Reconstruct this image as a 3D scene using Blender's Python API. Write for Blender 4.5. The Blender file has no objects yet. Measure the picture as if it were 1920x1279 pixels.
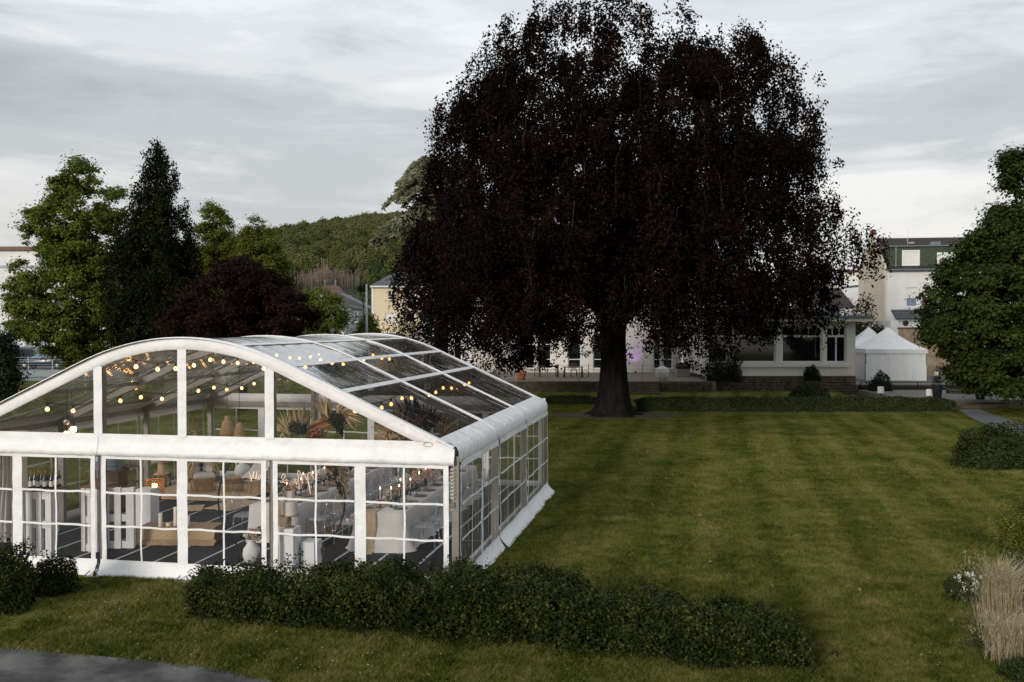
import bpy, math, random
import numpy as np
from mathutils import Vector, Matrix, Quaternion
R = math.radians
sc = bpy.context.scene
col = sc.collection
# ------------------------------------------------------------------ camera
F_PX, CXP, CYP, CAM_H, HOR = 1750.0, 960.0, 639.5, 4.5, 612.0
PITCH = math.atan((CYP - HOR) / F_PX)
cam_d = bpy.data.cameras.new("camera"); cam = bpy.data.objects.new("camera", cam_d); col.objects.link(cam)
cam_d.sensor_width = 36.0; cam_d.lens = F_PX / 1920 * 36.0; cam_d.clip_start = 0.1; cam_d.clip_end = 6000
cam.location = (0, 0, CAM_H); cam.rotation_euler = (R(90) - PITCH, 0, 0)
sc.camera = cam
# ------------------------------------------------------------------ sky
SUN_EL, SUN_AZ = R(16), R(212)     # azimuth measured clockwise from +Y: behind the camera, to the left
w = bpy.data.worlds.new("World"); sc.world = w; w.use_nodes = True
nt = w.node_tree; nt.nodes.clear()
def N(tree, t, **kw):
    n = tree.nodes.new(t)
    for k, v in kw.items():
        if k.startswith('i_'):
            n.inputs[int(k[2:]) if k[2:].isdigit() else k[2:].replace('_', ' ')].default_value = v
        else: setattr(n, k, v)
    return n
def math_(tree, op, a, b=None, c=None, clamp=False):
    n = tree.nodes.new('ShaderNodeMath'); n.operation = op; n.use_clamp = clamp
    for i, x in enumerate((a, b, c)):
        if x is None: continue
        if isinstance(x, (int, float)): n.inputs[i].default_value = x
        else: tree.links.new(x, n.inputs[i])
    return n.outputs[0]
def ramp(tree, fac, stops, interp='LINEAR'):
    n = tree.nodes.new('ShaderNodeValToRGB'); n.color_ramp.interpolation = interp
    e = n.color_ramp.elements
    while len(e) < len(stops): e.new(0.5)
    for i, (p, c) in enumerate(stops):
        e[i].position = p; e[i].color = (c, c, c, 1) if isinstance(c, (int, float)) else (*c, 1)
    tree.links.new(fac, n.inputs[0]); return n.outputs[0]
def mixc(tree, fac, a, b, mode='MIX'):
    n = tree.nodes.new('ShaderNodeMix'); n.data_type = 'RGBA'; n.blend_type = mode
    for s, x in ((n.inputs[0], fac), (n.inputs[6], a), (n.inputs[7], b)):
        if isinstance(x, (int, float)): s.default_value = x
        elif isinstance(x, tuple): s.default_value = (*x[:3], 1)
        else: tree.links.new(x, s)
    return n.outputs[2]
sky = N(nt, 'ShaderNodeTexSky', sky_type='NISHITA', sun_disc=False, sun_elevation=SUN_EL, sun_rotation=SUN_AZ)
bg1 = N(nt, 'ShaderNodeBackground'); bg1.inputs[1].default_value = 0.09
nt.links.new(sky.outputs[0], bg1.inputs[0])
tc = N(nt, 'ShaderNodeTexCoord')
sx = N(nt, 'ShaderNodeSeparateXYZ'); nt.links.new(tc.outputs['Generated'], sx.inputs[0])
zc = sx.outputs[2]
zst = math_(nt, 'MULTIPLY', zc, 4.6)
cv = N(nt, 'ShaderNodeCombineXYZ')
nt.links.new(math_(nt, 'ADD', sx.outputs[0], 3.7), cv.inputs[0]); nt.links.new(math_(nt, 'ADD', sx.outputs[1], 0.4), cv.inputs[1]); nt.links.new(zst, cv.inputs[2])
n1 = N(nt, 'ShaderNodeTexNoise', i_Scale=1.9, i_Detail=7.0, i_Roughness=0.52, i_Distortion=0.35); nt.links.new(cv.outputs[0], n1.inputs['Vector'])
n2 = N(nt, 'ShaderNodeTexNoise', i_Scale=5.5, i_Detail=9.0, i_Roughness=0.6, i_Distortion=0.5); nt.links.new(cv.outputs[0], n2.inputs['Vector'])
band = ramp(nt, zc, [(0.0, 0.40), (0.06, 0.45), (0.115, 0.42), (0.165, 0.56), (0.215, 0.60), (0.27, 0.45), (0.33, 0.38), (0.6, 0.48), (1.0, 0.48)], 'EASE')
dens = math_(nt, 'ADD', math_(nt, 'ADD', math_(nt, 'MULTIPLY', n1.outputs[0], 1.25), math_(nt, 'MULTIPLY', n2.outputs[0], 0.62)), math_(nt, 'MULTIPLY', band, 1.3))
dark = ramp(nt, math_(nt, 'MULTIPLY', dens, 0.5), [(0.66, 0.0), (0.735, 0.30), (0.83, 0.72), (1.0, 1.0)], 'EASE')
bright = ramp(nt, zc, [(0.0, (0.66, 0.63, 0.59)), (0.12, (0.70, 0.685, 0.66)), (0.2, (0.73, 0.74, 0.745)), (0.34, (0.68, 0.71, 0.74)), (1.0, (0.66, 0.69, 0.73))])
ccol = mixc(nt, dark, bright, (0.345, 0.37, 0.39))
bg2 = N(nt, 'ShaderNodeBackground'); bg2.inputs[1].default_value = 1.1; nt.links.new(ccol, bg2.inputs[0])
mx = N(nt, 'ShaderNodeMixShader'); mx.inputs[0].default_value = 0.93
nt.links.new(bg1.outputs[0], mx.inputs[1]); nt.links.new(bg2.outputs[0], mx.inputs[2])
wo = N(nt, 'ShaderNodeOutputWorld'); nt.links.new(mx.outputs[0], wo.inputs[0])
# ------------------------------------------------------------------ sun
sd = bpy.data.lights.new("sun", 'SUN'); sd.energy = 2.0; sd.angle = R(14); sd.color = (1.0, 0.93, 0.84)
sun = bpy.data.objects.new("sun", sd); col.objects.link(sun)
sdir = Vector((math.sin(SUN_AZ) * math.cos(SUN_EL), math.cos(SUN_AZ) * math.cos(SUN_EL), math.sin(SUN_EL)))
sun.rotation_euler = sdir.to_track_quat('Z', 'Y').to_euler(); sun.location = sdir * 60
vs = sc.view_settings
vs.view_transform = 'Standard'; vs.look = 'None'; vs.exposure = 0.28; vs.gamma = 1.0; vs.use_curve_mapping = False
cy = sc.cycles
cy.use_denoising = True; cy.denoiser = 'OPENIMAGEDENOISE'
try: cy.denoising_prefilter = 'NONE'
except Exception: pass
cy.max_bounces = 7; cy.diffuse_bounces = 3; cy.glossy_bounces = 3; cy.transmission_bounces = 4; cy.transparent_max_bounces = 32
cy.sample_clamp_indirect = 2.0; cy.caustics_reflective = False; cy.caustics_refractive = False
# ------------------------------------------------------------------ helpers
FW = np.array([0, math.cos(PITCH), -math.sin(PITCH)]); UP = np.array([0, math.sin(PITCH), math.cos(PITCH)])
def ray(u, v): return FW + np.array([(u - CXP) / F_PX, 0, 0]) + UP * (-(v - CYP) / F_PX)
def G(u, v, z=0.0):
    d = ray(u, v); t = (z - CAM_H) / d[2]; return Vector((d[0] * t, d[1] * t, z))
def P(u, v, Y):
    d = ray(u, v); t = Y / d[1]; return Vector((d[0] * t, Y, CAM_H + d[2] * t))
def tag(o, label=None, cat=None, group=None, kind=None):
    if label: o['label'] = label
    if cat: o['category'] = cat
    if group: o['group'] = group
    if kind: o['kind'] = kind
    return o
def thing(name, label, cat, loc=(0, 0, 0), rz=0.0, group=None):
    o = bpy.data.objects.new(name, None); col.objects.link(o); o.empty_display_size = 0.2
    o.location = loc; o.rotation_euler = (0, 0, rz)
    return tag(o, label, cat, group)
def kids(o): return [c for c in KIDS.get(o.name, [])]
KIDS = {}
def link(o, parent=None):
    col.objects.link(o)
    if parent is not None:
        o.parent = parent; KIDS.setdefault(parent.name, []).append(o)
    return o
def dup(o, loc=None, rz=None, label=None, group=None, parent=None, scale=None):
    c = o.copy(); link(c, parent)
    if loc is not None: c.location = loc
    if rz is not None: c.rotation_euler = (0, 0, rz)
    if scale is not None: c.scale = (scale,) * 3 if isinstance(scale, (int, float)) else scale
    if label: c['label'] = label
    if group: c['group'] = group
    for k in kids(o): dup(k, parent=c)
    return c
class MB:
    def __init__(s): s.v = []; s.f = []
    def add(s, vs, fs):
        b = len(s.v); s.v.extend([tuple(map(float, p)) for p in vs]); s.f.extend([tuple(b + i for i in f) for f in fs]); return s
    def box(s, x0, x1, y0, y1, z0, z1):
        return s.add([(x0, y0, z0), (x1, y0, z0), (x1, y1, z0), (x0, y1, z0), (x0, y0, z1), (x1, y0, z1), (x1, y1, z1), (x0, y1, z1)],
                     [(0, 3, 2, 1), (4, 5, 6, 7), (0, 1, 5, 4), (1, 2, 6, 5), (2, 3, 7, 6), (3, 0, 4, 7)])
    def bbox(s, x0, x1, y0, y1, z0, z1, b=0.02):      # box with chamfered vertical and top edges
        pts = [(x0 + b, y0), (x1 - b, y0), (x1, y0 + b), (x1, y1 - b), (x1 - b, y1), (x0 + b, y1), (x0, y1 - b), (x0, y0 + b)]
        cx, cyy = (x0 + x1) / 2, (y0 + y1) / 2
        ins = [(p[0] + (b if p[0] < cx else -b) * .6, p[1] + (b if p[1] < cyy else -b) * .6) for p in pts]
        vs_ = [(p[0], p[1], z0) for p in pts] + [(p[0], p[1], z1 - b) for p in pts] + [(p[0], p[1], z1) for p in ins]
        fs = [tuple(range(7, -1, -1)), tuple(range(16, 24))]
        for i in range(8):
            j = (i + 1) % 8; fs += [(i, j, 8 + j, 8 + i), (8 + i, 8 + j, 16 + j, 16 + i)]
        return s.add(vs_, fs)
    def bar(s, p, q, w, h=None, up=(0, 0, 1)):
        p, q = Vector(p), Vector(q); h = h or w; d = (q - p).normalized(); u = Vector(up)
        if abs(d.dot(u)) > .98: u = Vector((1, 0, 0))
        a = d.cross(u).normalized(); b = a.cross(d).normalized(); a *= w / 2; b *= h / 2
        return s.add([p - a - b, p + a - b, p + a + b, p - a + b, q - a - b, q + a - b, q + a + b, q - a + b],
                     [(0, 1, 2, 3), (7, 6, 5, 4), (0, 4, 5, 1), (1, 5, 6, 2), (2, 6, 7, 3), (3, 7, 4, 0)])
    def tube(s, pts, r, n=8, cap=True):
        pts = [Vector(p) for p in pts]; m = len(pts)
        rr = r if isinstance(r, (list, tuple)) else [r] * m
        vs_, fs = [], []; ref = None
        for i, p in enumerate(pts):
            d = (pts[min(i + 1, m - 1)] - pts[max(i - 1, 0)])
            d = d.normalized() if d.length > 1e-9 else Vector((0, 0, 1))
            if ref is None: ref = Vector((1, 0, 0)) if abs(d.x) < .9 else Vector((0, 1, 0))
            a = ref - d * ref.dot(d)
            if a.length < 1e-5: a = Vector((0, 1, 0)) - d * d.y
            a.normalize(); ref = a; b = d.cross(a)
            for k in range(n):
                t = 2 * math.pi * k / n; vs_.append(p + (a * math.cos(t) + b * math.sin(t)) * rr[i])
        for i in range(m - 1):
            for k in range(n):
                k2 = (k + 1) % n; fs.append((i * n + k, i * n + k2, (i + 1) * n + k2, (i + 1) * n + k))
        if cap: fs += [tuple(range(n - 1, -1, -1)), tuple((m - 1) * n + k for k in range(n))]
        return s.add(vs_, fs)
    def lathe(s, c, prof, n=16, sx=1.0, sy=1.0):
        vs_, fs = [], []; m = len(prof)
        for (r, z) in prof:
            for k in range(n):
                t = 2 * math.pi * k / n; vs_.append((c[0] + r * math.cos(t) * sx, c[1] + r * math.sin(t) * sy, c[2] + z))
        for i in range(m - 1):
            for k in range(n):
                k2 = (k + 1) % n; fs.append((i * n + k, i * n + k2, (i + 1) * n + k2, (i + 1) * n + k))
        if prof[0][0] > 1e-4: fs.append(tuple(range(n - 1, -1, -1)))
        if prof[-1][0] > 1e-4: fs.append(tuple((m - 1) * n + k for k in range(n)))
        return s.add(vs_, fs)
    def ball(s, c, r, n=12, sz=1.0):
        m = max(5, n // 2 + 1)
        return s.lathe(c, [(r * math.sin(math.pi * i / (m - 1)) + 1e-5, -r * sz * math.cos(math.pi * i / (m - 1))) for i in range(m)], n)
    def grid(s, fn, us, vs2):
        nu, nv = len(us), len(vs2)
        return s.add([fn(a, b) for a in us for b in vs2], [(i * nv + j, (i + 1) * nv + j, (i + 1) * nv + j + 1, i * nv + j + 1) for i in range(nu - 1) for j in range(nv - 1)])
    def poly(s, pts): return s.add(pts, [tuple(range(len(pts)))])
    def prism(s, poly, d):                            # poly: 3D points, d: extrusion vector
        n = len(poly); d = Vector(d)
        return s.add([Vector(p) for p in poly] + [Vector(p) + d for p in poly], [tuple(range(n - 1, -1, -1)), tuple(range(n, 2 * n))] + [(i, (i + 1) % n, n + (i + 1) % n, n + i) for i in range(n)])
    def facade(s, x0, x1, z0, z1, ops, y=0.0, d=0.2):  # wall skin with openings (x0,x1,z0,z1) and their reveals
        xs = sorted({x0, x1, *[o[0] for o in ops], *[o[1] for o in ops]}); zs = sorted({z0, z1, *[o[2] for o in ops], *[o[3] for o in ops]})
        for i in range(len(xs) - 1):
            for j in range(len(zs) - 1):
                cx, cz = (xs[i] + xs[i + 1]) / 2, (zs[j] + zs[j + 1]) / 2
                if not any(o[0] < cx < o[1] and o[2] < cz < o[3] for o in ops):
                    s.poly([(xs[i], y, zs[j]), (xs[i + 1], y, zs[j]), (xs[i + 1], y, zs[j + 1]), (xs[i], y, zs[j + 1])])
        for a, b, c, e in ops:
            s.poly([(a, y, c), (a, y, e), (a, y + d, e), (a, y + d, c)]); s.poly([(b, y, e), (b, y, c), (b, y + d, c), (b, y + d, e)])
            s.poly([(a, y, e), (b, y, e), (b, y + d, e), (a, y + d, e)]); s.poly([(b, y, c), (a, y, c), (a, y + d, c), (b, y + d, c)])
        return s
    def build(s, name, mat, parent=None, smooth=False, loc=None):
        me = bpy.data.meshes.new(name); me.from_pydata(s.v, [], s.f)
        if smooth: me.polygons.foreach_set('use_smooth', [True] * len(me.polygons))
        me.materials.append(mat); me.update()
        o = bpy.data.objects.new(name, me); link(o, parent)
        if loc is not None: o.location = loc
        return o
def mesh_of(name, me, parent=None, loc=None):
    o = bpy.data.objects.new(name, me); link(o, parent)
    if loc is not None: o.location = loc
    return o
def structure(o): o['kind'] = 'structure'; return o
def np_mesh(name, V, nper, mat):                      # V (N*nper,3): N separate polygons with nper corners
    n = len(V) // nper; me = bpy.data.meshes.new(name)
    me.vertices.add(len(V)); me.vertices.foreach_set('co', V.astype(np.float32).ravel())
    me.loops.add(n * nper); me.loops.foreach_set('vertex_index', np.arange(n * nper, dtype=np.int32))
    me.polygons.add(n); me.polygons.foreach_set('loop_start', np.arange(0, n * nper, nper, dtype=np.int32))
    try: me.polygons.foreach_set('loop_total', np.full(n, nper, dtype=np.int32))
    except Exception: pass
    me.materials.append(mat); me.update(calc_edges=True); me.validate(); return me
def unit(a): return a / np.maximum(np.linalg.norm(a, axis=-1, keepdims=True), 1e-9)
def leaf_mesh(name, pts, nrm, axis, size, mat, wid=0.6, rng=None):
    """rhombic leaves, one quad each, slightly folded off the plane"""
    n = unit(nrm); a = unit(axis - n * np.sum(axis * n, 1, keepdims=True)); b = np.cross(n, a)
    s = size[:, None] * .5
    V = np.empty((len(pts), 4, 3)); V[:, 0] = pts - a * s; V[:, 1] = pts + b * s * wid - a * s * .1 + n * s * .18; V[:, 2] = pts + a * s; V[:, 3] = pts - b * s * wid - a * s * .1 + n * s * .18
    return np_mesh(name, V.reshape(-1, 3), 4, mat)
def _h(i, j, k, seed):
    x = (i * 374761393 + j * 668265263 + k * 1274126177 + seed * 974634777) & 0xffffffff
    x = ((x ^ (x >> 13)) * 1274126177) & 0xffffffff
    return ((x ^ (x >> 16)) & 0xffff) / 65535.0
def vnoise(p, seed=0):
    p = np.asarray(p, dtype=np.float64); i = np.floor(p).astype(np.int64); f = p - i; f = f * f * (3 - 2 * f)
    r = 0
    for dx in (0, 1):
        for dy in (0, 1):
            for dz in (0, 1):
                wt = (f[:, 0] if dx else 1 - f[:, 0]) * (f[:, 1] if dy else 1 - f[:, 1]) * (f[:, 2] if dz else 1 - f[:, 2])
                r = r + wt * _h(i[:, 0] + dx, i[:, 1] + dy, i[:, 2] + dz, seed)
    return r
def jit(rng, n, s): return rng.normal(0, s, (n, 3))
ORD = ['first', 'second', 'third', 'fourth', 'fifth', 'sixth', 'seventh', 'eighth', 'ninth', 'tenth', 'eleventh', 'twelfth', 'thirteenth', 'fourteenth', 'fifteenth', 'sixteenth']
# ------------------------------------------------------------------ materials
def M(name, c, rough=.6, c2=None, scale=4.0, detail=4.0, bump=0.0, bscale=30.0, metal=0.0, spec=0.4, pos='Object', stretch=None, lo=.35, hi=.65, bdist=0.01):
    m = bpy.data.materials.new(name); m.use_nodes = True; t = m.node_tree; b = t.nodes['Principled BSDF']
    b.inputs['Roughness'].default_value = rough; b.inputs['Metallic'].default_value = metal; b.inputs['Specular IOR Level'].default_value = spec
    if c2 is None: c2 = tuple(x * .82 for x in c)
    if pos == 'World': v = N(t, 'ShaderNodeNewGeometry').outputs['Position']
    else: v = N(t, 'ShaderNodeTexCoord').outputs['Object']
    if stretch:
        mp = N(t, 'ShaderNodeMapping'); mp.inputs['Scale'].default_value = stretch; t.links.new(v, mp.inputs[0]); v = mp.outputs[0]
    n = N(t, 'ShaderNodeTexNoise', i_Scale=scale, i_Detail=detail, i_Roughness=.6); t.links.new(v, n.inputs['Vector'])
    t.links.new(ramp(t, n.outputs[0], [(lo, c), (hi, c2)]), b.inputs['Base Color'])
    if bump:
        n2 = N(t, 'ShaderNodeTexNoise', i_Scale=bscale, i_Detail=5.0); t.links.new(v, n2.inputs['Vector'])
        bp = N(t, 'ShaderNodeBump', i_Strength=bump, i_Distance=bdist); t.links.new(n2.outputs[0], bp.inputs['Height']); t.links.new(bp.outputs[0], b.inputs['Normal'])
    return m
def emit(name, c, s):
    m = bpy.data.materials.new(name); m.use_nodes = True; t = m.node_tree; t.nodes.clear()
    e = N(t, 'ShaderNodeEmission'); e.inputs[0].default_value = (*c, 1); e.inputs[1].default_value = s
    o = N(t, 'ShaderNodeOutputMaterial'); t.links.new(e.outputs[0], o.inputs[0]); return m
def leafmat(name, c, c2, c3=None, trans=.25, rough=.55, spec=.15, tscale=.6, inst=False):
    m = bpy.data.materials.new(name); m.use_nodes = True; t = m.node_tree; b = t.nodes['Principled BSDF']
    g = N(t, 'ShaderNodeNewGeometry')
    nz = N(t, 'ShaderNodeTexNoise', i_Scale=tscale, i_Detail=3.0); t.links.new(g.outputs['Position'], nz.inputs['Vector'])
    f = math_(t, 'ADD', math_(t, 'MULTIPLY', g.outputs['Random Per Island'], .55), math_(t, 'SUBTRACT', nz.outputs[0], .27))
    if inst: f = math_(t, 'ADD', math_(t, 'ADD', math_(t, 'MULTIPLY', N(t, 'ShaderNodeObjectInfo').outputs['Random'], .55), math_(t, 'MULTIPLY', g.outputs['Random Per Island'], .2)), math_(t, 'SUBTRACT', nz.outputs[0], .32))
    stops = [(.1, c), (.62, c2)] + ([(.97, c3)] if c3 else [])
    cc = ramp(t, f, stops); t.links.new(cc, b.inputs['Base Color'])
    b.inputs['Roughness'].default_value = rough; b.inputs['Specular IOR Level'].default_value = spec
    tr = N(t, 'ShaderNodeBsdfTranslucent'); t.links.new(cc, tr.inputs[0])
    ms = N(t, 'ShaderNodeMixShader'); ms.inputs[0].default_value = trans
    t.links.new(b.outputs[0], ms.inputs[1]); t.links.new(tr.outputs[0], ms.inputs[2]); t.links.new(ms.outputs[0], t.nodes['Material Output'].inputs[0])
    return m
def film(name, tint=.93, f0=.05, f1=.8, dust=.03,  rough=.06, wr=(1, 1, 1), bump=.25, bscale=6.0, dcol=(.8, .82, .84), pw=3.6, det=4.0):
    m = bpy.data.materials.new(name); m.use_nodes = True; t = m.node_tree; t.nodes.clear()
    tp = N(t, 'ShaderNodeBsdfTransparent'); tp.inputs[0].default_value = (tint, tint, tint * 1.005, 1)
    gl = N(t, 'ShaderNodeBsdfGlossy'); gl.inputs['Roughness'].default_value = rough; gl.inputs[0].default_value = (.95, .95, .95, 1)
    lw = N(t, 'ShaderNodeLayerWeight', i_Blend=.5)
    f = math_(t, 'ADD', math_(t, 'MULTIPLY', math_(t, 'POWER', lw.outputs['Facing'], pw), f1), f0, clamp=True)
    v = N(t, 'ShaderNodeTexCoord').outputs['Object']
    mp = N(t, 'ShaderNodeMapping'); mp.inputs['Scale'].default_value = wr; t.links.new(v, mp.inputs[0])
    nz = N(t, 'ShaderNodeTexNoise', i_Scale=bscale, i_Detail=det, i_Distortion=.1 * det); t.links.new(mp.outputs[0], nz.inputs['Vector'])
    bp = N(t, 'ShaderNodeBump', i_Strength=bump, i_Distance=.02); t.links.new(nz.outputs[0], bp.inputs['Height']); t.links.new(bp.outputs[0], gl.inputs['Normal'])
    m1 = N(t, 'ShaderNodeMixShader'); t.links.new(f, m1.inputs[0]); t.links.new(tp.outputs[0], m1.inputs[1]); t.links.new(gl.outputs[0], m1.inputs[2])
    df = N(t, 'ShaderNodeBsdfDiffuse'); df.inputs[0].default_value = (*dcol, 1)
    m2 = N(t, 'ShaderNodeMixShader'); t.links.new(m1.outputs[0], m2.inputs[1]); t.links.new(df.outputs[0], m2.inputs[2])
    dn = N(t, 'ShaderNodeTexNoise', i_Scale=2.0, i_Detail=6.0); t.links.new(mp.outputs[0], dn.inputs['Vector'])
    t.links.new(math_(t, 'MULTIPLY', ramp(t, dn.outputs[0], [(.3, .3), (.75, 1.6)]), dust), m2.inputs[0])
    o = N(t, 'ShaderNodeOutputMaterial'); t.links.new(m2.outputs[0], o.inputs[0]); return m
MAT = {}
MAT['membrane'] = M('white_membrane', (.82, .82, .82), .5, (.74, .74, .74), 1.3, detail=8, bump=.7, bscale=4.0, bdist=.05, spec=.3)
MAT['alu'] = M('aluminium_profile', (.25, .23, .20), .45, (.20, .185, .16), 3.0, metal=.3)
MAT['steel'] = M('galvanised_steel', (.35, .36, .37), .45, metal=.6)
MAT['film'] = film('clear_wall_film', .95, .04, .6, .014, .05, (1, 1, .35), .42, 6.0)
MAT['filmfold'] = film('creased_clear_film', .93, .05, .7, .05, .07, (3.5, 3.5, .12), .6, 9.0)
MAT['roof_film'] = film('clear_roof_film', .95, .05, 1.0, .015, .05, (.16, 2.2, .16), .55, 5.0, pw=2.3, det=1.2)
MAT['acrylic'] = film('clear_acrylic', .88, .08, .85, .15, .08, (1, 1, 1), .1, 9.0, (.6, .62, .68))
MAT['floor'] = M('anthracite_floor_board', (.013, .014, .016), .65, (.020, .021, .024), 3.0, bump=.1, spec=.15)
MAT['strip'] = M('pale_joint_strip', (.55, .55, .54), .6)
MAT['linen'] = M('ivory_linen', (.60, .57, .54), .9, (.54, .515, .49), 6.0, bump=.25, bscale=90.0)
MAT['runner'] = M('sand_gauze', (.46, .34, .22), .95, (.38, .28, .18), 9.0, bump=.3, bscale=60)
MAT['jute'] = M('woven_jute', (.56, .40, .24), .95, (.42, .29, .17), 18.0, bump=.8, bscale=70, stretch=(1, 1, 3))
MAT['jute_dark'] = M('dark_woven_jute', (.36, .24, .14), .95, (.26, .17, .10), 18.0, bump=.8, bscale=70)
MAT['rattan'] = M('rattan_cane', (.50, .33, .17), .7, (.36, .22, .10), 25.0, bump=.6, bscale=60)
MAT['white_wood'] = M('white_painted_wood', (.72, .71, .69), .6, (.62, .61, .59), 6.0, bump=.2, stretch=(4, 4, .6))
MAT['white_paint'] = M('white_paint', (.74, .74, .72), .5, (.68, .68, .66), 1.5)
MAT['brown_wood'] = M('brown_wood', (.16, .085, .045), .6, (.10, .055, .03), 6.0, stretch=(1, 6, 6))
MAT['ceramic'] = M('white_ceramic', (.74, .72, .69), .4, (.66, .64, .61), 8.0, bump=.15)
MAT['black'] = M('black_metal', (.012, .012, .012), .4)
MAT['darkglass'] = M('black_glass', (.012, .010, .010), .1, spec=.6)
MAT['pewter'] = M('pewter_plate', (.26, .24, .23), .35, metal=.3)
MAT['candle'] = M('candle_wax', (.75, .68, .58), .5)
MAT['flame'] = emit('candle_flame', (1.0, .62, .26), 9.0)
def bulbmat(name, c, core, rim):
    m = bpy.data.materials.new(name); m.use_nodes = True; t = m.node_tree; t.nodes.clear()
    lw = N(t, 'ShaderNodeLayerWeight', i_Blend=.5); f = math_(t, 'POWER', math_(t, 'SUBTRACT', 1.0, lw.outputs['Facing']), 2.5)
    e = N(t, 'ShaderNodeEmission'); e.inputs[0].default_value = (*c, 1); t.links.new(math_(t, 'ADD', math_(t, 'MULTIPLY', f, core), rim), e.inputs[1])
    o = N(t, 'ShaderNodeOutputMaterial'); t.links.new(e.outputs[0], o.inputs[0]); return m
MAT['bulb'] = bulbmat('warm_bulb', (1.0, .50, .17), 7.0, .9)
MAT['neon'] = emit('warm_neon_tube', (1.0, .68, .45), 1.1)
MAT['glow'] = emit('lamp_glow', (1.0, .50, .15), 24.0)
MAT['rope'] = M('black_cable', (.015, .014, .013), .7)
MAT['sheep'] = M('cream_fleece', (.68, .62, .57), .95, (.58, .52, .48), 14, bump=.9, bscale=30)
MAT['glass'] = M('dark_window_glass', (.008, .010, .010), .06, spec=.6)
MAT['bluepane'] = M('painted_sky_window_glass', (.16, .22, .29), .08, spec=.6)  # sky reflection put into the glass as a pale blue base colour
MAT['render_white'] = M('white_render', (.76, .76, .75), .85, (.66, .65, .64), .5, bump=.2, bscale=25)
MAT['render_yellow'] = M('yellow_render', (.72, .60, .42), .85, (.66, .545, .37), .4)
MAT['render_cream'] = M('cream_render', (.78, .76, .71), .85, (.64, .61, .55), .4, bump=.2)
MAT['render_gable'] = M('gable_render', (.66, .585, .47), .85, (.58, .51, .41), .3, bump=.2)
MAT['render_warm'] = M('warm_white_render', (.74, .70, .66), .85, (.68, .64, .60), .4)
MAT['slate'] = M('slate_roof', (.075, .08, .09), .5, (.045, .05, .058), 3.0, bump=.5, bscale=9, stretch=(1, 1, 4))
MAT['tile'] = M('brown_roof_tile', (.055, .042, .037), .65, (.035, .027, .025), 5.0)
MAT['redtile'] = M('red_brown_roof_tile', (.14, .075, .06), .7, (.10, .055, .045), 3.0)
MAT['shingle'] = M('green_shingle', (.055, .075, .045), .7, (.035, .05, .03), 5.0, bump=.4, bscale=20)
MAT['brick'] = M('orange_brick', (.34, .16, .09), .8, (.25, .11, .06), 6)
MAT['stone'] = M('sandstone', (.115, .09, .06), .85, (.06, .048, .034), 2.4, bump=.6, bscale=14, pos='World')
MAT['mortar'] = M('dark_mortar', (.035, .03, .024), .95)
MAT['oldwall'] = M('stained_plaster', (.38, .29, .20), .9, (.20, .13, .085), 1.1, detail=8, bump=.5, bscale=9, lo=.42, hi=.68)
MAT['zinc'] = M('blue_grey_zinc', (.17, .21, .23), .4, metal=.3)
MAT['bark'] = M('grey_bark', (.020, .018, .015), .95, (.007, .006, .005), 5.0, bump=1.0, spec=.05, bscale=9, stretch=(1, 1, .25), bdist=.05)
MAT['barklight'] = M('pale_twig_bark', (.05, .034, .024), .9)
MAT['soil'] = M('bare_soil', (.03, .024, .017), .95, bump=.6, bscale=12)
MAT['asphalt'] = M('worn_asphalt', (.050, .050, .051), .9, (.16, .157, .15), 1.0, detail=9, bump=.6, bscale=60, pos='World', lo=.44, hi=.66, spec=.1)
MAT['paving'] = M('grey_paving', (.15, .155, .165), .8, (.11, .115, .12), 3, bump=.3)
MAT['gravel'] = M('pale_gravel', (.20, .195, .18), .95, (.09, .09, .075), 5.0, detail=9, bump=1.0, bscale=30)
MAT['terracotta'] = M('orange_terracotta', (.42, .13, .05), .7, (.33, .10, .04), 5)
MAT['paper'] = M('white_paper_lantern', (.74, .73, .70), .7)
MAT['deck'] = M('terrace_boards', (.20, .16, .12), .8, (.14, .11, .085), 4)
MAT['anth'] = M('anthracite_planter', (.016, .018, .020), .5)
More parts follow.
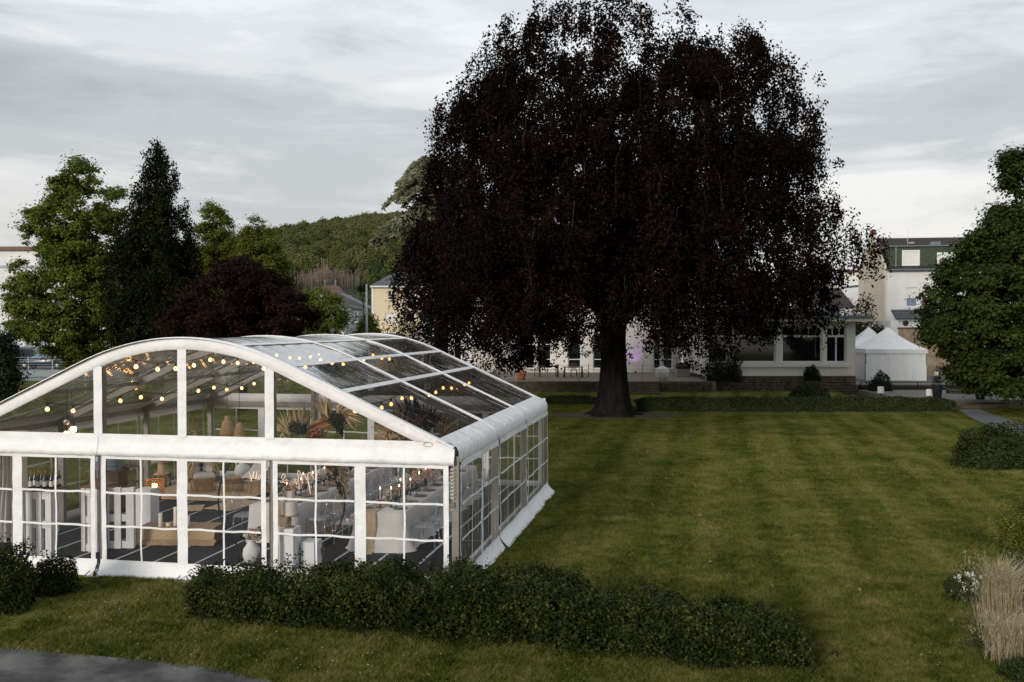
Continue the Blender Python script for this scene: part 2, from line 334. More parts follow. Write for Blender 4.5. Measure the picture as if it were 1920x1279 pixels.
# ------------------------------------------------------------------ ground
TH = R(10.84)
def lawnmat(name, blade=False):
    m = bpy.data.materials.new(name); m.use_nodes = True; t = m.node_tree; b = t.nodes['Principled BSDF']
    g = N(t, 'ShaderNodeNewGeometry').outputs['Position']
    sp = N(t, 'ShaderNodeSeparateXYZ'); t.links.new(g, sp.inputs[0])
    s = math_(t, 'SUBTRACT', math_(t, 'MULTIPLY', sp.outputs[0], math.cos(R(12.5))), math_(t, 'MULTIPLY', sp.outputs[1], math.sin(R(12.5))))
    wob = N(t, 'ShaderNodeTexNoise', i_Scale=.12, i_Detail=2.0); t.links.new(g, wob.inputs['Vector'])
    st = math_(t, 'SINE', math_(t, 'ADD', math_(t, 'MULTIPLY', s, 2 * math.pi / 2.3), math_(t, 'MULTIPLY', wob.outputs[0], 5.0)))
    a = N(t, 'ShaderNodeTexNoise', i_Scale=.42, i_Detail=7.0, i_Roughness=.62); t.links.new(g, a.inputs['Vector'])
    a2 = N(t, 'ShaderNodeTexNoise', i_Scale=1.9, i_Detail=6.0, i_Roughness=.65); t.links.new(g, a2.inputs['Vector'])
    a3 = N(t, 'ShaderNodeTexNoise', i_Scale=4.5, i_Detail=8.0, i_Roughness=.8); t.links.new(g, a3.inputs['Vector'])
    a4 = N(t, 'ShaderNodeTexNoise', i_Scale=12.0, i_Detail=6.0, i_Roughness=.75); t.links.new(g, a4.inputs['Vector'])
    f = math_(t, 'ADD', math_(t, 'ADD', math_(t, 'ADD', math_(t, 'MULTIPLY', a.outputs[0], .20), math_(t, 'MULTIPLY', a3.outputs[0], .30)), math_(t, 'ADD', math_(t, 'MULTIPLY', a2.outputs[0], .20), math_(t, 'MULTIPLY', a4.outputs[0], .30))), math_(t, 'ADD', math_(t, 'MULTIPLY', st, .017), math_(t, 'MULTIPLY', math_(t, 'MULTIPLY', math_(t, 'SINE', math_(t, 'ADD', math_(t, 'MULTIPLY', s, 2 * math.pi / .92), math_(t, 'MULTIPLY', wob.outputs[0], 8.0))), a2.outputs[0]), .022)))
    if blade:
        f = math_(t, 'ADD', f, math_(t, 'MULTIPLY', math_(t, 'SUBTRACT', N(t, 'ShaderNodeNewGeometry').outputs['Random Per Island'], .5), .16))
    c = ramp(t, f, [(.405, (.020, .034, .006)), (.465, (.062, .080, .014)), (.525, (.128, .134, .031)), (.575, (.20, .180, .06)), (.64, (.25, .20, .115))])
    t.links.new(c, b.inputs['Base Color']); b.inputs['Roughness'].default_value = .9; b.inputs['Specular IOR Level'].default_value = .0
    if not blade:
        n2 = N(t, 'ShaderNodeTexNoise', i_Scale=22.0, i_Detail=6.0, i_Roughness=.7); t.links.new(g, n2.inputs['Vector'])
        bp = N(t, 'ShaderNodeBump', i_Strength=.9, i_Distance=.05); t.links.new(n2.outputs[0], bp.inputs['Height']); t.links.new(bp.outputs[0], b.inputs['Normal'])
    return m
MAT['lawn'] = lawnmat('lawn_turf'); MAT['blade'] = lawnmat('grass_blade', True)
b = MB(); b.poly([(-900, -40, 0), (900, -40, 0), (900, 1900, 0), (-900, 1900, 0)])
structure(b.build('ground', MAT['lawn']))
# asphalt path at lower left
edge = [(-30, 1214), (60, 1219), (200, 1232), (320, 1243), (400, 1252), (470, 1268), (520, 1279), (600, 1305)]
pts = [G(-700, 1170)] + [G(u, v) for u, v in edge]
b = MB(); b.poly([(p.x, p.y, .006) for p in pts] + [(-2.2, 6.0, .006), (-3.5, 2.0, .006), (-13, 2.0, .006), (-16, 12, .006)][0:4])
structure(b.build('asphalt_path', MAT['asphalt']))
# paved path at right
b = MB(); L = [G(1797, 768), G(1818, 782), G(1850, 797), G(1900, 820), G(1960, 845)]; Rr = [G(1838, 768), G(1862, 778), G(1905, 792), G(1960, 808), G(2030, 828)]
b.poly([(p.x, p.y, .006) for p in L] + [(p.x, p.y, .006) for p in reversed(Rr)])
structure(b.build('paved_path', MAT['paving']))
# bare soil under the border planting and hedge
b = MB(); b.poly([(p.x, p.y, .004) for p in (G(1830, 1150), G(1800, 1180), G(1790, 1230), G(1830, 1279), G(1990, 1279), G(1960, 1040), G(1880, 1030))])
structure(b.build('border_soil', MAT['soil']))
b = MB(); b.poly([(-5.0, 14.3, .005), (-1.0, 13.2, .005), (1.5, 12.7, .005), (3.6, 12.3, .005), (3.9, 12.8, .005), (2.0, 13.9, .005), (-1.0, 14.8, .005), (-4.6, 15.3, .005)])
structure(b.build('hedge_soil', MAT['soil']))
# raised terrace (villa) and gravel yard (pavilions)
b = MB(); b.box(-12, 13.2, 60.3, 74, .0, .95); structure(b.build('terrace', MAT['deck']))
b = MB(); b.box(22.9, 60, 62.5, 120, .0, .60); structure(b.build('gravel_yard', MAT['gravel']))
b = MB(); b.box(22.6, 36, 52.7, 61, 0, .34); structure(b.build('gravel_walk', MAT['gravel']))
# slope of grass under terrace wall
b = MB(); b.add([(-14, 56.5, .012), (21, 56.5, .012), (21, 60.2, .3), (-14, 60.2, .3)], [(0, 1, 2, 3)]); structure(b.build('grass_bank', MAT['lawn']))
# road by the parked cars, far left
b = MB(); b.box(-120, -18, 77.31, 98, 0, .84); structure(b.build('road', MAT['asphalt']))
# ------------------------------------------------------------------ scatter of stuff by geometry nodes (template and points in one mesh)
def scatter(name, tv, tf, pts, rot, scl, mat, kind='stuff'):
    nT, nP = len(tv), len(pts)
    me = bpy.data.meshes.new(name); me.from_pydata([tuple(p) for p in tv] + [tuple(p) for p in pts], [], tf); me.materials.append(mat)
    at = me.attributes.new('tpl', 'BOOLEAN', 'POINT'); at.data.foreach_set('value', np.array([True] * nT + [False] * nP))
    ar = me.attributes.new('rot', 'FLOAT_VECTOR', 'POINT'); ar.data.foreach_set('vector', np.vstack([np.zeros((nT, 3)), rot]).astype(np.float32).ravel())
    asx = me.attributes.new('scl', 'FLOAT_VECTOR', 'POINT'); asx.data.foreach_set('vector', np.vstack([np.ones((nT, 3)), scl]).astype(np.float32).ravel())
    o = bpy.data.objects.new(name, me); link(o); o['kind'] = kind
    ng = bpy.data.node_groups.new(name + '_scatter', 'GeometryNodeTree')
    ng.interface.new_socket('Geometry', in_out='INPUT', socket_type='NodeSocketGeometry'); ng.interface.new_socket('Geometry', in_out='OUTPUT', socket_type='NodeSocketGeometry')
    gi = ng.nodes.new('NodeGroupInput'); go = ng.nodes.new('NodeGroupOutput')
    sg = ng.nodes.new('GeometryNodeSeparateGeometry'); sg.domain = 'POINT'
    def na(n, dt):
        x = ng.nodes.new('GeometryNodeInputNamedAttribute'); x.data_type = dt; x.inputs[0].default_value = n; return x.outputs[0]
    ng.links.new(gi.outputs[0], sg.inputs[0]); ng.links.new(na('tpl', 'BOOLEAN'), sg.inputs[1])
    ip = ng.nodes.new('GeometryNodeInstanceOnPoints')
    ng.links.new(sg.outputs[1], ip.inputs['Points']); ng.links.new(sg.outputs[0], ip.inputs['Instance'])
    ng.links.new(na('rot', 'FLOAT_VECTOR'), ip.inputs['Rotation']); ng.links.new(na('scl', 'FLOAT_VECTOR'), ip.inputs['Scale'])
    ng.links.new(ip.outputs[0], go.inputs[0])
    md = o.modifiers.new('scatter', 'NODES'); md.node_group = ng
    return o
C0 = np.array([-.96, 15.70])
def to_tent(x, y):
    dx, dy = x - C0[0], y - C0[1]; return dx * math.cos(TH) - dy * math.sin(TH), dx * math.sin(TH) + dy * math.cos(TH)
def make_grass():
    rng = np.random.default_rng(5); n = 150000
    Y = 11.3 + (rng.random(n) ** 1.55) * 27.0; x = (rng.random(n) * 2 - 1) * (Y * .56 + .6)
    tx, ty = to_tent(x, Y); keep = ~((tx > -10.2) & (tx < .22) & (ty > -.15) & (ty < 10.1))
    ex = np.array([G(u, v)[:] for u, v in edge]); o_ = np.argsort(ex[:, 0]); lim = np.interp(x, ex[o_, 0], ex[o_, 1], left=20, right=-1)
    pv = ex[o_]; keep &= ~((x < pv[-1, 0]) & (Y < lim + rng.normal(0, .03, n)))
    pp = np.stack([x, Y, np.zeros(n)], 1); ln = vnoise(pp * 1.3, 3); keep &= ln + rng.random(n) * .5 > .42
    pp = pp[keep]; m = len(pp)
    r2 = np.random.default_rng(9); tv, tf = [], []
    for k in range(13):
        a = r2.random() * 6.28; c = r2.normal(0, .055, 2); h = .022 + .03 * r2.random(); l = r2.normal(0, .022, 2); wv = .0042
        dx, dy = math.cos(a) * wv, math.sin(a) * wv; i = len(tv)
        tv += [(c[0] - dx, c[1] - dy, 0), (c[0] + dx, c[1] + dy, 0), (c[0] + l[0], c[1] + l[1], h)]; tf.append((i, i + 1, i + 2))
    rot = np.stack([np.zeros(m), np.zeros(m), rng.random(m) * 6.28], 1); s = .7 + .7 * rng.random(m)
    far = 1 + np.clip((pp[:, 1] - 16) / 22, 0, 1) * .6
    scatter('grass', tv, tf, pp, rot, np.stack([s * far, s * far, s * (.8 + .6 * rng.random(m))], 1), MAT['blade'])
make_grass()
def make_daisies():
    rng = np.random.default_rng(77); pts = []
    for (u, v, su, sv, n) in [(300, 1160, 110, 25, 34), (200, 1140, 60, 22, 14), (560, 1230, 150, 25, 26), (1745, 1235, 12, 14, 10), (700, 1255, 180, 14, 18), (1300, 900, 300, 90, 30)]:
        for _ in range(n):
            p = G(rng.normal(u, su), rng.normal(v, sv)); a, b_ = to_tent(p.x, p.y)
            if not (-10.3 < a < .3 and b_ > -.2): pts.append((p.x, p.y, .045))
    pts = np.array(pts); n = len(pts); tv = [(.009 * math.cos(i), .009 * math.sin(i), .003 * (i % 2)) for i in np.linspace(0, 2 * math.pi, 7)[:-1]]
    scatter('daisies', tv, [tuple(range(6))], pts, np.zeros((n, 3)), np.ones((n, 3)) * rng.uniform(.7, 1.3, (n, 1)), M('daisy_white', (.7, .7, .66), .8))
make_daisies()
# ------------------------------------------------------------------ hill and its forest
hx = [-900, -500, -290, -236, -206, -175, -139, -113, -30, 60, 160, 300, 500, 900]
hz = [8, 18, 42, 82, 92, 97, 102, 105, 100, 90, 60, 36, 20, 8]
HY = 900.0
def hill_z(x, y):
    top = np.interp(x, hx, hz); t = np.clip((y - 330) / (HY - 330), 0, 1)
    return top * (t * t * (3 - 2 * t)) * .35 + top * t * .65 - np.clip((y - HY) / 300, 0, 1) * top * .4
MAT['hill'] = M('forest_floor', (.03, .036, .014), .95)
b = MB(); b.grid(lambda x, y: (x, y, float(hill_z(x, y)) - .5), np.linspace(-760, 860, 60), np.linspace(330, 1180, 30))
structure(b.build('hill', MAT['hill'], smooth=True))
def crown_template(seed, n=900):
    r = np.random.default_rng(seed); tv, tf = [], []
    d = unit(r.normal(0, 1, (n, 3))); d[:, 2] = np.abs(d[:, 2]) * 1.0 - .12
    for k in range(n):
        p = d[k] * (1 + r.normal(0, .13)) * np.array([1, 1, .95]); nn = unit((d[k] + r.normal(0, .28, 3))[None])[0]
        a = unit(np.cross(nn, r.normal(0, 1, 3))[None])[0]; bb = np.cross(nn, a); s = .055 + .05 * r.random(); i = len(tv)
        for q in range(5):
            t = q * 6.2832 / 5; tv.append(tuple(p + (a * math.cos(t) + bb * math.sin(t)) * s * (.8 + .4 * r.random())))
        tf.append(tuple(range(i, i + 5)))
    return tv, tf
def forestmat(name, a, b_, c):
    m = leafmat(name, a, b_, c, trans=.12, tscale=.03, spec=.05, inst=True)
    return m
def make_forest():
    rng = np.random.default_rng(11); n = 7600
    x = rng.uniform(-430, 120, n); y = 345 + (rng.random(n) ** .8) * 640
    z = hill_z(x, y); s = 2.8 + 4.2 * rng.random(n) ** 1.4; pts = np.stack([x, y, z + s * .45], 1)
    g = vnoise(pts / 60.0, 2) > .45; vt = HOR - (z + s * 1.45 - CAM_H) / y * F_PX; uu_ = 960 + x / y * F_PX; ok = ((y > 465) | (vt > 536)) & ~((y < 530) & (uu_ > 548) & (uu_ < 680) & (vt < 545)); g = g & ok; z_ok = ok
    rot = np.stack([rng.normal(0, .12, n), rng.normal(0, .12, n), rng.random(n) * 6.28], 1); scl = np.stack([s, s, s * rng.uniform(.9, 1.35, n)], 1)
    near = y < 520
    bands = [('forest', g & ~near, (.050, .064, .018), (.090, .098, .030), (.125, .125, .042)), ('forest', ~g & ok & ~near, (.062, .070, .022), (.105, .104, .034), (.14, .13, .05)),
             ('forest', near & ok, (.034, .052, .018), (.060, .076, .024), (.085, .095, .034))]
    for k, (nm, sel, a, b_, c) in enumerate(bands):
        tv, tf = crown_template(20 + k); scatter(nm, tv, tf, pts[sel], rot[sel], scl[sel], forestmat('hill_foliage', a, b_, c))
    # strip of bare pinkish larches at the foot of the hill
    k = 520; tv, tf = [], []; r2 = np.random.default_rng(3)
    for q in range(26):
        a = r2.random() * 6.28; h = .25 + .75 * r2.random(); l = (1.05 - h) * .34; i = len(tv)
        d = np.array([math.cos(a), math.sin(a)]); e = np.array([-d[1], d[0]]) * .05
        tv += [(e[0], e[1], h), (-e[0], -e[1], h), (d[0] * l, d[1] * l, h + .10), ]; tf.append((i, i + 1, i + 2))
    i = len(tv); tv += [(-.02, 0, 0), (.02, 0, 0), (0, 0, 1), (0, -.02, 0), (0, .02, 0)]; tf += [(i, i + 1, i + 2), (i + 3, i + 4, i + 2)]
    u = np.clip(rng.normal(612, 34, k), 545, 690); Yv = rng.uniform(470, 510, k); xx = (u - 960) / 1750 * Yv; zz = hill_z(xx, Yv)
    zt = CAM_H + (612 - (514 + rng.normal(0, 9, k) + 5 * np.sin(u / 9.0) + np.abs(u - 612) * .32)) / 1750 * Yv; ht = np.clip(zt - zz, 6, 26)
    scatter('bare_larches', tv, tf, np.stack([xx, Yv, zz], 1), np.stack([np.zeros(k), np.zeros(k), rng.random(k) * 6.28], 1), np.stack([ht * .42, ht * .42, ht], 1), M('bare_larch', (.25, .19, .15), .95, (.19, .16, .115), .02))
make_forest()
# ------------------------------------------------------------------ trees
def tube_path(p0, p1, droop=0.0, n=6, wob=.0, rng=None):
    p0, p1 = np.array(p0, float), np.array(p1, float); out = []
    for i in range(n):
        t = i / (n - 1); p = p0 + (p1 - p0) * t; p[2] += droop * 4 * t * (1 - t)
        if rng is not None and 0 < i < n - 1: p += rng.normal(0, wob, 3)
        out.append(p)
    return out
def prof(z, table):      # table rows: z, left radius, right radius
    tz = [r[0] for r in table]; return np.interp(z, tz, [r[1] for r in table]), np.interp(z, tz, [r[2] for r in table])
def from_px(rows, uc, Y):  # rows: v, u_left, u_right -> z, rl, rr
    k = Y / F_PX; return sorted([(CAM_H + (HOR - v) * k, (uc - ul) * k, (ur - uc) * k) for v, ul, ur in rows])
def clump_tree(name, label, uc, Y, rows, mat, seed, nclump=150, per=260, leaf=.2, cr=.8, trunk=.25, base_z=0.0, gap=.36, depth=.8, flat=.58, trunk_u=None, group=None, cat='tree', bark='bark', shell=.42, limbs=9, upw=.5):
    rng = np.random.default_rng(seed); T = from_px(rows, uc, Y); x0 = (uc - CXP) / F_PX * Y
    t = thing(name, label, cat, (x0, Y, base_z), 0, group); z0, z1 = T[0][0], T[-1][0]
    zz = np.linspace(z0, z1, 60); rl, rr = prof(zz, T); wgt = (rl + rr + .3) ** 1.4; z = rng.choice(zz, nclump * 4, p=wgt / wgt.sum()) + rng.normal(0, (z1 - z0) / 90, nclump * 4)
    ph = rng.random(len(z)) * 6.2832; rho = rng.random(len(z)) ** shell; a, b_ = prof(z, T); c = np.cos(ph)
    rad = np.where(c > 0, b_, a) * np.abs(c) + (a + b_) / 2 * depth * (1 - np.abs(c)); rad = np.maximum(rad - cr * .55, .05)
    cc = np.stack([rho * rad * c, rho * rad * np.sin(ph), z - base_z], 1)
    keep = vnoise(cc / (cr * 2.4), seed) > gap; cc = cc[keep][:nclump]; m = len(cc)
    rc = cr * rng.uniform(.45, 1.5, m); cnt = (per * (rc / cr) ** 2).astype(int); idx = np.repeat(np.arange(m), cnt); k = len(idx)
    d = unit(rng.normal(0, 1, (k, 3))); rr_ = rng.random(k) ** .45 * np.where(rng.random(k) < .28, 1.75, 1.0)
    p = cc[idx] + d * (rr_ * rc[idx])[:, None] * np.array([1, 1, flat]) * (1 + .25 * (vnoise(cc[idx] * 3 + d * 2.0, seed + 1) - .5))[:, None]
    out = unit(cc[idx] * np.array([1, 1, .3])); nrm = d * .7 + out * .4 + np.array([0, 0, upw]) + rng.normal(0, .45, (k, 3)); ax = rng.normal(0, 1, (k, 3)) + np.array([0, 0, -.5])
    mesh_of('crown', leaf_mesh('crown', p, nrm, ax, leaf * rng.uniform(.6, 1.25, k), mat), t)
    tx = 0 if trunk_u is None else (trunk_u - uc) / F_PX * Y; H_ = z1 - base_z
    mb = MB(); pth = [(tx, 0, -.1), (tx * .95, .05, H_ * .15), (tx * .8, -.05, H_ * .35), (tx * .4, .1, H_ * .6), (0, 0, H_ * .88)]
    mb.tube(pth, [trunk * 1.25, trunk, trunk * .8, trunk * .45, trunk * .12], 9); mb.build('trunk', MAT[bark], t, True)
    for q in rng.choice(m, min(limbs, m), replace=False):
        e = cc[q]; hz_ = max(H_ * .18, min(e[2] * .75, H_ * .7)); f = np.interp(hz_, [pp[2] for pp in pth], [pp[0] for pp in pth])
        MB().tube(tube_path((f, 0, hz_), e, .25, 6, .08, rng), [trunk * .42, trunk * .34, trunk * .27, trunk * .2, trunk * .12, trunk * .05], 6).build('limb', MAT[bark], t, True)
    return t
MAT['leaf_maple'] = leafmat('maple_leaf', (.050, .076, .012), (.135, .168, .028), (.22, .23, .045), .35, .6, .06)
MAT['leaf_lime'] = leafmat('lime_leaf', (.055, .076, .012), (.130, .150, .024), (.18, .19, .036), .35, .6, .05)
MAT['leaf_dark'] = leafmat('dark_leaf', (.010, .018, .006), (.022, .034, .010), (.04, .05, .016), .2)
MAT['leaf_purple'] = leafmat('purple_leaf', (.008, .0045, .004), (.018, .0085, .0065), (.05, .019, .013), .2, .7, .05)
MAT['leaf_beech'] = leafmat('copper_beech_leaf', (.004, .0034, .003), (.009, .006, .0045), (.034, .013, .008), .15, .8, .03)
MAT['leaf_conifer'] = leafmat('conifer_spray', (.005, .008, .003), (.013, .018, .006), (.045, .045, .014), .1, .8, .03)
MAT['leaf_cedar'] = leafmat('cedar_needles', (.08, .09, .055), (.19, .20, .125), (.30, .29, .19), .25, .7, .05)
MAT['leaf_right'] = leafmat('broad_maple_leaf', (.016, .030, .006), (.040, .058, .011), (.085, .10, .022), .25, .6, .08)
clump_tree('maple_tree', 'tall bright green broadleaf tree at the far left beside the dark conifer', 140, 58,
    [(303, 135, 170), (330, 112, 195), (355, 90, 235), (400, 55, 245), (450, 45, 250), (500, 25, 250), (545, 12, 252), (590, 8, 250), (630, 15, 240), (668, 90, 230), (690, 120, 190)], MAT['leaf_maple'], 1, 800, 140, .19, .42, .28, trunk_u=188, gap=.36, limbs=16, shell=.5)
clump_tree('lime_tree', 'lighter green tree with a pointed top right behind the dark conifer', 402, 95, [(378, 395, 412), (400, 368, 430), (440, 362, 450), (490, 360, 455), (560, 360, 455), (640, 370, 450)], MAT['leaf_lime'], 2, 330, 120, .24, .55, .25, gap=.25)
clump_tree('lime_tree', 'rounded green tree rising behind the purple tree, hill to its right', 487, 90, [(408, 470, 500), (430, 450, 518), (465, 436, 535), (500, 430, 548), (560, 430, 560), (640, 440, 550)], MAT['leaf_lime'], 3, 420, 120, .23, .52, .25, gap=.25)
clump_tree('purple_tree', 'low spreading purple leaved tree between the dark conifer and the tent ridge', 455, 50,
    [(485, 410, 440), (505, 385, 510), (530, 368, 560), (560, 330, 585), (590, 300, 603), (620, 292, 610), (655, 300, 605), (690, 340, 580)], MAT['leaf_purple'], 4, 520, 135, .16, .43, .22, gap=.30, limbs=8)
clump_tree('small_tree', 'sunlit yellow green street tree left of the lamp post', 612, 84, [(540, 585, 625), (555, 572, 640), (580, 568, 650), (605, 570, 655), (630, 580, 655), (650, 590, 640)], MAT['leaf_maple'], 6, 90, 200, .24, .7, .16)
clump_tree('street_shrub', 'green bush at the foot of the lamp post', 690, 90, [(592, 690, 702), (608, 672, 712), (628, 664, 716), (650, 668, 712)], MAT['leaf_lime'], 7, 46, 180, .22, .6, .1, cat='shrub', limbs=3)
clump_tree('evergreen_bush', 'dark evergreen bush at the left edge in front of the parked cars', 5, 52, [(628, -10, 18), (645, -40, 28), (680, -50, 34), (720, -50, 34), (752, -45, 28)], MAT['leaf_dark'], 8, 90, 260, .14, .5, .12, cat='shrub', limbs=3)
clump_tree('slim_conifer', 'slim dark conifer behind the lamp post beside the yellow house', 681, 110, [(536, 678, 684), (560, 671, 690), (600, 667, 694), (640, 667, 694)], MAT['leaf_conifer'], 9, 50, 170, .3, .6, .15, limbs=2)
clump_tree('broadleaf_tree', 'big dark green broad leaved tree at the right edge overhanging the garden wall', 1895, 49,
    [(290, 1912, 1990), (312, 1902, 2010), (350, 1898, 2030), (400, 1868, 2050), (440, 1822, 2050), (490, 1772, 2060), (530, 1738, 2060), (570, 1718, 2060), (610, 1716, 2060), (645, 1728, 2060), (680, 1762, 2060), (712, 1785, 2050), (735, 1810, 2030)], MAT['leaf_right'], 10, 800, 145, .21, .47, .3, gap=.33, trunk_u=2000, limbs=10, flat=.6)
def droop_tree(name, label, uc, Y, rows, mat, seed, n_str, per, leaf, lmin, lmax, trunk, spread=.2, out=.25, gap=.4, gsc=1.7, zmin=None, thin=None, wid=.6, shell=.45, depth=.85, limbs=10, twigs=0, split=.25, lift=.0, nclu=0):
    rng = np.random.default_rng(seed); T = from_px(rows, uc, Y); t = thing(name, label, 'tree', ((uc - CXP) / F_PX * Y, Y, 0))
    z1 = T[-1][0]; zz = np.linspace(T[0][0], z1, 80); rl, rr = prof(zz, T); wgt = (rl + rr + .4) ** 1.6
    z = rng.choice(zz, n_str, p=wgt / wgt.sum()) + rng.normal(0, .15, n_str); ph = rng.random(n_str) * 6.2832; rho = rng.random(n_str) ** shell
    c = np.cos(ph); s_ = np.sin(ph); a, b_ = prof(z, T); rad = np.where(c > 0, b_, a) * np.abs(c) + (a + b_) / 2 * depth * (1 - np.abs(c))
    if nclu:
        ci = rng.choice(n_str, nclu, replace=False); own = rng.integers(0, nclu, n_str); sel = rng.random(n_str) < .72; cz = z[ci]; cph = ph[ci]; crh = .55 + .45 * rho[ci]
        z = np.where(sel, cz[own] + rng.normal(0, .42, n_str) - np.abs(rng.normal(0, .35, n_str)), z); ph = np.where(sel, cph[own] + rng.normal(0, .13, n_str), ph); rho = np.where(sel, np.clip(crh[own] + rng.normal(0, .10, n_str), .1, 1.03), rho)
        c = np.cos(ph); s_ = np.sin(ph); a, b_ = prof(z, T); rad = np.where(c > 0, b_, a) * np.abs(c) + (a + b_) / 2 * depth * (1 - np.abs(c))
    lob = .9 + .2 * vnoise(np.stack([c * 3, s_ * 3, z / 2.2], 1), seed); rad = rad * lob
    L = rng.uniform(lmin, lmax, n_str) * np.clip(z / 6, .4, 1); st = np.stack([rho * rad * c, rho * rad * s_, np.minimum(z + lift * L, z1 + .1)], 1); od = np.stack([c, s_, np.zeros(n_str)], 1)
    idx = np.repeat(np.arange(n_str), per); k = len(idx); tt = rng.random(k)
    p = st[idx] + od[idx] * (out * L[idx] * (tt * (1.2 - tt)))[:, None]; p[:, 2] -= L[idx] * tt ** 1.3; p += rng.normal(0, spread, (k, 3)) * np.array([1, 1, .8])
    keep = (vnoise(p / gsc, seed + 5) * .65 + vnoise(p / (gsc * .38), seed + 6) * .35) > gap
    if zmin is not None: keep &= zmin(p, rng)
    if thin is not None: keep &= rng.random(k) < thin(p)
    p = p[keep]; k = len(p); oo = od[idx][keep]
    nrm = oo * .5 + rng.normal(0, .7, (k, 3)) + np.array([0, 0, .35]); ax = rng.normal(0, .6, (k, 3)) + np.array([0, 0, -.7]) + oo * .35
    mesh_of('crown', leaf_mesh('crown', p, nrm, ax, leaf * rng.uniform(.55, 1.3, k), mat, wid), t)
    return t, st, T, rng, L, od
B_ROWS = [(20, 1070, 1230), (32, 1015, 1300), (48, 970, 1335), (70, 925, 1375), (100, 893, 1415), (140, 872, 1450), (190, 856, 1500), (250, 846, 1525), (295, 838, 1530), (330, 828, 1535),
          (360, 820, 1545), (405, 806, 1562), (450, 775, 1580), (490, 748, 1580), (530, 750, 1572), (565, 762, 1560), (600, 770, 1540), (630, 780, 1520), (655, 800, 1480), (685, 840, 1400)]
def b_zmin(p, rng):
    ang = np.arctan2(p[:, 1], p[:, 0]); lim = np.where(p[:, 1] < -2, 4.2, 3.0) + np.clip((p[:, 0] - 4.5) / 2.0, 0, 1) * 2.0 * (1 - .5 * (vnoise(np.stack([p[:, 0] * 1.1, p[:, 1] * .4, ang * 0], 1), 3) > .8)) + 1.3 * (vnoise(np.stack([np.cos(ang) * 5, np.sin(ang) * 5, ang * 0], 1), 7) - .5) * 2 - .25 * np.minimum(np.abs(p[:, 0]), 4) * (p[:, 1] > -2)
    return p[:, 2] > np.maximum(lim, 1.9)
def b_thin(p): return np.interp(p[:, 2], [1.5, 4.0, 6.0, 8.0, 30], [.28, .45, .85, 1, 1])
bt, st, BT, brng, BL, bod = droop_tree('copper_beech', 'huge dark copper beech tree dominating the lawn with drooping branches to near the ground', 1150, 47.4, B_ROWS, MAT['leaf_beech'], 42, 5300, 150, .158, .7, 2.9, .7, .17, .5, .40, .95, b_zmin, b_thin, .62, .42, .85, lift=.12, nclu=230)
def beech_wood():
    rng = np.random.default_rng(8); m = MB(); n = 22; rows = []
    zs = [-.1, .12, .35, .8, 1.6, 2.8, 4.2, 5.6, 7.2]; rs = [1.6, 1.10, .88, .76, .67, .62, .62, .74, .70]
    vs_, fs = [], []
    for i, (z, r) in enumerate(zip(zs, rs)):
        for k in range(n):
            a = 2 * math.pi * k / n; rib = 1 + (.20 * math.exp(-z / .7) + .07) * math.sin(a * 5 + .8) + .05 * math.sin(a * 9 + z) ; vs_.append((r * rib * math.cos(a), r * rib * math.sin(a), z))
    for i in range(len(zs) - 1):
        for k in range(n): fs.append((i * n + k, i * n + (k + 1) % n, (i + 1) * n + (k + 1) % n, (i + 1) * n + k))
    m.add(vs_, fs); m.build('trunk', MAT['bark'], bt, True)
    ends = [(-8, -2, 11), (-6.5, 3, 14), (-4, -4, 16), (-2, 2, 17), (1, -2, 16.5), (3, 3, 16.5), (5, -3, 16), (7.5, 1, 14), (9, -2, 11), (8, 4, 9.5), (-9, 2, 8.5), (-4, 6, 12), (4, 7, 11), (2, -7, 10), (-4, -7, 9), (0, 0, 17)]
    for e in ends:
        z0 = rng.uniform(4.2, 7.0); d = Vector((e[0], e[1], 0)); d = d.normalized() if d.length > .1 else Vector((.3, .2, 0)); r0 = rng.uniform(.26, .42)
        m2 = MB(); pth = tube_path((d.x * .35, d.y * .35, z0), e, rng.uniform(.2, 1.0), 9, .18, rng); m2.tube(pth, [r0 * (1 - i / 9.5) for i in range(9)], 8)
        for _ in range(4):
            i = rng.integers(3, 8); q = pth[i]; e2 = q + np.array([d.x, d.y, 0]) * rng.uniform(1, 3) + rng.normal(0, 1.0, 3) + np.array([0, 0, rng.uniform(-.5, 1.2)])
            m2.tube(tube_path(q, e2, .3, 5, .1, rng), [.10, .08, .06, .04, .02], 5)
        m2.build('limb', MAT['bark'], bt, True)
    sel = rng.choice(len(st), 420, replace=False); m3 = MB()
    for q in sel:
        if st[q][2] < 5: continue
        l = BL[q]; pth = []
        for i in range(5):
            t = i / 4; p = st[q] + bod[q] * (.25 * l * t * (1.2 - t)); p = p + np.array([0, 0, -l * t ** 1.3]) + rng.normal(0, .09, 3); pth.append(p)
        m3.tube(pth, [.022, .02, .017, .013, .008], 3, False)
    tw = m3.build('twigs', MAT['barklight'], bt); tw['kind'] = 'stuff'
beech_wood()
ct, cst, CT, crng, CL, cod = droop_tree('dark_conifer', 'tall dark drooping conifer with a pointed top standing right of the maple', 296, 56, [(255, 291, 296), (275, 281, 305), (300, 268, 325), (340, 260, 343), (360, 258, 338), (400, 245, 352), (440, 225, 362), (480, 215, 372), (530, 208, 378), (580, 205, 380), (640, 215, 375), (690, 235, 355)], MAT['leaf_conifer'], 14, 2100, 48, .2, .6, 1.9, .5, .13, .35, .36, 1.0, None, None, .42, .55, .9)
m = MB(); m.tube([(0, 0, -.1), (0, 0, 6), (0, 0, 15.4)], [.36, .24, .03], 8); m.build('trunk', MAT['bark'], ct, True)
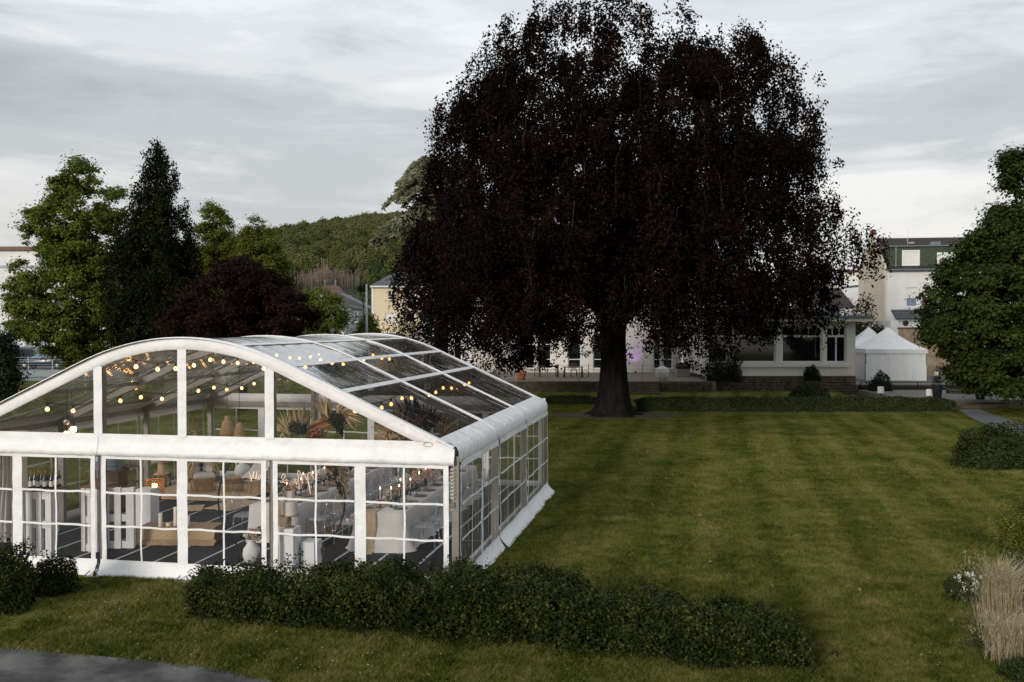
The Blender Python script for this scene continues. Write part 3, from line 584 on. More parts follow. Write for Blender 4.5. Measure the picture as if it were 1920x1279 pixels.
def cedar():
    rng = np.random.default_rng(31); Y = 64; uc = 826; t = thing('cedar_tree', 'grey green cedar with layered drooping boughs reaching out left of the beech', 'tree', ((uc - CXP) / F_PX * Y, Y, 0))
    m = MB(); m.tube([(0, 0, -.1), (.1, 0, 6), (0, 0, 15.8)], [.55, .4, .08], 9); m.build('trunk', MAT['bark'], t, True)
    P_, A_, S_ = [], [], []
    tiers = []
    for k in range(46):
        z = rng.choice([8.6, 9.8, 11.0, 12.2, 13.3, 14.3, 15.3]) + rng.normal(0, .15); a = rng.uniform(0, 6.283); ln = float(np.interp(z, [4.5, 6.5, 9, 11, 12.5, 14, 15.3, 16], [5.6, 6.4, 6.2, 5.4, 4.3, 3.3, 2.4, 1.0])) * rng.uniform(.55, 1.12)
        tiers.append((z, a, ln))
    for (z, a, ln) in tiers:
        d = np.array([math.cos(a), math.sin(a), 0]); sd_ = np.array([-d[1], d[0], 0]); rise = rng.uniform(.3, 1.0); dr = rng.uniform(.5, 1.6)
        def at(s): return np.array([0, 0, z]) + d * ln * s + np.array([0, 0, rise * math.sin(s * 2.2) - dr * s ** 3])
        pth = [at(s) for s in np.linspace(0, 1, 8)]
        MB().tube(pth, [.11 * (1 - i / 8.5) + .012 for i in range(8)], 5).build('bough', MAT['bark'], t, True)
        for q in range(26):
            s = rng.uniform(.35, 1.0); p0 = at(s); sg = rng.choice([-1, 1]); l2 = (1.15 - s) * 2.0 * rng.uniform(.5, 1) + .35
            dd = d * .75 + sd_ * sg * .8 + np.array([0, 0, -.35]); dd /= np.linalg.norm(dd)
            for w_ in range(15):
                f = rng.random(); P_.append(p0 + dd * l2 * f + np.array([0, 0, -.45 * l2 * f * f]) + rng.normal(0, .05, 3)); A_.append(dd * .7 + rng.normal(0, .45, 3) + np.array([0, 0, .1])); S_.append(rng.uniform(.34, .62))
    P_, A_, S_ = np.array(P_), np.array(A_), np.array(S_); n = rng.normal(0, .6, P_.shape) + np.array([-.3, -.7, .6])
    mesh_of('foliage', leaf_mesh('foliage', P_, n, A_, S_, MAT['leaf_cedar'], .30), t)
cedar()

# bare trodden ground and litter round the beech trunk
b = MB(); c0 = P(1150, 640, 47.4); rr_ = random.Random(2); b.poly([(c0.x + (2.5 + .7 * rr_.random()) * 1.25 * math.cos(a), 47.2 + (1.5 + .5 * rr_.random()) * math.sin(a), .007) for a in np.linspace(0, 2 * math.pi, 29)[:-1]])
structure(b.build('trodden_soil', M('trodden_earth', (.034, .026, .018), .95, (.05, .05, .018), 2.5, detail=8, pos='World', bump=.5, bscale=9)))
def litter():
    rng = np.random.default_rng(13); n = 420; x = np.concatenate([rng.normal(c0.x, 5.5, 220), rng.uniform(0, 16, 200)]); y = np.concatenate([rng.normal(45, 4, 220), rng.uniform(15, 42, 200)])
    pts = np.stack([x, y, np.full(n, .05)], 1); tv = [(-.05, 0, 0), (0, -.022, .012), (.05, 0, .004), (0, .022, .016)]
    scatter('fallen_leaves', tv, [(0, 1, 2, 3)], pts, np.stack([rng.normal(0, .3, n), rng.normal(0, .3, n), rng.random(n) * 6.28], 1), np.ones((n, 3)) * rng.uniform(.5, 1.3, (n, 1)), M('fallen_leaf', (.14, .075, .04), .9, (.24, .17, .09), .8, pos='World'))
litter()
# ------------------------------------------------------------------ clear-span party tent (local frame: X right along the front, Y into the depth)
W_, L_, ZE, ZB, FZ = 10.0, 9.9, 2.455, 2.17, .15
TENT = (C0[0], C0[1], 0.0)
def roofz(t):
    t = min(t, 10 - t)
    if t < 3: return 2.455 + .459 * t
    q = t - 3; return 3.832 + .459 * q - .459 * q * q / 4
def Tw(X, Y, z=FZ):      # tent coordinates to world
    return Vector((C0[0] + X * math.cos(TH) + Y * math.sin(TH), C0[1] - X * math.sin(TH) + Y * math.cos(TH), z))
tent = thing('party_tent', 'large white framed clear roofed party tent with arched gable lit inside by string lights', 'tent', TENT, -TH)
trng = np.random.default_rng(1)
ts = np.linspace(0, 10, 61)
# frame
for fy in (.06, 3.3, 6.6, L_ - .06):
    m = MB(); pts = [(-t, fy, roofz(t) - .13) for t in ts]
    for a, b_ in zip(pts[:-1], pts[1:]): m.bar(a, b_, .06, .13, (0, 1, 0) if False else (0, 0, 1))
    m.build('rafter', MAT['alu'], tent)
for X in (0, -10):
    s_ = 1 if X == 0 else -1
    for fy in (.06, 3.3, 6.6, L_ - .06):
        MB().box(X - .06 - (.0 if s_ > 0 else -.12) , X + .06 - (.0 if s_ > 0 else -.12) , fy - .05, fy + .05, .02, ZE - .15).build('post', MAT['alu'], tent)
    MB().box(X - .04, X + .04, .12, L_ - .12, ZE - .17, ZE - .07).build('eave_beam', MAT['alu'], tent)
    for fy in (.06, 3.3, 6.6, L_ - .06):
        MB().box(X - .16, X + .16, fy - .16, fy + .16, 0, .02).build('base_plate', MAT['steel'], tent)
for t in (2.0, 3.95, 5.0, 6.05, 8.0):
    MB().box(-t - .03, -t + .03, .1, L_ - .1, roofz(t) - .16, roofz(t) - .08).build('purlin', MAT['alu'], tent)
for fy in (.10, L_ - .10):
    for t in (10 / 3, 20 / 3):
        MB().box(-t - .05, -t + .05, fy - .05, fy + .05, .02, roofz(t) - .2).build('gable_upright', MAT['alu'], tent)
    MB().box(-9.95, -.05, fy - .035, fy + .035, ZB + .04, ZB + .16).build('gable_beam', MAT['alu'], tent)
# roof skin
zones = [(.24, 2.0), (2.0, 2.95), (2.95, 3.95), (3.95, 6.05), (6.05, 7.05), (7.05, 8.0), (8.0, 9.76)]
bays = [(0.0, 3.3), (3.3, 6.6), (6.6, 9.9)]
for (y0, y1) in bays:
    for zi, (t0, t1) in enumerate(zones):
        sg = trng.uniform(.01, .05); f1 = trng.uniform(3, 7); p1 = trng.random() * 6
        def fn(a, c):
            k = math.sin(math.pi * (a - t0) / (t1 - t0)) * math.sin(math.pi * (c - y0) / (y1 - y0))
            return (-a, c, roofz(a) - sg * k + .004 * math.sin(c * f1 * 2 + a + p1))
        MB().grid(fn, np.linspace(t0, t1, max(5, int((t1 - t0) * 7))), np.linspace(y0, y1, 24)).build('roof_panel', MAT['roof_film'], tent, True)
    for t in (2.0, 2.95, 3.95, 6.05, 7.05, 8.0):
        MB().grid(lambda a, c: (-a, c, roofz(a) + .010), [t - .055, t, t + .055], np.linspace(y0 + .075, y1 - .075, 9)).build('roof_seam', MAT['membrane'], tent, True)
for fy, w2 in ((-.02, .10), (3.3, .075), (6.6, .075), (L_ + .02, .10)):
    m = MB(); cr = [(-w2, 0), (-w2, .014), (-w2 * .4, .02), (w2 * .4, .02), (w2, .014), (w2, 0)]
    m.grid(lambda t, i: (-t, fy + cr[i][0], roofz(t) + cr[i][1] + .002), list(ts), range(6)); m.build('rafter_cover', MAT['membrane'], tent, True)
for X, sgn in ((0, 1), (-10, -1)):
    for (y0, y1) in bays:
        ph = trng.random() * 6
        pro = [(-.29, .133), (-.15, .072), (-.04, .026), (.045, -.02), (.07, -.09), (.075, -.17), (.065, -.25), (.045, -.285)]
        def fn(i, c):
            x, z = pro[i]; e = min((c - y0), (y1 - c)); wv = (.014 * math.sin(c * 9 + ph) * math.sin(c * 3.1 + ph) + .006 * math.sin(c * 31 + i * .8 + ph)) * (1 if i > 2 else .6); pin = -.03 * math.exp(-(e / .08) ** 2) if i > 2 else 0
            return (X + sgn * (x + wv + pin), c, ZE + z + .012 + wv * .4)
        MB().grid(fn, range(len(pro)), np.linspace(y0 + .01, y1 - .01, 90)).build('eave_valance', MAT['membrane'], tent, True)
def film_sheet(x0, x1, z0, z1, y=0.0, amp=.006, fold=0.0, seed=0, mat='film', parent=None, name='window_film'):
    r = random.Random(seed); p1, p2, k1 = r.random() * 6, r.random() * 6, r.uniform(3, 6)
    def fn(x, z):
        return (x, y + amp * math.sin(x * k1 + p1) * math.sin(z * 2.6 + p2) + fold * math.sin(x * 26 + p1 + .6 * math.sin(z * 3)) * (.4 + .6 * math.sin(x * 5 + p2) ** 2), z)
    n = 14 if not fold else 60
    return MB().grid(fn, np.linspace(x0, x1, n), np.linspace(z0, z1, 8)).build(name, MAT[mat], parent, True)
def wavy_strip(a, b_, w_, y, seed, n=12, amp=.007, vertical=False):
    r = random.Random(seed); p1 = r.random() * 6; p2 = r.random() * 6; m = MB()
    def fn(t, s):
        x = a[0] + (b_[0] - a[0]) * t; z = a[1] + (b_[1] - a[1]) * t; o = amp * (math.sin(t * 9 + p1) + .6 * math.sin(t * 21 + p2))
        return (x + o + s * w_ / 2, y, z) if vertical else (x, y, z + o + s * w_ / 2)
    return m.grid(fn, np.linspace(0, 1, n), (-1, 1))
def wall_bay(root, x0, x1, wins, seed, yo, bars_v=1, zt=ZB + .03, skirt=.14, zw0=.27, zw1=2.10, thick=.0, folds=0.0, mg=.0):
    """one bay of membrane wall in the XZ plane at depth yo (outside is -Y); wins: window x-ranges"""
    m = MB(); zs = [zw0, zw1]
    xs = sorted({x0, x1, *[q for w2 in wins for q in w2]}); p1 = seed * 1.7
    def off(x, z): return yo - .01 * math.sin(x * 4.0 + p1) * math.sin(z * 3 + p1) + .006 * math.sin(z * 11 + x * 3 + p1)
    def patch(xa, xb, za, zb):
        m.grid(lambda x, z: (x, off(x, z), z), np.linspace(xa, xb, max(2, int((xb - xa) / .12) + 2)), np.linspace(za, zb, max(2, int((zb - za) / .2) + 2)))
    patch(x0, x1, zw1, zt)
    for a, b_ in zip(xs[:-1], xs[1:]):
        c = (a + b_) / 2
        if not any(w2[0] < c < w2[1] for w2 in wins): patch(a, b_, zw0, zw1)
    pan = m.build('wall_panel', MAT['membrane'], root, True)
    def sk(x, i):
        z = [zw0, .20, .10, .0, -.03][i]; o = [0, .0, .35, .85, 1.0][i] * skirt
        return (x, off(x, z) - o - .015 * math.sin(x * 7 + p1) * (i / 4), z + .012 * math.sin(x * 3.3 + p1) * (i / 4))
    MB().grid(sk, np.linspace(x0 - .03, x1 + .03, 24), range(5)).build('skirt', MAT['membrane'], pan, True)
    for j, (a, b_) in enumerate(wins):
        film_sheet(a, b_, zw0, zw1, yo + .004, .011, folds, seed * 10 + j, 'filmfold' if folds else 'film', pan)
        for q in range(1, bars_v + 1):
            x = a + (b_ - a) * q / (bars_v + 1); wavy_strip((x, zw0), (x, zw1), .034, yo - .006, seed * 31 + q + j, vertical=True).build('glazing_bar', MAT['membrane'], pan)
        for z in (zw0 + (zw1 - zw0) / 3, zw0 + (zw1 - zw0) * 2 / 3):
            wavy_strip((a, z), (b_, z), .036, yo - .009, seed * 17 + j + int(z * 10)).build('glazing_bar', MAT['membrane'], pan)
    return pan
fb = [(-10 / 3, 0), (-20 / 3, -10 / 3), (-10, -20 / 3)]
def gable(root, flip, seed):
    for k, (a, b_) in enumerate(fb):
        x0, x1 = a + .065, b_ - .065; mid = (a + b_) / 2
        if k == 0: x1 = b_ - .1
        if k == 2: x0 = a + .1
        wall_bay(root, x0, x1, [(x0 + .09, mid - .10), (mid + .10, x1 - .09)], seed + k, -.045)
        # horizontal membrane band, bulging roll at its foot
        pr = [(-.030, ZB + .385), (-.034, ZB + .28), (-.045, ZB + .16), (-.085, ZB + .12), (-.105, ZB + .06), (-.09, ZB - .005), (-.05, ZB - .02)]
        ph = seed + k * 2.0
        def fn(i, x):
            y, z = pr[i]; e = min(x - a, b_ - x); pin = .02 * math.exp(-(e / .12) ** 2) * (i > 2); top = min(z, roofz(-x) - .02)
            return (x, y + (.010 * math.sin(x * 8 + ph + z * 9) * math.sin(x * 2.7) + .005 * math.sin(x * 27 + z * 30 + ph) * math.sin(x * 4.1 + ph)) * (i > 0) + pin, top)
        MB().grid(fn, range(len(pr)), np.linspace(a, b_, 90)).build('gable_band', MAT['membrane'], root, True)
    zt = ZB + .375
    segs = [(.0, 10 / 3), (10 / 3, 5), (5, 20 / 3), (20 / 3, 10)]
    for (t0, t1) in segs:
        tt = [t for t in np.linspace(t0, t1, 24) if roofz(t) - .10 > zt]; ps = []
        for t in tt: ps.append((-t, -.02, roofz(t) - .10))
        m = MB(); m.grid(lambda t, s: (-t, -.02 + .004 * math.sin(t * 5 + s * 3), zt + (roofz(t) - .10 - zt) * s), tt, np.linspace(0, 1, 5)); m.build('gable_film', MAT['film'], root, True)
    m = MB(); pr = [(-.035, .0), (-.05, -.02), (-.045, -.115), (-.05, -.205), (-.03, -.225)]
    def fa(i, t):
        y, z = pr[i]; sl = math.hypot(1, (roofz(min(t + .01, 10)) - roofz(max(t - .01, 0))) / .02); zz = roofz(t) + z * sl * .92
        return (-t, y + .004 * math.sin(t * 11 + i), max(zz, ZB + .37 if i > 1 else 0))
    m.grid(fa, range(5), list(ts)); m.build('arch_band', MAT['membrane'], root, True)
    for t in (10 / 3, 5, 20 / 3):
        m = MB(); m.grid(lambda s, z: (-t + s * .085, -.04 - .006 * (1 - abs(s)) - .003 * math.sin(z * 9 + t), z), (-1, -.5, .5, 1), np.linspace(zt - .02, roofz(t) - .2, 10)); m.build('mullion_sleeve', MAT['membrane'], root, True)
def placed(fn, loc, rz):
    n = len(kids(tent)); fn()
    for o in KIDS[tent.name][n:]:
        o.location = loc; o.rotation_euler = (0, 0, rz)
gable(tent, False, 1)
placed(lambda: gable(tent, True, 11), (-10, L_, 0), math.pi)
def side(seed, near):
    for k, (a, b_) in enumerate(bays):
        x0, x1 = a + .06, b_ - .06
        if near and k == 0:
            wall_bay(tent, x0, x1, [(x0 + .05, 1.66), (1.80, x1 - .05)], seed + k, -.085, 1, ZE - .24, .16, folds=.022)
        else:
            wall_bay(tent, x0, x1, [(x0 + .07, x1 - .07)], seed + k, -.085, 3, ZE - .24, .24 if near else .14, folds=.007 if near else 0)
placed(lambda: side(40, True), (0, 0, 0), R(90))
placed(lambda: side(60, False), (-10, L_, 0), R(-90))
# levelling feet under the skirt at the lower left
for X in (-10 / 3 - 1.55, -20 / 3):
    m = MB()
    for dx in (-.09, .09): m.bar((X + dx * 1.6, -.27, .01), (X + dx * .6, -.22, .10), .018)
    m.bar((X - .15, -.27, .008), (X + .15, -.27, .008), .016); m.build('levelling_foot', MAT['steel'], tent)
# small maker's mark of the gable corner: an outlined lozenge
m = MB(); lx, lz = -.46, ZB + .33
pts = [(lx - .085, lz), (lx - .05, lz + .035), (lx + .05, lz + .035), (lx + .085, lz), (lx + .05, lz - .03), (lx - .05, lz - .03)]
for a, b_ in zip(pts, pts[1:] + pts[:1]): m.bar((a[0], -.042, a[1]), (b_[0], -.042, b_[1]), .007)
m.build('logo', M('grey_print', (.25, .25, .25)), tent)
# wire bracing
m = MB()
for X in (-.1, -9.9):
    for (y0, y1) in (bays[0], bays[2]):
        ta, tb = (.2, 4.9) if X > -5 else (9.8, 5.1)
        m.tube([(-ta, y0 + .1, roofz(ta) - .1), (-tb, y1 - .1, roofz(tb) - .1)], .005, 4); m.tube([(-ta, y1 - .1, roofz(ta) - .1), (-tb, y0 + .1, roofz(tb) - .1)], .005, 4)
m.build('bracing_wire', MAT['steel'], tent)['kind'] = 'stuff'
# ---- floor
flo = structure(MB().box(-9.88, -.12, .12, L_ - .12, .02, FZ - .005).build('tent_floor', MAT['strip'], None, loc=TENT)); flo.rotation_euler = (0, 0, -TH)
xs = [-9.86 + i * 9.72 / 12 for i in range(13)]; ys = [.14, 1.6, 3.2, 5.1, 7.0, 8.6, 9.76]; pan_me = {}
for i in range(12):
    for j in range(6):
        if j not in pan_me:
            mm = MB(); mm.box(0, 9.72 / 12 - .06, 0, ys[j + 1] - ys[j] - (.012 if j != 1 else .04), FZ - .011, FZ); pan_me[j] = mm.build('floor_panel', MAT['floor'], flo, loc=(xs[i], ys[j], 0)).data
        else: mesh_of('floor_panel', pan_me[j], flo, (xs[i], ys[j], 0))

# straps, ratchets and lacing at the front posts
lace = M('webbing_grey', (.16, .16, .16), .7)
for t in (10 / 3, 20 / 3):
    MB().bbox(-t - .028, -t + .028, -.085, -.055, ZB - .12, ZB - .03, .006).build('ratchet', MAT['steel'], tent)
    MB().box(-t - .012, -t + .012, -.072, -.060, ZB - .42, ZB - .122).build('strap', lace, tent)
    MB().bbox(-t - .05, -t + .05, -.12, -.06, .05, .10, .01).build('foot_clamp', MAT['steel'], tent)
m = MB(); lx = -.035
for k in range(9):
    z = ZB - .06 - k * .06; m.tube([(lx - .03, -.06, z), (lx + .03, -.075, z - .03)], .005, 4); m.tube([(lx + .03, -.06, z), (lx - .03, -.075, z - .03)], .005, 4)
m.build('corner_lacing', MAT['candle'], tent)['kind'] = 'stuff'
MB().box(lx - .012, lx + .012, -.07, -.058, ZB - .72, ZB - .62).build('strap', lace, tent)
for fy in (3.3, 6.6):
    MB().bbox(.085, .115, fy - .03, fy + .03, ZE - .42, ZE - .33, .006).build('ratchet', MAT['steel'], tent)
# ------------------------------------------------------------------ inside the tent
def strip_of_lights(name, t, label, n, y0, y1, drop, seed):
    rng = random.Random(seed); th = thing(name, label, 'string lights', TENT, -TH, 'string lights under the tent roof')
    z = roofz(t) - .20; anchors = [y0] + [y for y in (3.3, 6.6) if y0 < y < y1] + [y1]
    def zz(y):
        for a, b_ in zip(anchors[:-1], anchors[1:]):
            if a <= y <= b_ + 1e-6: q = (y - a) / (b_ - a); return z - drop * 4 * q * (1 - q)
        return z
    ys_ = np.linspace(y0, y1, 46); MB().tube([(-t + .01 * math.sin(y * 3), y, zz(y)) for y in ys_], .009, 5).build('cable', MAT['rope'], th)
    for i in range(n):
        y = y0 + (y1 - y0) * (i + .45 + rng.uniform(-.12, .12)) / n; c = (-t, y, zz(y))
        MB().lathe(c, [(.018, -.075), (.022, -.06), (.02, 0.0)], 8).build('socket', MAT['rope'], th)
        MB().lathe(c, [(.001, -.165), (.024, -.16), (.041, -.14), (.044, -.12), (.034, -.095), (.018, -.072)], 12).build('bulb', MAT['bulb'], th, True)
strip_of_lights('string_lights', 1.95, 'string of warm bulbs under the lower right slope of the clear roof', 14, .25, 9.6, .10, 1)
strip_of_lights('string_lights', 3.75, 'string of warm bulbs just right of the roof ridge', 14, .25, 9.6, .14, 2)
strip_of_lights('string_lights', 6.25, 'string of warm bulbs just left of the roof ridge', 14, .25, 9.6, .14, 3)
strip_of_lights('string_lights', 8.15, 'string of warm bulbs under the lower left slope of the clear roof', 12, .25, 9.6, .18, 4)
# hanging cluster of clear pendant bulbs at the left
pend = thing('pendant_lamp', 'cluster of hanging glass pendant bulbs under the left end of the arch', 'pendant lamp', TENT, -TH)
pX, pY = to_tent(*P(129, 780, 17.9)[:2])
for dx, dy, zb in ((-.05, 0, 2.72), (.06, .05, 2.58), (.0, -.06, 2.50)):
    MB().tube([(pX + dx, pY + dy, zb), (pX + dx * .6, pY + dy * .6, roofz(-pX) - .14)], .006, 4).build('cable', MAT['rope'], pend)
    MB().lathe((pX + dx, pY + dy, zb), [(.03, .07), (.034, .0), (.03, -.01)], 8).build('socket', MAT['rope'], pend)
    MB().ball((pX + dx, pY + dy, zb - .06), .06, 12).build('bulb', MAT['glow'] if zb < 2.65 else MAT['acrylic'], pend, True)
# ---- banquet tables
def cloth(x0, x1, y0, y1, z0, z1, seed, flare=.10, amp=.028):
    r = random.Random(seed); per = []; n = 150; Lx, Ly = x1 - x0, y1 - y0; tot = 2 * (Lx + Ly)
    for i in range(n):
        s = tot * i / n
        if s < Lx: p = (x0 + s, y0, 0, -1)
        elif s < Lx + Ly: p = (x1, y0 + s - Lx, 1, 0)
        elif s < 2 * Lx + Ly: p = (x1 - (s - Lx - Ly), y1, 0, 1)
        else: p = (x0, y1 - (s - 2 * Lx - Ly), -1, 0)
        per.append((*p, s))
    lv = [(z1, -.012, 0), (z1 - .015, .006, 0), (z1 - .2, .02, .25), (z0 + .3, .05, .7), (z0 + .05, flare, 1), (z0 + .004, flare + .05, 1.15)]
    ph = r.random() * 6; vs_, fs = [], []
    for (z, o, a) in lv:
        for (x, y, nx, ny, s) in per:
            f = o + a * amp * (math.sin(s * 9 + ph) + .7 * math.sin(s * 17.3 + 2 * ph)); vs_.append((x + nx * f, y + ny * f, z))
    k = len(lv)
    for i in range(k - 1):
        for j in range(n): fs.append((i * n + j, (i + 1) * n + j, (i + 1) * n + (j + 1) % n, i * n + (j + 1) % n))
    fs.append(tuple(range(n)))
    return vs_, fs
def wear(root_list, X, Y, rz): pass
chair0 = thing('ghost_chair', 'clear acrylic oval back chair pulled out at the left side of the left table', 'chair', (0, 0, 0), 0, 'clear acrylic chairs along the tables')
MB().bbox(-.21, .21, -.21, .21, .43, .46, .05).build('seat', MAT['acrylic'], chair0)
m = MB(); pf = []
for q in range(17):
    a = math.pi * q / 16 * 1.0; pf.append((-.19 * math.cos(a) * 1.0, .21 + .05 * math.sin(a), .52 + .40 * math.sin(a) ** .7))
m.tube(pf, .014, 6); m.build('back_frame', MAT['acrylic'], chair0, True)
m = MB(); m.grid(lambda u, v: (u * .17 * math.sqrt(max(0, 1 - max(0, v - .45) ** 2 / .31)), .215 + .05 * v - .03 * u * u, .53 + .36 * v), np.linspace(-1, 1, 7), np.linspace(0, 1, 7)); m.build('backrest', MAT['acrylic'], chair0, True)
for sx_, sy_ in ((-1, -1), (1, -1), (-1, 1), (1, 1)):
    m = MB(); m.tube([(sx_ * .18, sy_ * .18, .43), (sx_ * .20, sy_ * .22, .0)], [.018, .013], 6); m.build('leg', MAT['acrylic'], chair0, True)
plate0 = MB().lathe((0, 0, 0), [(.001, .006), (.09, .006), (.15, .016), (.152, .012), (.09, .0), (.001, .0)], 20).build('charger_plate', MAT['pewter'], None, True)
gob0 = MB().lathe((0, 0, 0), [(.034, 0), (.03, .006), (.006, .012), (.006, .10), (.03, .12), (.043, .16), (.042, .19), (.034, .225), (.031, .224), (.038, .19), (.001, .14)], 14).build('wine_goblet', MAT['darkglass'], None, True)
def nap():
    m = MB(); m.grid(lambda x, s: ((.05 + .012 * math.sin(s * 9)) * x + .01 * math.sin(s * 7), -.10 + .24 * min(s, .62) + (.012 * (s > .62)), .012 + .01 * math.cos(x * 5) - (max(0, s - .62)) * .55), np.linspace(-1, 1, 6), np.linspace(0, 1, 9)); return m
nap0 = nap().build('napkin', MAT['runner'], None, True)
firsts = {'plate': True, 'gob': True, 'nap': True, 'chair': True}
def put(proto, key, X, Y, z, rz, label, group, cat):
    if firsts[key]:
        firsts[key] = False; o = proto; o.location = Tw(X, Y, z); o.rotation_euler = (0, 0, rz - TH); tag(o, label, cat, group)
    else: o = dup(proto, Tw(X, Y, z), rz - TH, label, group)
    return o
TABS = [('right', -2.04, 1.98, 8.3), ('left', -4.36, 2.25, 8.3)]
stick0 = None
def candlestick(first, X, Y, z, h, label):
    global stick0
    if stick0 is None:
        stick0 = thing('candlestick', label, 'candlestick', Tw(X, Y, z), 0, 'lit candles on the tables')
        MB().lathe((0, 0, 0), [(.05, 0), (.05, .008), (.012, .015), (.010, .14), (.02, .16), (.014, .17)], 10).build('holder', MAT['black'], stick0, True)
        MB().lathe((0, 0, 0), [(.012, .15), (.011, .40)], 8).build('candle', MAT['candle'], stick0)
        MB().lathe((0, 0, 0), [(.001, .402), (.011, .418), (.009, .435), (.001, .47)], 8).build('flame', MAT['flame'], stick0, True)
        stick0.scale = (1, 1, h); return stick0
    return dup(stick0, Tw(X, Y, z), 0, label, scale=(1, 1, h))
MAT['bl_pink'] = leafmat('pink_petal', (.58, .34, .28), (.68, .46, .38), (.74, .56, .48), .35)
MAT['bl_white'] = leafmat('white_petal', (.60, .55, .49), (.70, .66, .60), (.74, .70, .66), .2)
MAT['bl_peach'] = leafmat('peach_petal', (.55, .30, .16), (.62, .40, .24), (.66, .5, .34), .2)
MAT['bl_wine'] = leafmat('wine_petal', (.05, .010, .014), (.09, .016, .022), (.13, .03, .03), .1)
MAT['bl_leaf'] = leafmat('grey_green_leaf', (.018, .022, .014), (.035, .042, .026), (.06, .065, .045), .1)
MAT['bl_dry'] = leafmat('dried_palm_leaf', (.28, .19, .10), (.42, .30, .17), (.54, .40, .24), .25)
MAT['bl_rust'] = leafmat('rust_dried_leaf', (.20, .08, .04), (.32, .14, .07), (.42, .22, .12), .2)
MAT['bl_dark'] = leafmat('dark_dried_leaf', (.012, .011, .010), (.025, .022, .018), (.045, .04, .03), .05)
MAT['bl_pampas'] = leafmat('pampas_plume', (.34, .25, .16), (.46, .36, .24), (.55, .45, .32), .3)
def petals(rng, c, r, n, size, mat, parent, name, flat=.7):
    d = unit(rng.normal(0, 1, (n, 3))); p = np.array(c) + d * r * (rng.random((n, 1)) ** .4) * np.array([1, 1, flat]); return mesh_of(name, leaf_mesh(name, p, d + rng.normal(0, .4, (n, 3)), rng.normal(0, 1, (n, 3)), size * rng.uniform(.7, 1.3, n), mat, .8), parent)
def centrepiece(X, Y, z, seed, label):
    rng = np.random.default_rng(seed); t = thing('flower_arrangement', label, 'flowers', Tw(X, Y, z), -TH, 'flower arrangements along the tables')
    petals(rng, (0, 0, .08), .16, 36, .07, MAT['bl_leaf'], t, 'greenery')
    ms_ = [MAT['bl_white'], MAT['bl_pink'], MAT['bl_peach'], MAT['bl_white'], MAT['bl_pink'], MAT['bl_white']]
    for k in range(10):
        petals(rng, (rng.normal(0, .12), rng.normal(0, .20), .12 + rng.random() * .20), .085, 46, .065, ms_[(k + seed) % 6], t, 'blossom', .9)
SIDE = {1: 'right', -1: 'left'}
for (nm, X, y0, y1) in TABS:
    t = thing('banquet_table', f'long trestle table under the ivory cloth on the {nm}', 'table', Tw(X, (y0 + y1) / 2), -TH, 'long banquet tables'); hy = (y1 - y0) / 2
    MB().box(-.47, .47, -hy + .02, hy - .02, .71, .735).build('tabletop', MAT['brown_wood'], t)
    for lx in (-.38, .38):
        for ly in (-hy + .3, hy - .3): MB().box(lx - .02, lx + .02, ly - .02, ly + .02, 0, .71).build('leg', MAT['alu'], t)
    vs_, fs = cloth(-.5, .5, -hy, hy, 0, .745, 5 if nm == 'right' else 8, .13 if nm == 'right' else .06, .03)
    o = MB().add(vs_, fs).build('tablecloth', MAT['linen'], None, True, Tw(X, (y0 + y1) / 2)); o.rotation_euler = (0, 0, -TH); tag(o, f'ivory linen cloth draped to the floor over the {nm} long table', 'tablecloth', 'ivory tablecloths')
    # gauze runner down the middle, spilling over the near end
    rl_ = [(hy - .1, .752), (0, .753), (-hy + .02, .753), (-hy - .035, .735), (-hy - .06, .5), (-hy - .10, .25), (-hy - .16, .04), (-hy - .34, .012)] if nm == 'right' else [(hy - .1, .752), (0, .753), (-hy + .02, .753), (-hy - .03, .735), (-hy - .05, .55), (-hy - .08, .36)]
    sh = -.2 if nm == 'right' else .17
    m = MB(); m.grid(lambda i, s: (sh * (1 if i > 2 else 1) + s * (.17 + .02 * math.sin(i * 2)), rl_[i][0] - (.02 * (1 + math.sin(s * 13 + i)) if i > 2 else 0), rl_[i][1] + (.004 * math.sin(s * 9) if i < 3 else 0)), range(len(rl_)), np.linspace(-1, 1, 14))
    o = m.build('table_runner', MAT['runner'], None, True, Tw(X, (y0 + y1) / 2)); o.rotation_euler = (0, 0, -TH); tag(o, f'sand coloured gauze runner hanging over the near end of the {nm} table', 'table runner', 'gauze runners')
    zt = FZ + .75; n = 8
    for i in range(n):
        y = y0 + .42 + i * (y1 - y0 - .7) / n
        for s in (1, -1):
            who = f'{ORD[i]} from the near end, {SIDE[s]} side of the {nm} table'
            put(plate0, 'plate', X + s * .31, y, zt, 0, f'grey charger plate, {who}', 'grey charger plates', 'plate')
            put(gob0, 'gob', X + s * .17, y + .17, zt, 0, f'black wine goblet, {who}', 'black wine goblets', 'goblet')
            put(nap0, 'nap', X + s * .33, y, zt + .008, R(-90) * s + math.pi, f'sand napkin, {who}', 'sand napkins', 'napkin')
            if not (nm == 'left' and s == -1 and i > 0):
                put(chair0, 'chair', X + s * (.78 + .05 * trng.random()), y + .08, FZ, R(-90) * s + trng.normal(0, .08), f'clear acrylic chair, {who}', 'clear acrylic chairs along the tables', 'chair')
    for k in range(9):
        y = y0 + .4 + k * .68
        if k % 2 or k == 4: centrepiece(X - .02, y, zt, 100 + k + int(X * -10), f'pink and white flowers, {ORD[[1, 0, 2, 1, 2, 3, 3, 4][k]]} bunch from the near end of the {nm} table')
        for q, dx in enumerate((-.10, .07) if k % 2 == 0 else (.11,)):
            candlestick(None, X + dx + trng.normal(0, .015), y + .1 * q + trng.normal(0, .04), zt, trng.uniform(.75, 1.0), f'lit candle {"left" if dx < 0 else "right"} of centre, {ORD[k]} row from the near end, {nm} table')
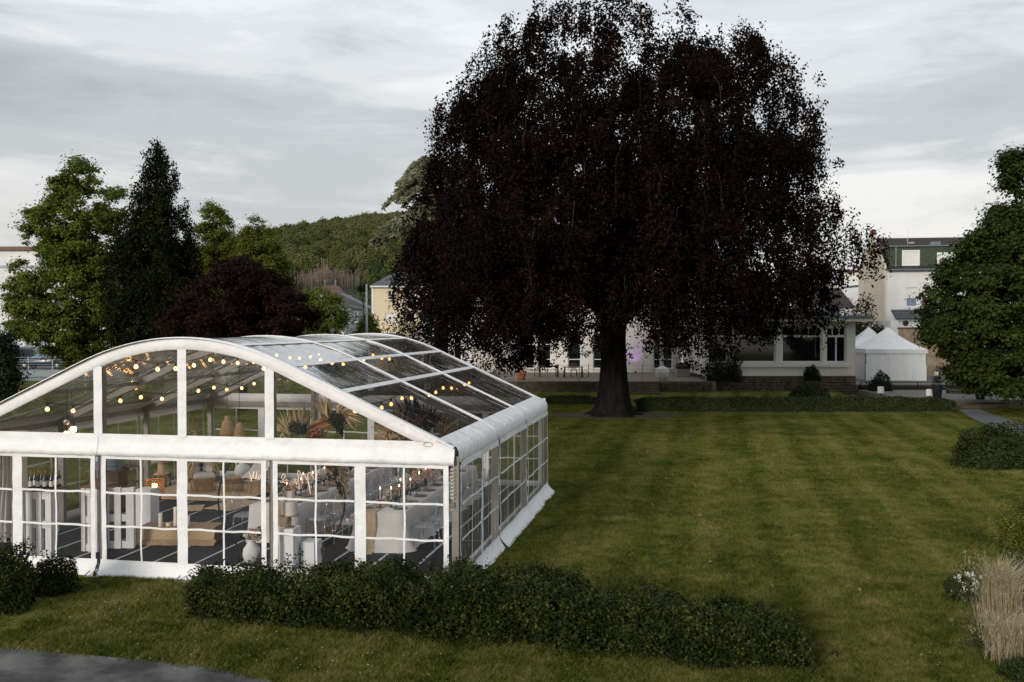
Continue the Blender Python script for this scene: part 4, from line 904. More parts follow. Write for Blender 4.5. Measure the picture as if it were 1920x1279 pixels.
# ---- hoop, neon and dried flowers
HYW = 17.15; hc = P(528, 938, HYW); hr = 119 / 1750 * HYW
hoop = thing('metal_hoop', 'large black metal ring standing behind the front tent wall', 'hoop', (hc.x, HYW, FZ))
ring = [(hr * math.cos(a), 0, hc.z - FZ + hr * math.sin(a)) for a in np.linspace(0, 2 * math.pi, 73)]
MB().tube(ring, .017, 8, False).build('ring', MAT['black'], hoop, True)
MB().box(-.3, .3, -.18, .18, 0, .012).build('base_plate', MAT['black'], hoop)
def fan(rng, c, d, n, ln, wid_, mat, parent, name='palm_fan', spread=1.0):
    """radiating dried palm blades from c around direction d (in the XZ plane mostly)"""
    P_, Nn, A, S = [], [], [], []
    a0 = math.atan2(d[2], d[0])
    for i in range(n):
        a = a0 + (i / (n - 1) - .5) * spread * 2 + rng.normal(0, .03); l = ln * rng.uniform(.95, 1.3); dr = np.array([math.cos(a), rng.normal(0, .15), math.sin(a)])
        P_.append(np.array(c) + dr * l * .5); A.append(dr); Nn.append(np.array([0, -1, 0]) + rng.normal(0, .35, 3)); S.append(l)
    return mesh_of(name, leaf_mesh(name, np.array(P_), np.array(Nn), np.array(A), np.array(S), mat, wid_), parent)
def spot(u, v, Y): p = P(u, v, Y); return p
def dried(name, label, u, v, items, Yd, seed, cat='dried flowers'):
    rng = np.random.default_rng(seed); c0 = spot(u, v, Yd); t = thing(name, label, cat, c0, 0, 'dried flower arrangements')
    def loc(uu, vv): p = spot(uu, vv, Yd); return np.array([p.x - c0.x, rng.normal(0, .05), p.z - c0.z])
    for it in items:
        k = it[0]
        if k == 'fan': fan(rng, loc(it[1], it[2]), (it[3], 0, it[4]), it[5], it[6], it[7], MAT[it[8]], t, 'palm_fan', it[9])
        elif k == 'puff': petals(rng, loc(it[1], it[2]), it[3], it[4], it[5], MAT[it[6]], t, it[7], it[8] if len(it) > 8 else .8)
        elif k == 'plume':
            a, b_ = loc(it[1], it[2]), loc(it[3], it[4]); n = it[5]; f = rng.random(n); p = a + (b_ - a) * f[:, None] + rng.normal(0, it[6], (n, 3)) * (1.1 - f[:, None]); ax = (b_ - a) / np.linalg.norm(b_ - a) + rng.normal(0, .35, (n, 3))
            mesh_of('plume', leaf_mesh('plume', p, rng.normal(0, 1, (n, 3)), ax, rng.uniform(.06, .14, n), MAT[it[7]], .25), t)
    return t
dried('dried_flowers', 'dried palm fans and rust flowers on the left top of the ring', 555, 805,
      [('fan', 562, 812, .1, 1, 26, .46, .10, 'bl_dry', .45), ('fan', 545, 815, -.6, .8, 14, .40, .10, 'bl_dry', .5), ('fan', 580, 800, 1, .25, 15, .42, .12, 'bl_rust', .35), ('puff', 560, 800, .20, 300, .07, 'bl_dark', 'foliage'), ('puff', 590, 815, .17, 240, .06, 'bl_rust', 'foliage'), ('puff', 565, 793, .05, 50, .04, 'bl_white', 'blossom'), ('puff', 577, 800, .05, 50, .045, 'bl_peach', 'blossom'), ('plume', 575, 808, 625, 786, 200, .035, 'bl_pampas'), ('plume', 540, 815, 512, 828, 120, .03, 'bl_pampas'), ('puff', 535, 822, .12, 130, .07, 'bl_dry', 'foliage')], HYW, 1)
dried('dried_flowers', 'dried palm fan with dark drooping leaves at the right top of the ring', 632, 775,
      [('fan', 620, 785, -.5, 1, 20, .42, .10, 'bl_dry', .42), ('fan', 632, 775, .7, .7, 18, .36, .11, 'bl_pampas', .5), ('fan', 640, 772, 1, -.3, 16, .40, .08, 'bl_dry', .6), ('puff', 632, 785, .20, 340, .08, 'bl_dark', 'foliage'), ('puff', 652, 778, .13, 150, .07, 'bl_rust', 'foliage'), ('plume', 632, 790, 640, 815, 200, .06, 'bl_dark'), ('plume', 610, 795, 605, 822, 110, .05, 'bl_pampas'), ('puff', 640, 763, .10, 90, .06, 'bl_peach', 'blossom'), ('plume', 655, 770, 668, 806, 120, .03, 'bl_pampas')], HYW, 2)
dried('dried_flowers', 'dark feathery dried plumes hanging down the right side of the ring', 636, 885,
      [('plume', 622, 862, 642, 925, 260, .07, 'bl_dark'), ('plume', 634, 868, 655, 925, 220, .05, 'bl_pampas'), ('plume', 640, 900, 640, 955, 120, .05, 'bl_pampas'), ('puff', 620, 868, .14, 160, .07, 'bl_dry', 'foliage')], HYW, 3)
dried('dried_flowers', 'dark leaves and pale blooms at the foot of the ring beside the plinths', 565, 1060,
      [('puff', 563, 1030, .12, 150, .09, 'bl_dark', 'foliage', 1.4), ('puff', 565, 1052, .15, 240, .09, 'bl_dark', 'foliage'), ('puff', 552, 1014, .08, 60, .08, 'bl_dark', 'foliage', .5), ('puff', 538, 1060, .10, 100, .08, 'bl_dark', 'foliage', .7), ('puff', 568, 1064, .055, 50, .045, 'bl_peach', 'blossom'), ('puff', 598, 1060, .06, 50, .05, 'bl_peach', 'blossom'), ('puff', 603, 1062, .05, 50, .05, 'bl_white', 'blossom'), ('puff', 560, 1045, .05, 60, .05, 'bl_wine', 'blossom'), ('plume', 595, 1045, 607, 1027, 80, .02, 'bl_pampas'), ('puff', 622, 1066, .10, 80, .06, 'bl_dark', 'foliage', .5), ('puff', 625, 1066, .04, 30, .04, 'bl_white', 'blossom')], 16.85, 4)
dried('dried_flowers', 'round rust palm fan and dark sprays standing high over the right table', 765, 800,
      [('fan', 760, 815, -.1, 1, 34, .62, .10, 'bl_rust', 1.1), ('fan', 800, 815, .2, 1, 20, .62, .10, 'bl_dark', .5), ('fan', 782, 815, -.2, 1, 14, .85, .08, 'bl_dark', .3), ('fan', 828, 820, .5, 1, 20, .5, .12, 'bl_dry', .7), ('puff', 745, 818, .32, 320, .10, 'bl_dry', 'foliage', .4), ('puff', 770, 820, .26, 260, .09, 'bl_rust', 'foliage', .5), ('fan', 735, 822, -1, .3, 20, .4, .14, 'bl_pampas', .5)], 20.5, 5)
# stand that carries it
ps = P(770, 825, 20.5); X_, Y_ = to_tent(ps.x, ps.y)
st_ = thing('flower_stand', 'slim black stand carrying the tall dried arrangement on the right table', 'stand', (ps.x, ps.y, FZ + .75))
MB().tube([(0, 0, 0), (0, 0, ps.z - FZ - .72)], .012, 6).build('pole', MAT['black'], st_); MB().lathe((0, 0, 0), [(.13, 0), (.13, .012), (.01, .02)], 14).build('base', MAT['black'], st_)
# neon script inside the ring: the strokes seen in the photograph
neon = thing('neon_sign', 'glowing warm handwritten neon script hanging inside the black ring', 'neon sign', (hc.x, HYW, hc.z))
def stroke(pts):
    q = [spot(u, v, HYW) for u, v in pts]; q = [(p.x - hc.x, 0.0, p.z - hc.z) for p in q]; fine = []
    for i in range(len(q) - 1):
        p0 = Vector(q[max(i - 1, 0)]); p1 = Vector(q[i]); p2 = Vector(q[i + 1]); p3 = Vector(q[min(i + 2, len(q) - 1)])
        for s in range(5):
            t = s / 5; fine.append(.5 * ((2 * p1) + (-p0 + p2) * t + (2 * p0 - 5 * p1 + 4 * p2 - p3) * t * t + (-p0 + 3 * p1 - 3 * p2 + p3) * t ** 3))
    fine.append(Vector(q[-1])); MB().tube(fine, .005, 6).build('tube_stroke', MAT['neon'], neon, True)
stroke([(467, 885), (470, 895), (471, 903), (473, 892), (476, 884), (475, 895), (479, 897), (482, 884), (480, 899)])
stroke([(486, 890), (484, 896), (487, 899), (490, 889), (490, 898)])
stroke([(493, 888), (494, 896), (498, 884), (497, 897), (494, 910), (490, 912)])
stroke([(527, 897), (531, 889), (535, 893), (530, 900), (535, 906), (538, 899), (528, 905), (526, 902)])
stroke([(547, 901), (550, 909), (553, 899), (556, 909), (558, 898)])
stroke([(561, 918), (560, 900), (558, 885), (561, 883), (565, 893), (568, 907)])
stroke([(570, 890), (576, 900), (580, 914), (582, 926), (579, 905), (577, 890), (581, 886), (586, 893), (589, 899)])
MB().tube([(-.7, 0, .36), (.72, 0, .36)], .006, 5).build('hanging_bar', MAT['steel'], neon)
# ---- plinths, cake, vase
def plinth(u0, u1, vb, z, label, dp=None):
    pb = G((u0 + u1) / 2, vb, FZ); w2 = (u1 - u0) / 1750 * pb.y; d2 = dp or w2
    o = MB().bbox(-w2 / 2, w2 / 2, 0, d2, 0, z, .006).build('plinth', MAT['white_paint'], None, False, (pb.x, pb.y, FZ)); o.rotation_euler = (0, 0, -TH); tag(o, label, 'plinth', 'white display plinths'); return o
pl1 = plinth(521, 551, 1075, .78, 'tall white plinth carrying the tiered cake', .34); pl2 = plinth(563, 590, 1070, .50, 'short white plinth right of the cake plinth', .36)
pl3 = plinth(253, 284, 991, .84, 'white plinth standing alone between pallet bar and candles', .34)
ck = Vector((pl1.location.x + .03, pl1.location.y + .17, FZ + .78)); cake = thing('wedding_cake', 'two tiered cream cake with flowers on top on a gilt stand', 'cake', ck)
MB().lathe((0, 0, 0), [(.09, 0), (.085, .012), (.03, .03), (.025, .10), (.035, .13), (.025, .17), (.05, .20), (.17, .21), (.17, .222)], 18).build('cake_stand', M('gilt_stand', (.36, .24, .12), .35, metal=.6), cake, True)
MB().lathe((0, 0, .222), [(.135, 0), (.14, .01), (.14, .225), (.13, .235)], 24).build('cake_tier', MAT['sheep'], cake)
MB().lathe((0, 0, .457), [(.09, 0), (.095, .01), (.095, .19), (.085, .20)], 24).build('cake_tier', MAT['sheep'], cake)
crng2 = np.random.default_rng(4)
for dx, dz, r_, mm in ((0, .72, .09, 'bl_peach'), (-.06, .69, .06, 'bl_white'), (.07, .68, .06, 'bl_peach'), (-.1, .62, .05, 'bl_peach'), (.02, .76, .05, 'bl_white')): petals(crng2, (dx, -.02, dz), r_, 60, .05, MAT[mm], cake, 'blossom')
pv_ = G(472, 1056, FZ); vase = thing('flower_vase', 'white bulbous vase with pale flowers standing behind the front tent wall', 'vase', pv_)
MB().lathe((0, 0, 0), [(.07, 0), (.13, .05), (.165, .16), (.15, .27), (.085, .36), (.07, .41), (.085, .44), (.075, .44), (.06, .40), (.001, .38)], 20).build('pot', MAT['ceramic'], vase, True)
for (dx, dy, dz, r_, mm) in ((-.08, 0, .50, .09, 'bl_white'), (.04, -.03, .52, .10, 'bl_peach'), (.12, 0, .47, .09, 'bl_white'), (-.02, 0, .58, .09, 'bl_pink'), (.16, .02, .55, .09, 'bl_dark'), (-.15, .0, .48, .06, 'bl_dark'), (.14, 0, .62, .08, 'bl_pampas')): petals(crng2, (dx, dy, dz), r_, 80, .055, MAT[mm], vase, 'blossom')
# ---- pallets as counters, bottles
def pallet(u, vb, rz, label, h=1.2, w2=.8):
    p = G(u, vb, FZ); t = thing('pallet_counter', label, 'pallet', p, rz, 'white painted pallets used as bar counters')
    for i, (a, b_) in enumerate(((-.4, -.21), (-.08, .08), (.21, .4))):
        MB().box(a * w2 / .8, b_ * w2 / .8, -.072, -.05, 0, h).build('slat', MAT['white_wood'], t)
    for z in (0.0, h / 2 - .07, h - .145): MB().box(-w2 / 2 + .002, w2 / 2 - .002, -.05, -.028, z + .002, z + .14).build('cross_board', MAT['white_wood'], t)
    for x in (-w2 / 2, -.07, w2 / 2 - .1): MB().box(x + .003, x + .10, -.028, .05, .002, h - .002).build('bearer', MAT['white_wood'], t)
    return t
pa = pallet(77, 1044, -.10, 'white pallet counter holding the bottles at the left', 1.24, .50)
pallet(104, 1000, -1.2, 'white pallet side board behind the bottle counter', 1.2, .5)
pb_ = pallet(223, 1027, .06, 'wide white pallet counter beside the jute covered platform', 1.19, .62); pc_ = pallet(172, 1033, -.25, 'narrow white pallet counter left of the wide one', 1.22, .36)
def board(t, w2, h, label):
    q = t.location; o = MB().box(-w2 / 2, w2 / 2, -.06, .5, 0, .035).build('counter_board', MAT['brown_wood'], None, False, (q.x, q.y, FZ + h)); o.rotation_euler = t.rotation_euler; tag(o, label, 'board', 'brown counter boards')
board(pa, .56, 1.241, 'brown wooden board under the bottles'); board(pc_, .40, 1.221, 'brown wooden board on the narrow pallet counter')
bot0 = None
for k in range(12):
    q = pa.location; X = q.x - .20 + .13 * (k % 4); Yb = q.y + .03 + .15 * (k // 4)
    lab = f'dark wine bottle, {ORD[k % 4]} from the left, {("front", "middle", "back")[k // 4]} row on the pallet counter'
    if bot0 is None:
        bot0 = thing('wine_bottle', lab, 'bottle', (X, Yb, FZ + 1.277), 0, 'wine bottles on the pallet counter')
        MB().lathe((0, 0, 0), [(.036, 0), (.038, .01), (.038, .19), (.014, .24), (.014, .31)], 12).build('glass_body', MAT['darkglass'], bot0, True)
        MB().lathe((0, 0, 0), [(.0385, .05), (.0385, .15)], 12).build('label', MAT['ceramic'], bot0)
        MB().lathe((0, 0, 0), [(.0155, .24), (.0155, .315), (.001, .316)], 10).build('foil', M('gold_foil', (.36, .22, .07), .35, metal=.5), bot0)
    else: dup(bot0, (X, Yb, FZ + 1.277), 0, lab)
# ---- jute platform with candles
pj = G(326, 1021, FZ); jp = thing('jute_platform', 'low platform covered with a woven jute runner in front of the candles', 'platform', pj, -.04)
MB().box(-.80, .80, .02, .62, 0, .30).build('box', MAT['brown_wood'], jp)
for i, (y0_, z0_, y1_, z1_, mm) in enumerate(((-.10, .004, .0, .10, 'jute_dark'), (.0, .10, .01, .312, 'jute'), (.01, .312, .63, .318, 'jute_dark'))):
    MB().grid(lambda s, q: (s * (.84 - .03 * i) + .02 * q, y0_ + (y1_ - y0_) * q, z0_ + (z1_ - z0_) * q + .004 * math.sin(s * 14)), np.linspace(-1, 1, 16), np.linspace(0, 1, 4)).build('runner_panel', MAT[mm], jp, True)
for k, (u, v, h, r_, lb) in enumerate(((288, 986, .28, .04, 'leftmost white pillar candle on the jute platform'), (301, 987, .07, .045, 'low white candle right of the leftmost pillar'), (313, 982, .38, .042, 'tallest white pillar candle on the platform'), (324, 983, .12, .045, 'short white candle right of the tallest pillar'), (328, 976, .26, .04, 'white pillar candle beside the tent mullion'), (336, 979, .19, .038, 'thin white candle at the right end of the row'))):
    p = Vector((pj.x + (u - 318) / 1750 * 19.0, pj.y + .16 + .05 * (k % 3), FZ + .32))
    t = thing('pillar_candle', lb, 'candle', p, 0, 'white pillar candles'); MB().lathe((0, 0, 0), [(r_ * .98, 0), (r_, .006), (r_, h - .006), (r_ * .9, h), (r_ * .3, h - .008)], 14).build('wax', MAT['candle'], t, True); MB().tube([(0, 0, h - .01), (.003, 0, h + .02)], .0025, 4).build('wick', MAT['black'], t)
# ---- lounge at the back left
def rug(u0, v0, u1, v1, rz, label, mat, z=FZ + .006):
    c = G((u0 + u1) / 2, (v0 + v1) / 2, FZ); w2 = abs(u1 - u0) / 1750 * c.y; d = abs(G(u0, v0, FZ).y - G(u0, v1, FZ).y); hw = w2 / 2; m = MB()
    m.grid(lambda x, y: (x * hw, y * d / 2, .006 * math.sin(x * 9) * math.sin(y * 7) + .007), np.linspace(-1, 1, 12), np.linspace(-1, 1, 10)); o = m.build('rug', MAT[mat], None, True, (c.x, c.y, z)); o.rotation_euler = (0, 0, rz); tag(o, label, 'rug', 'woven rugs on the tent floor'); return o
rug(285, 938, 500, 907, -TH, 'large sand coloured jute rug under the rattan seats', 'jute'); rug(408, 958, 470, 938, -TH - .2, 'small jute mat beside the single clear chair', 'jute', FZ + .012)
rug(340, 960, 380, 948, .2, 'small jute mat in front of the rattan chair', 'jute', FZ + .012); rug(600, 1004, 650, 968, -TH, 'brown runner on the floor between both long tables', 'jute_dark', FZ + .012)
def rattan_chair(p, rz, label, fleece):
    t = thing('rattan_chair', label, 'armchair', p, rz, 'rattan armchairs'); m = MB()
    for s in range(9):
        f = s / 8; a0 = .42 - .14 * f; m.tube([(a0 * math.cos(a) * 1.0, .05 + a0 * .8 * math.sin(a), .36 + .42 * max(0, math.sin(a)) * f ** .7 + .02 * s) for a in np.linspace(-.4, math.pi + .4, 17)], .012, 5, False)
    m.tube([(.40 * math.cos(a), .05 + .38 * math.sin(a), .40 + .40 * max(0, math.sin(a)) ** .7) for a in np.linspace(-.5, math.pi + .5, 21)], .026, 6); m.build('basket', MAT['rattan'], t, True)
    m = MB(); m.lathe((0, 0, 0), [(.30, 0), (.27, .18), (.32, .36)], 14)
    base = m.build('base', MAT['rattan'], t)
    for a in np.linspace(0, 6.28, 9)[:-1]: MB().tube([(.30 * math.cos(a), .30 * math.sin(a), 0), (.33 * math.cos(a), .33 * math.sin(a), .36)], .014, 5).build('leg', MAT['rattan'], t)
    MB().bbox(-.28, .28, -.24, .28, .37, .47, .05).build('cushion', MAT['sheep'], t)
    m = MB(); m.grid(lambda u, v: (u * .26, .24 + .05 * (1 - u * u) + .06 * v, .47 + .30 * v + .03 * math.sin(u * 7)), np.linspace(-1, 1, 9), np.linspace(0, 1, 6)); m.build('back_cushion', MAT['sheep'], t, True)
    if fleece:
        m = MB(); m.grid(lambda u, v: (u * (.30 + .05 * math.sin(v * 7)), .30 - .62 * v, .86 - 1.0 * v ** .6 * .42 - (.25 * max(0, v - .8)) + .02 * math.sin(u * 8 + v * 5)), np.linspace(-1, 1, 9), np.linspace(0, 1, 9)); m.build('fleece', MAT['sheep'], t, True)
    else:
        m = MB(); m.poly([(-.05, -.005, .0), (.05, -.005, .02), (.03, -.005, .10), (.07, -.005, .2), (-.01, -.005, .23), (-.06, -.005, .16), (-.01, -.005, .1)]); o = m.build('printed_motif', MAT['black'], t); o.location = (-.03, .235, .49); o.rotation_euler = (-.15, 0, 0)
    return t
rattan_chair(G(382, 921, FZ), .45, 'round rattan armchair with a cream cushion bearing a black motif', False)
rattan_chair(G(486, 922, FZ), -.5, 'rattan armchair under a cream fleece beside the big white vase', True)
def basket_table(p, r_, h, label):
    t = thing('rattan_table', label, 'side table', p, 0); m = MB()
    for a in np.linspace(0, 6.2832, 25)[:-1]: m.tube([(r_ * math.cos(a), r_ * math.sin(a), 0), (r_ * 1.03 * math.cos(a), r_ * 1.03 * math.sin(a), h)], .008, 4)
    for z in np.linspace(.03, h - .02, 6): m.tube([(r_ * 1.02 * math.cos(a), r_ * 1.02 * math.sin(a), z) for a in np.linspace(0, 6.2832, 25)], .008, 4, False)
    m.build('woven_body', MAT['rattan'], t); MB().lathe((0, 0, h), [(r_ * 1.08, 0), (r_ * 1.08, .02), (r_ * .95, .03), (.001, .03)], 20).build('top', MAT['rattan'], t); return t
basket_table(G(440, 921, FZ), .22, .36, 'low round rattan basket table between both rattan armchairs')
pv2 = G(455, 900, FZ); v2 = MB().lathe((0, 0, 0), [(.10, 0), (.19, .10), (.23, .24), (.20, .38), (.10, .47), (.11, .52), (.09, .52), (.07, .46), (.001, .42)], 20).build('floor_vase', MAT['ceramic'], None, True, pv2); tag(v2, 'big white floor vase behind the round rattan table', 'vase')
def rattan_lamp(p, kind, label):
    t = thing('rattan_lamp', label, 'lamp', p, 0, 'glowing rattan lamps'); m = MB()
    if kind == 'mush':
        MB().lathe((0, 0, 0), [(.20, 0), (.20, .02), (.10, .03), (.10, .34), (.001, .34)], 16).build('stem', MAT['rattan'], t); r0, z0, z1 = .25, .34, .52
    else:
        MB().lathe((0, 0, 0), [(.14, 0), (.15, .10), (.11, .16), (.001, .16)], 14).build('pot', MAT['black'], t); r0, z0, z1 = .22, .2, .52
    for a in np.linspace(0, 6.2832, 31)[:-1]: m.tube([(r0 * math.cos(a), r0 * math.sin(a), z0), (r0 * 1.04 * math.cos(a), r0 * 1.04 * math.sin(a), z1)], .007, 4)
    for z in np.linspace(z0, z1, 7): m.tube([(r0 * 1.03 * math.cos(a), r0 * 1.03 * math.sin(a), z) for a in np.linspace(0, 6.2832, 21)], .010, 4, False)
    m.build('shade', MAT['rattan'], t); MB().ball((0, 0, (z0 + z1) / 2 + .02), .065, 10).build('bulb', MAT['glow'], t, True); return t
stl = G(303, 912, FZ); MB_ = thing('stool', 'low dark stool under the mushroom shaped rattan lamp', 'stool', stl)
MB().box(-.22, .22, -.2, .2, .30, .34).build('seat', MAT['brown_wood'], MB_)
for a, b_ in ((-.18, -.16), (.18, -.16), (-.18, .16), (.18, .16)): MB().box(a - .018, a + .018, b_ - .018, b_ + .018, 0, .30).build('leg', MAT['brown_wood'], MB_)
rattan_lamp(Vector((stl.x, stl.y, FZ + .34)), 'mush', 'mushroom shaped rattan lamp glowing orange on the low stool'); rattan_lamp(G(290, 939, FZ), 'lantern', 'round rattan lantern glowing orange on a black pot')
def pendant(u, vt, vb, w2, Y, label, roundish):
    p = P(u, vb, Y); h = (vb - vt) / 1750 * Y; t = thing('rattan_pendant', label, 'pendant lamp', p, 0, 'rattan pendant shades'); r_ = w2 / 3500 * Y; X, Yt = to_tent(p.x, p.y)
    MB().lathe((0, 0, 0), [(r_, 0), (r_ * 1.0, h * .2), (r_ * .62, h * .72), (r_ * .36, h * .8), (r_ * .33, h)] if roundish else [(r_, 0), (r_ * 1.02, h * .12), (r_ * .55, h * .8), (r_ * .3, h)], 18).build('shade', MAT['rattan'], t, True)
    m = MB()
    for k in range(9): z = h * k / 9; rr_ = np.interp(k / 9, [0, .2, .72, .8, 1], [1, 1, .62, .36, .33]) * r_ * 1.02; m.tube([(rr_ * math.cos(a), rr_ * math.sin(a), z) for a in np.linspace(0, 6.2832, 19)], .008, 4, False)
    m.build('weave_ring', MAT['rattan'], t)['kind'] = 'stuff'; MB().tube([(0, 0, h), (0, 0, roofz(-X) - .1 - p.z)], .006, 4).build('cable', MAT['rope'], t); return t
pendant(426, 780, 817, 27, 24.0, 'left rattan pendant shade hanging before the rear tent wall', True); pendant(449, 792, 830, 24, 23.6, 'right rattan pendant shade, hanging lower than its neighbour', False)
# pampas in a floor vase
pp_ = G(368, 905, FZ); pt = thing('pampas_vase', 'tall pampas grass in a floor vase at the rear left corner', 'pampas grass', pp_)
MB().lathe((0, 0, 0), [(.12, 0), (.17, .15), (.13, .42), (.08, .5)], 14).build('pot', MAT['ceramic'], pt, True); r_ = np.random.default_rng(6); P_, A_ = [], []
for k in range(13):
    a = r_.random() * 6.28; e = np.array([math.cos(a) * .32 * r_.random(), math.sin(a) * .2, 1.5 + .45 * r_.random()])
    for q in range(34): f = .55 + .45 * r_.random(); P_.append(np.array([0, 0, .4]) * (1 - f) + e * f + r_.normal(0, .022, 3)); A_.append(e + r_.normal(0, .5, 3))
P_, A_ = np.array(P_), np.array(A_); mesh_of('plumes', leaf_mesh('plumes', P_, r_.normal(0, 1, P_.shape), A_, r_.uniform(.06, .12, len(P_)), MAT['bl_pampas'], .25), pt)['kind'] = 'stuff'
# shelf, crate, glassware at the back of the bar
ps_ = G(238, 952, FZ); sh_ = thing('bar_shelf', 'small wooden bar shelf with glassware behind the wide pallet counter', 'shelf', ps_, -TH)
for z in (.3, .62, .98): MB().box(-.28, .28, -.15, .15, z, z + .03).build('shelf_board', MAT['brown_wood'], sh_)
for a in (-.27, .25): 
    for b_ in (-.14, .12): MB().box(a, a + .02, b_, b_ + .02, 0, 1.0).build('upright', MAT['brown_wood'], sh_)
for k in range(5):
    o = MB().lathe((0, 0, 0), [(.035, 0), (.04, .12), (.036, .12), (.03, .01)], 10).build('drinking_glass', MAT['acrylic'], None, True, (ps_.x - .2 + .1 * k, ps_.y + .01 * k, FZ + 1.01)); tag(o, f'clear tumbler, {ORD[k]} from the left on the bar shelf', 'glass', 'tumblers on the bar shelf')
pk = G(203, 955, FZ); ck2 = thing('wooden_crate', 'grey blue wooden crate on the bar counter behind the pallets', 'crate', (pk.x, pk.y, FZ + .96), -TH); cg = M('grey_blue_wood', (.20, .24, .27), .7)
for z in (0, .10, .2):
    MB().box(-.30, .30, -.16, -.145, z, z + .085).build('slat', cg, ck2); MB().box(-.30, .30, .145, .16, z, z + .085).build('slat', cg, ck2)
for x in (-.3, .285): MB().box(x, x + .015, -.144, .144, 0, .285).build('end_panel', cg, ck2)
ct2 = thing('bar_counter', 'dark bar counter standing behind the white pallets', 'counter', pk, -TH); MB().bbox(-.42, .42, -.22, .24, .92, .96, .01).build('top', MAT['brown_wood'], ct2); MB().box(-.38, .38, -.18, .2, 0, .92).build('body', MAT['brown_wood'], ct2)
# white curtain gathered at the left
pq = G(28, 1018, FZ); m = MB(); m.grid(lambda s, z: (s * (.26 + .05 * math.cos(z * 2)), .07 * math.sin(s * 14) + .03 * math.sin(s * 31 + z), z), np.linspace(-1, 1, 60), np.linspace(.02, 2.25, 9)); o = m.build('curtain', MAT['linen'], None, True, pq); tag(o, 'white gathered curtain hanging inside the left end of the tent', 'curtain')
MB().box(-.3, .3, -.015, .015, 2.24, 2.27).build('rail', MAT['alu'], o)
# ------------------------------------------------------------------ buildings
def window(root, x0, x1, z0, z1, y=0.0, d=.12, cols=1, rows=None, fw=.07, glass='glass', sill=True, frame='white_paint', blind=None, name='window'):
    m = MB()
    m.box(x0, x0 + fw, y + d - .05, y + d + .02, z0, z1); m.box(x1 - fw, x1, y + d - .05, y + d + .02, z0, z1)
    m.box(x0 + fw, x1 - fw, y + d - .05, y + d + .02, z0, z0 + fw); m.box(x0 + fw, x1 - fw, y + d - .05, y + d + .02, z1 - fw, z1)
    iw = (x1 - x0 - 2 * fw)
    for c in range(1, cols):
        x = x0 + fw + iw * c / cols; m.box(x - fw * .45, x + fw * .45, y + d - .045, y + d + .018, z0 + fw, z1 - fw)
    for r in rows or []:
        z = z0 + (z1 - z0) * r
        for c in range(cols): 
            a = x0 + fw + iw * c / cols + (fw * .45 if c else 0); b_ = x0 + fw + iw * (c + 1) / cols - (fw * .45 if c < cols - 1 else 0); m.box(a, b_, y + d - .04, y + d + .016, z - fw * .35, z + fw * .35)
    f = m.build(name, MAT[frame], root)
    MB().poly([(x0 + fw * .5, y + d, z0 + fw * .5), (x1 - fw * .5, y + d, z0 + fw * .5), (x1 - fw * .5, y + d, z1 - fw * .5), (x0 + fw * .5, y + d, z1 - fw * .5)]).build('pane', MAT[glass], f)
    if blind: MB().box(x0 + fw, x1 - fw, y + d - .03, y + d - .012, z0 + (z1 - z0) * blind, z1 - fw).build('roller_blind', MAT['ceramic'], f)
    if sill: MB().box(x0 - .06, x1 + .06, y - .07, y + .03, z0 - .06, z0 - .003).build('sill', MAT['white_paint'], f)
    return f
def body(root, x0, x1, y1, z0, z1, ops, mat, name='wall', d=.22):
    m = MB(); m.facade(x0, x1, z0, z1, ops, 0, d)
    m.add([(x0, 0, z0), (x0, y1, z0), (x0, y1, z1), (x0, 0, z1)], [(0, 3, 2, 1)]); m.add([(x1, 0, z0), (x1, y1, z0), (x1, y1, z1), (x1, 0, z1)], [(0, 1, 2, 3)])
    m.poly([(x1, y1, z0), (x0, y1, z0), (x0, y1, z1), (x1, y1, z1)]); m.poly([(x0, 0, z1), (x1, 0, z1), (x1, y1, z1), (x0, y1, z1)])
    m.poly([(x0 + .02, d + .01, z0), (x1 - .02, d + .01, z0), (x1 - .02, d + .01, z1 - .01), (x0 + .02, d + .01, z1 - .01)])
    return m.build(name, MAT[mat], root)
class PX:     # pixel ruler on a facade plane at depth Y
    def __init__(s, Y, u0, zbase=0.0): s.k = Y / F_PX; s.u0 = u0; s.zb = zbase
    def x(s, u): return (u - s.u0) * s.k
    def z(s, v): return CAM_H + (HOR - v) * s.k - s.zb
def tiles_on(root, A, B, C, D, rows, mat, name='tile_courses', parent=None):
    """overlapping courses over the quad A(bottom left) B(bottom right) C(top right) D(top left)"""
    A, B, C, D = map(Vector, (A, B, C, D)); n = (B - A).cross(D - A).normalized(); m = MB()
    for i in range(rows):
        t0, t1 = i / rows, (i + 1.06) / rows; a = A.lerp(D, t0); b_ = B.lerp(C, t0); c = B.lerp(C, min(t1, 1)); d = A.lerp(D, min(t1, 1))
        k = max(2, int((b_ - a).length / .30)); 
        for j in range(k):
            p0 = a.lerp(b_, j / k); p1 = a.lerp(b_, (j + .97) / k); q1 = d.lerp(c, (j + .97) / k); q0 = d.lerp(c, j / k); l = n * .05; h = n * .012
            m.add([p0 + l, p1 + l * .7, q1 + h, q0 + h], [(0, 1, 2, 3)]); m.add([p0, p1, p1 + l * .7, p0 + l], [(0, 1, 2, 3)])
    o = m.build(name, mat, parent or root); o['kind'] = 'stuff'; return o
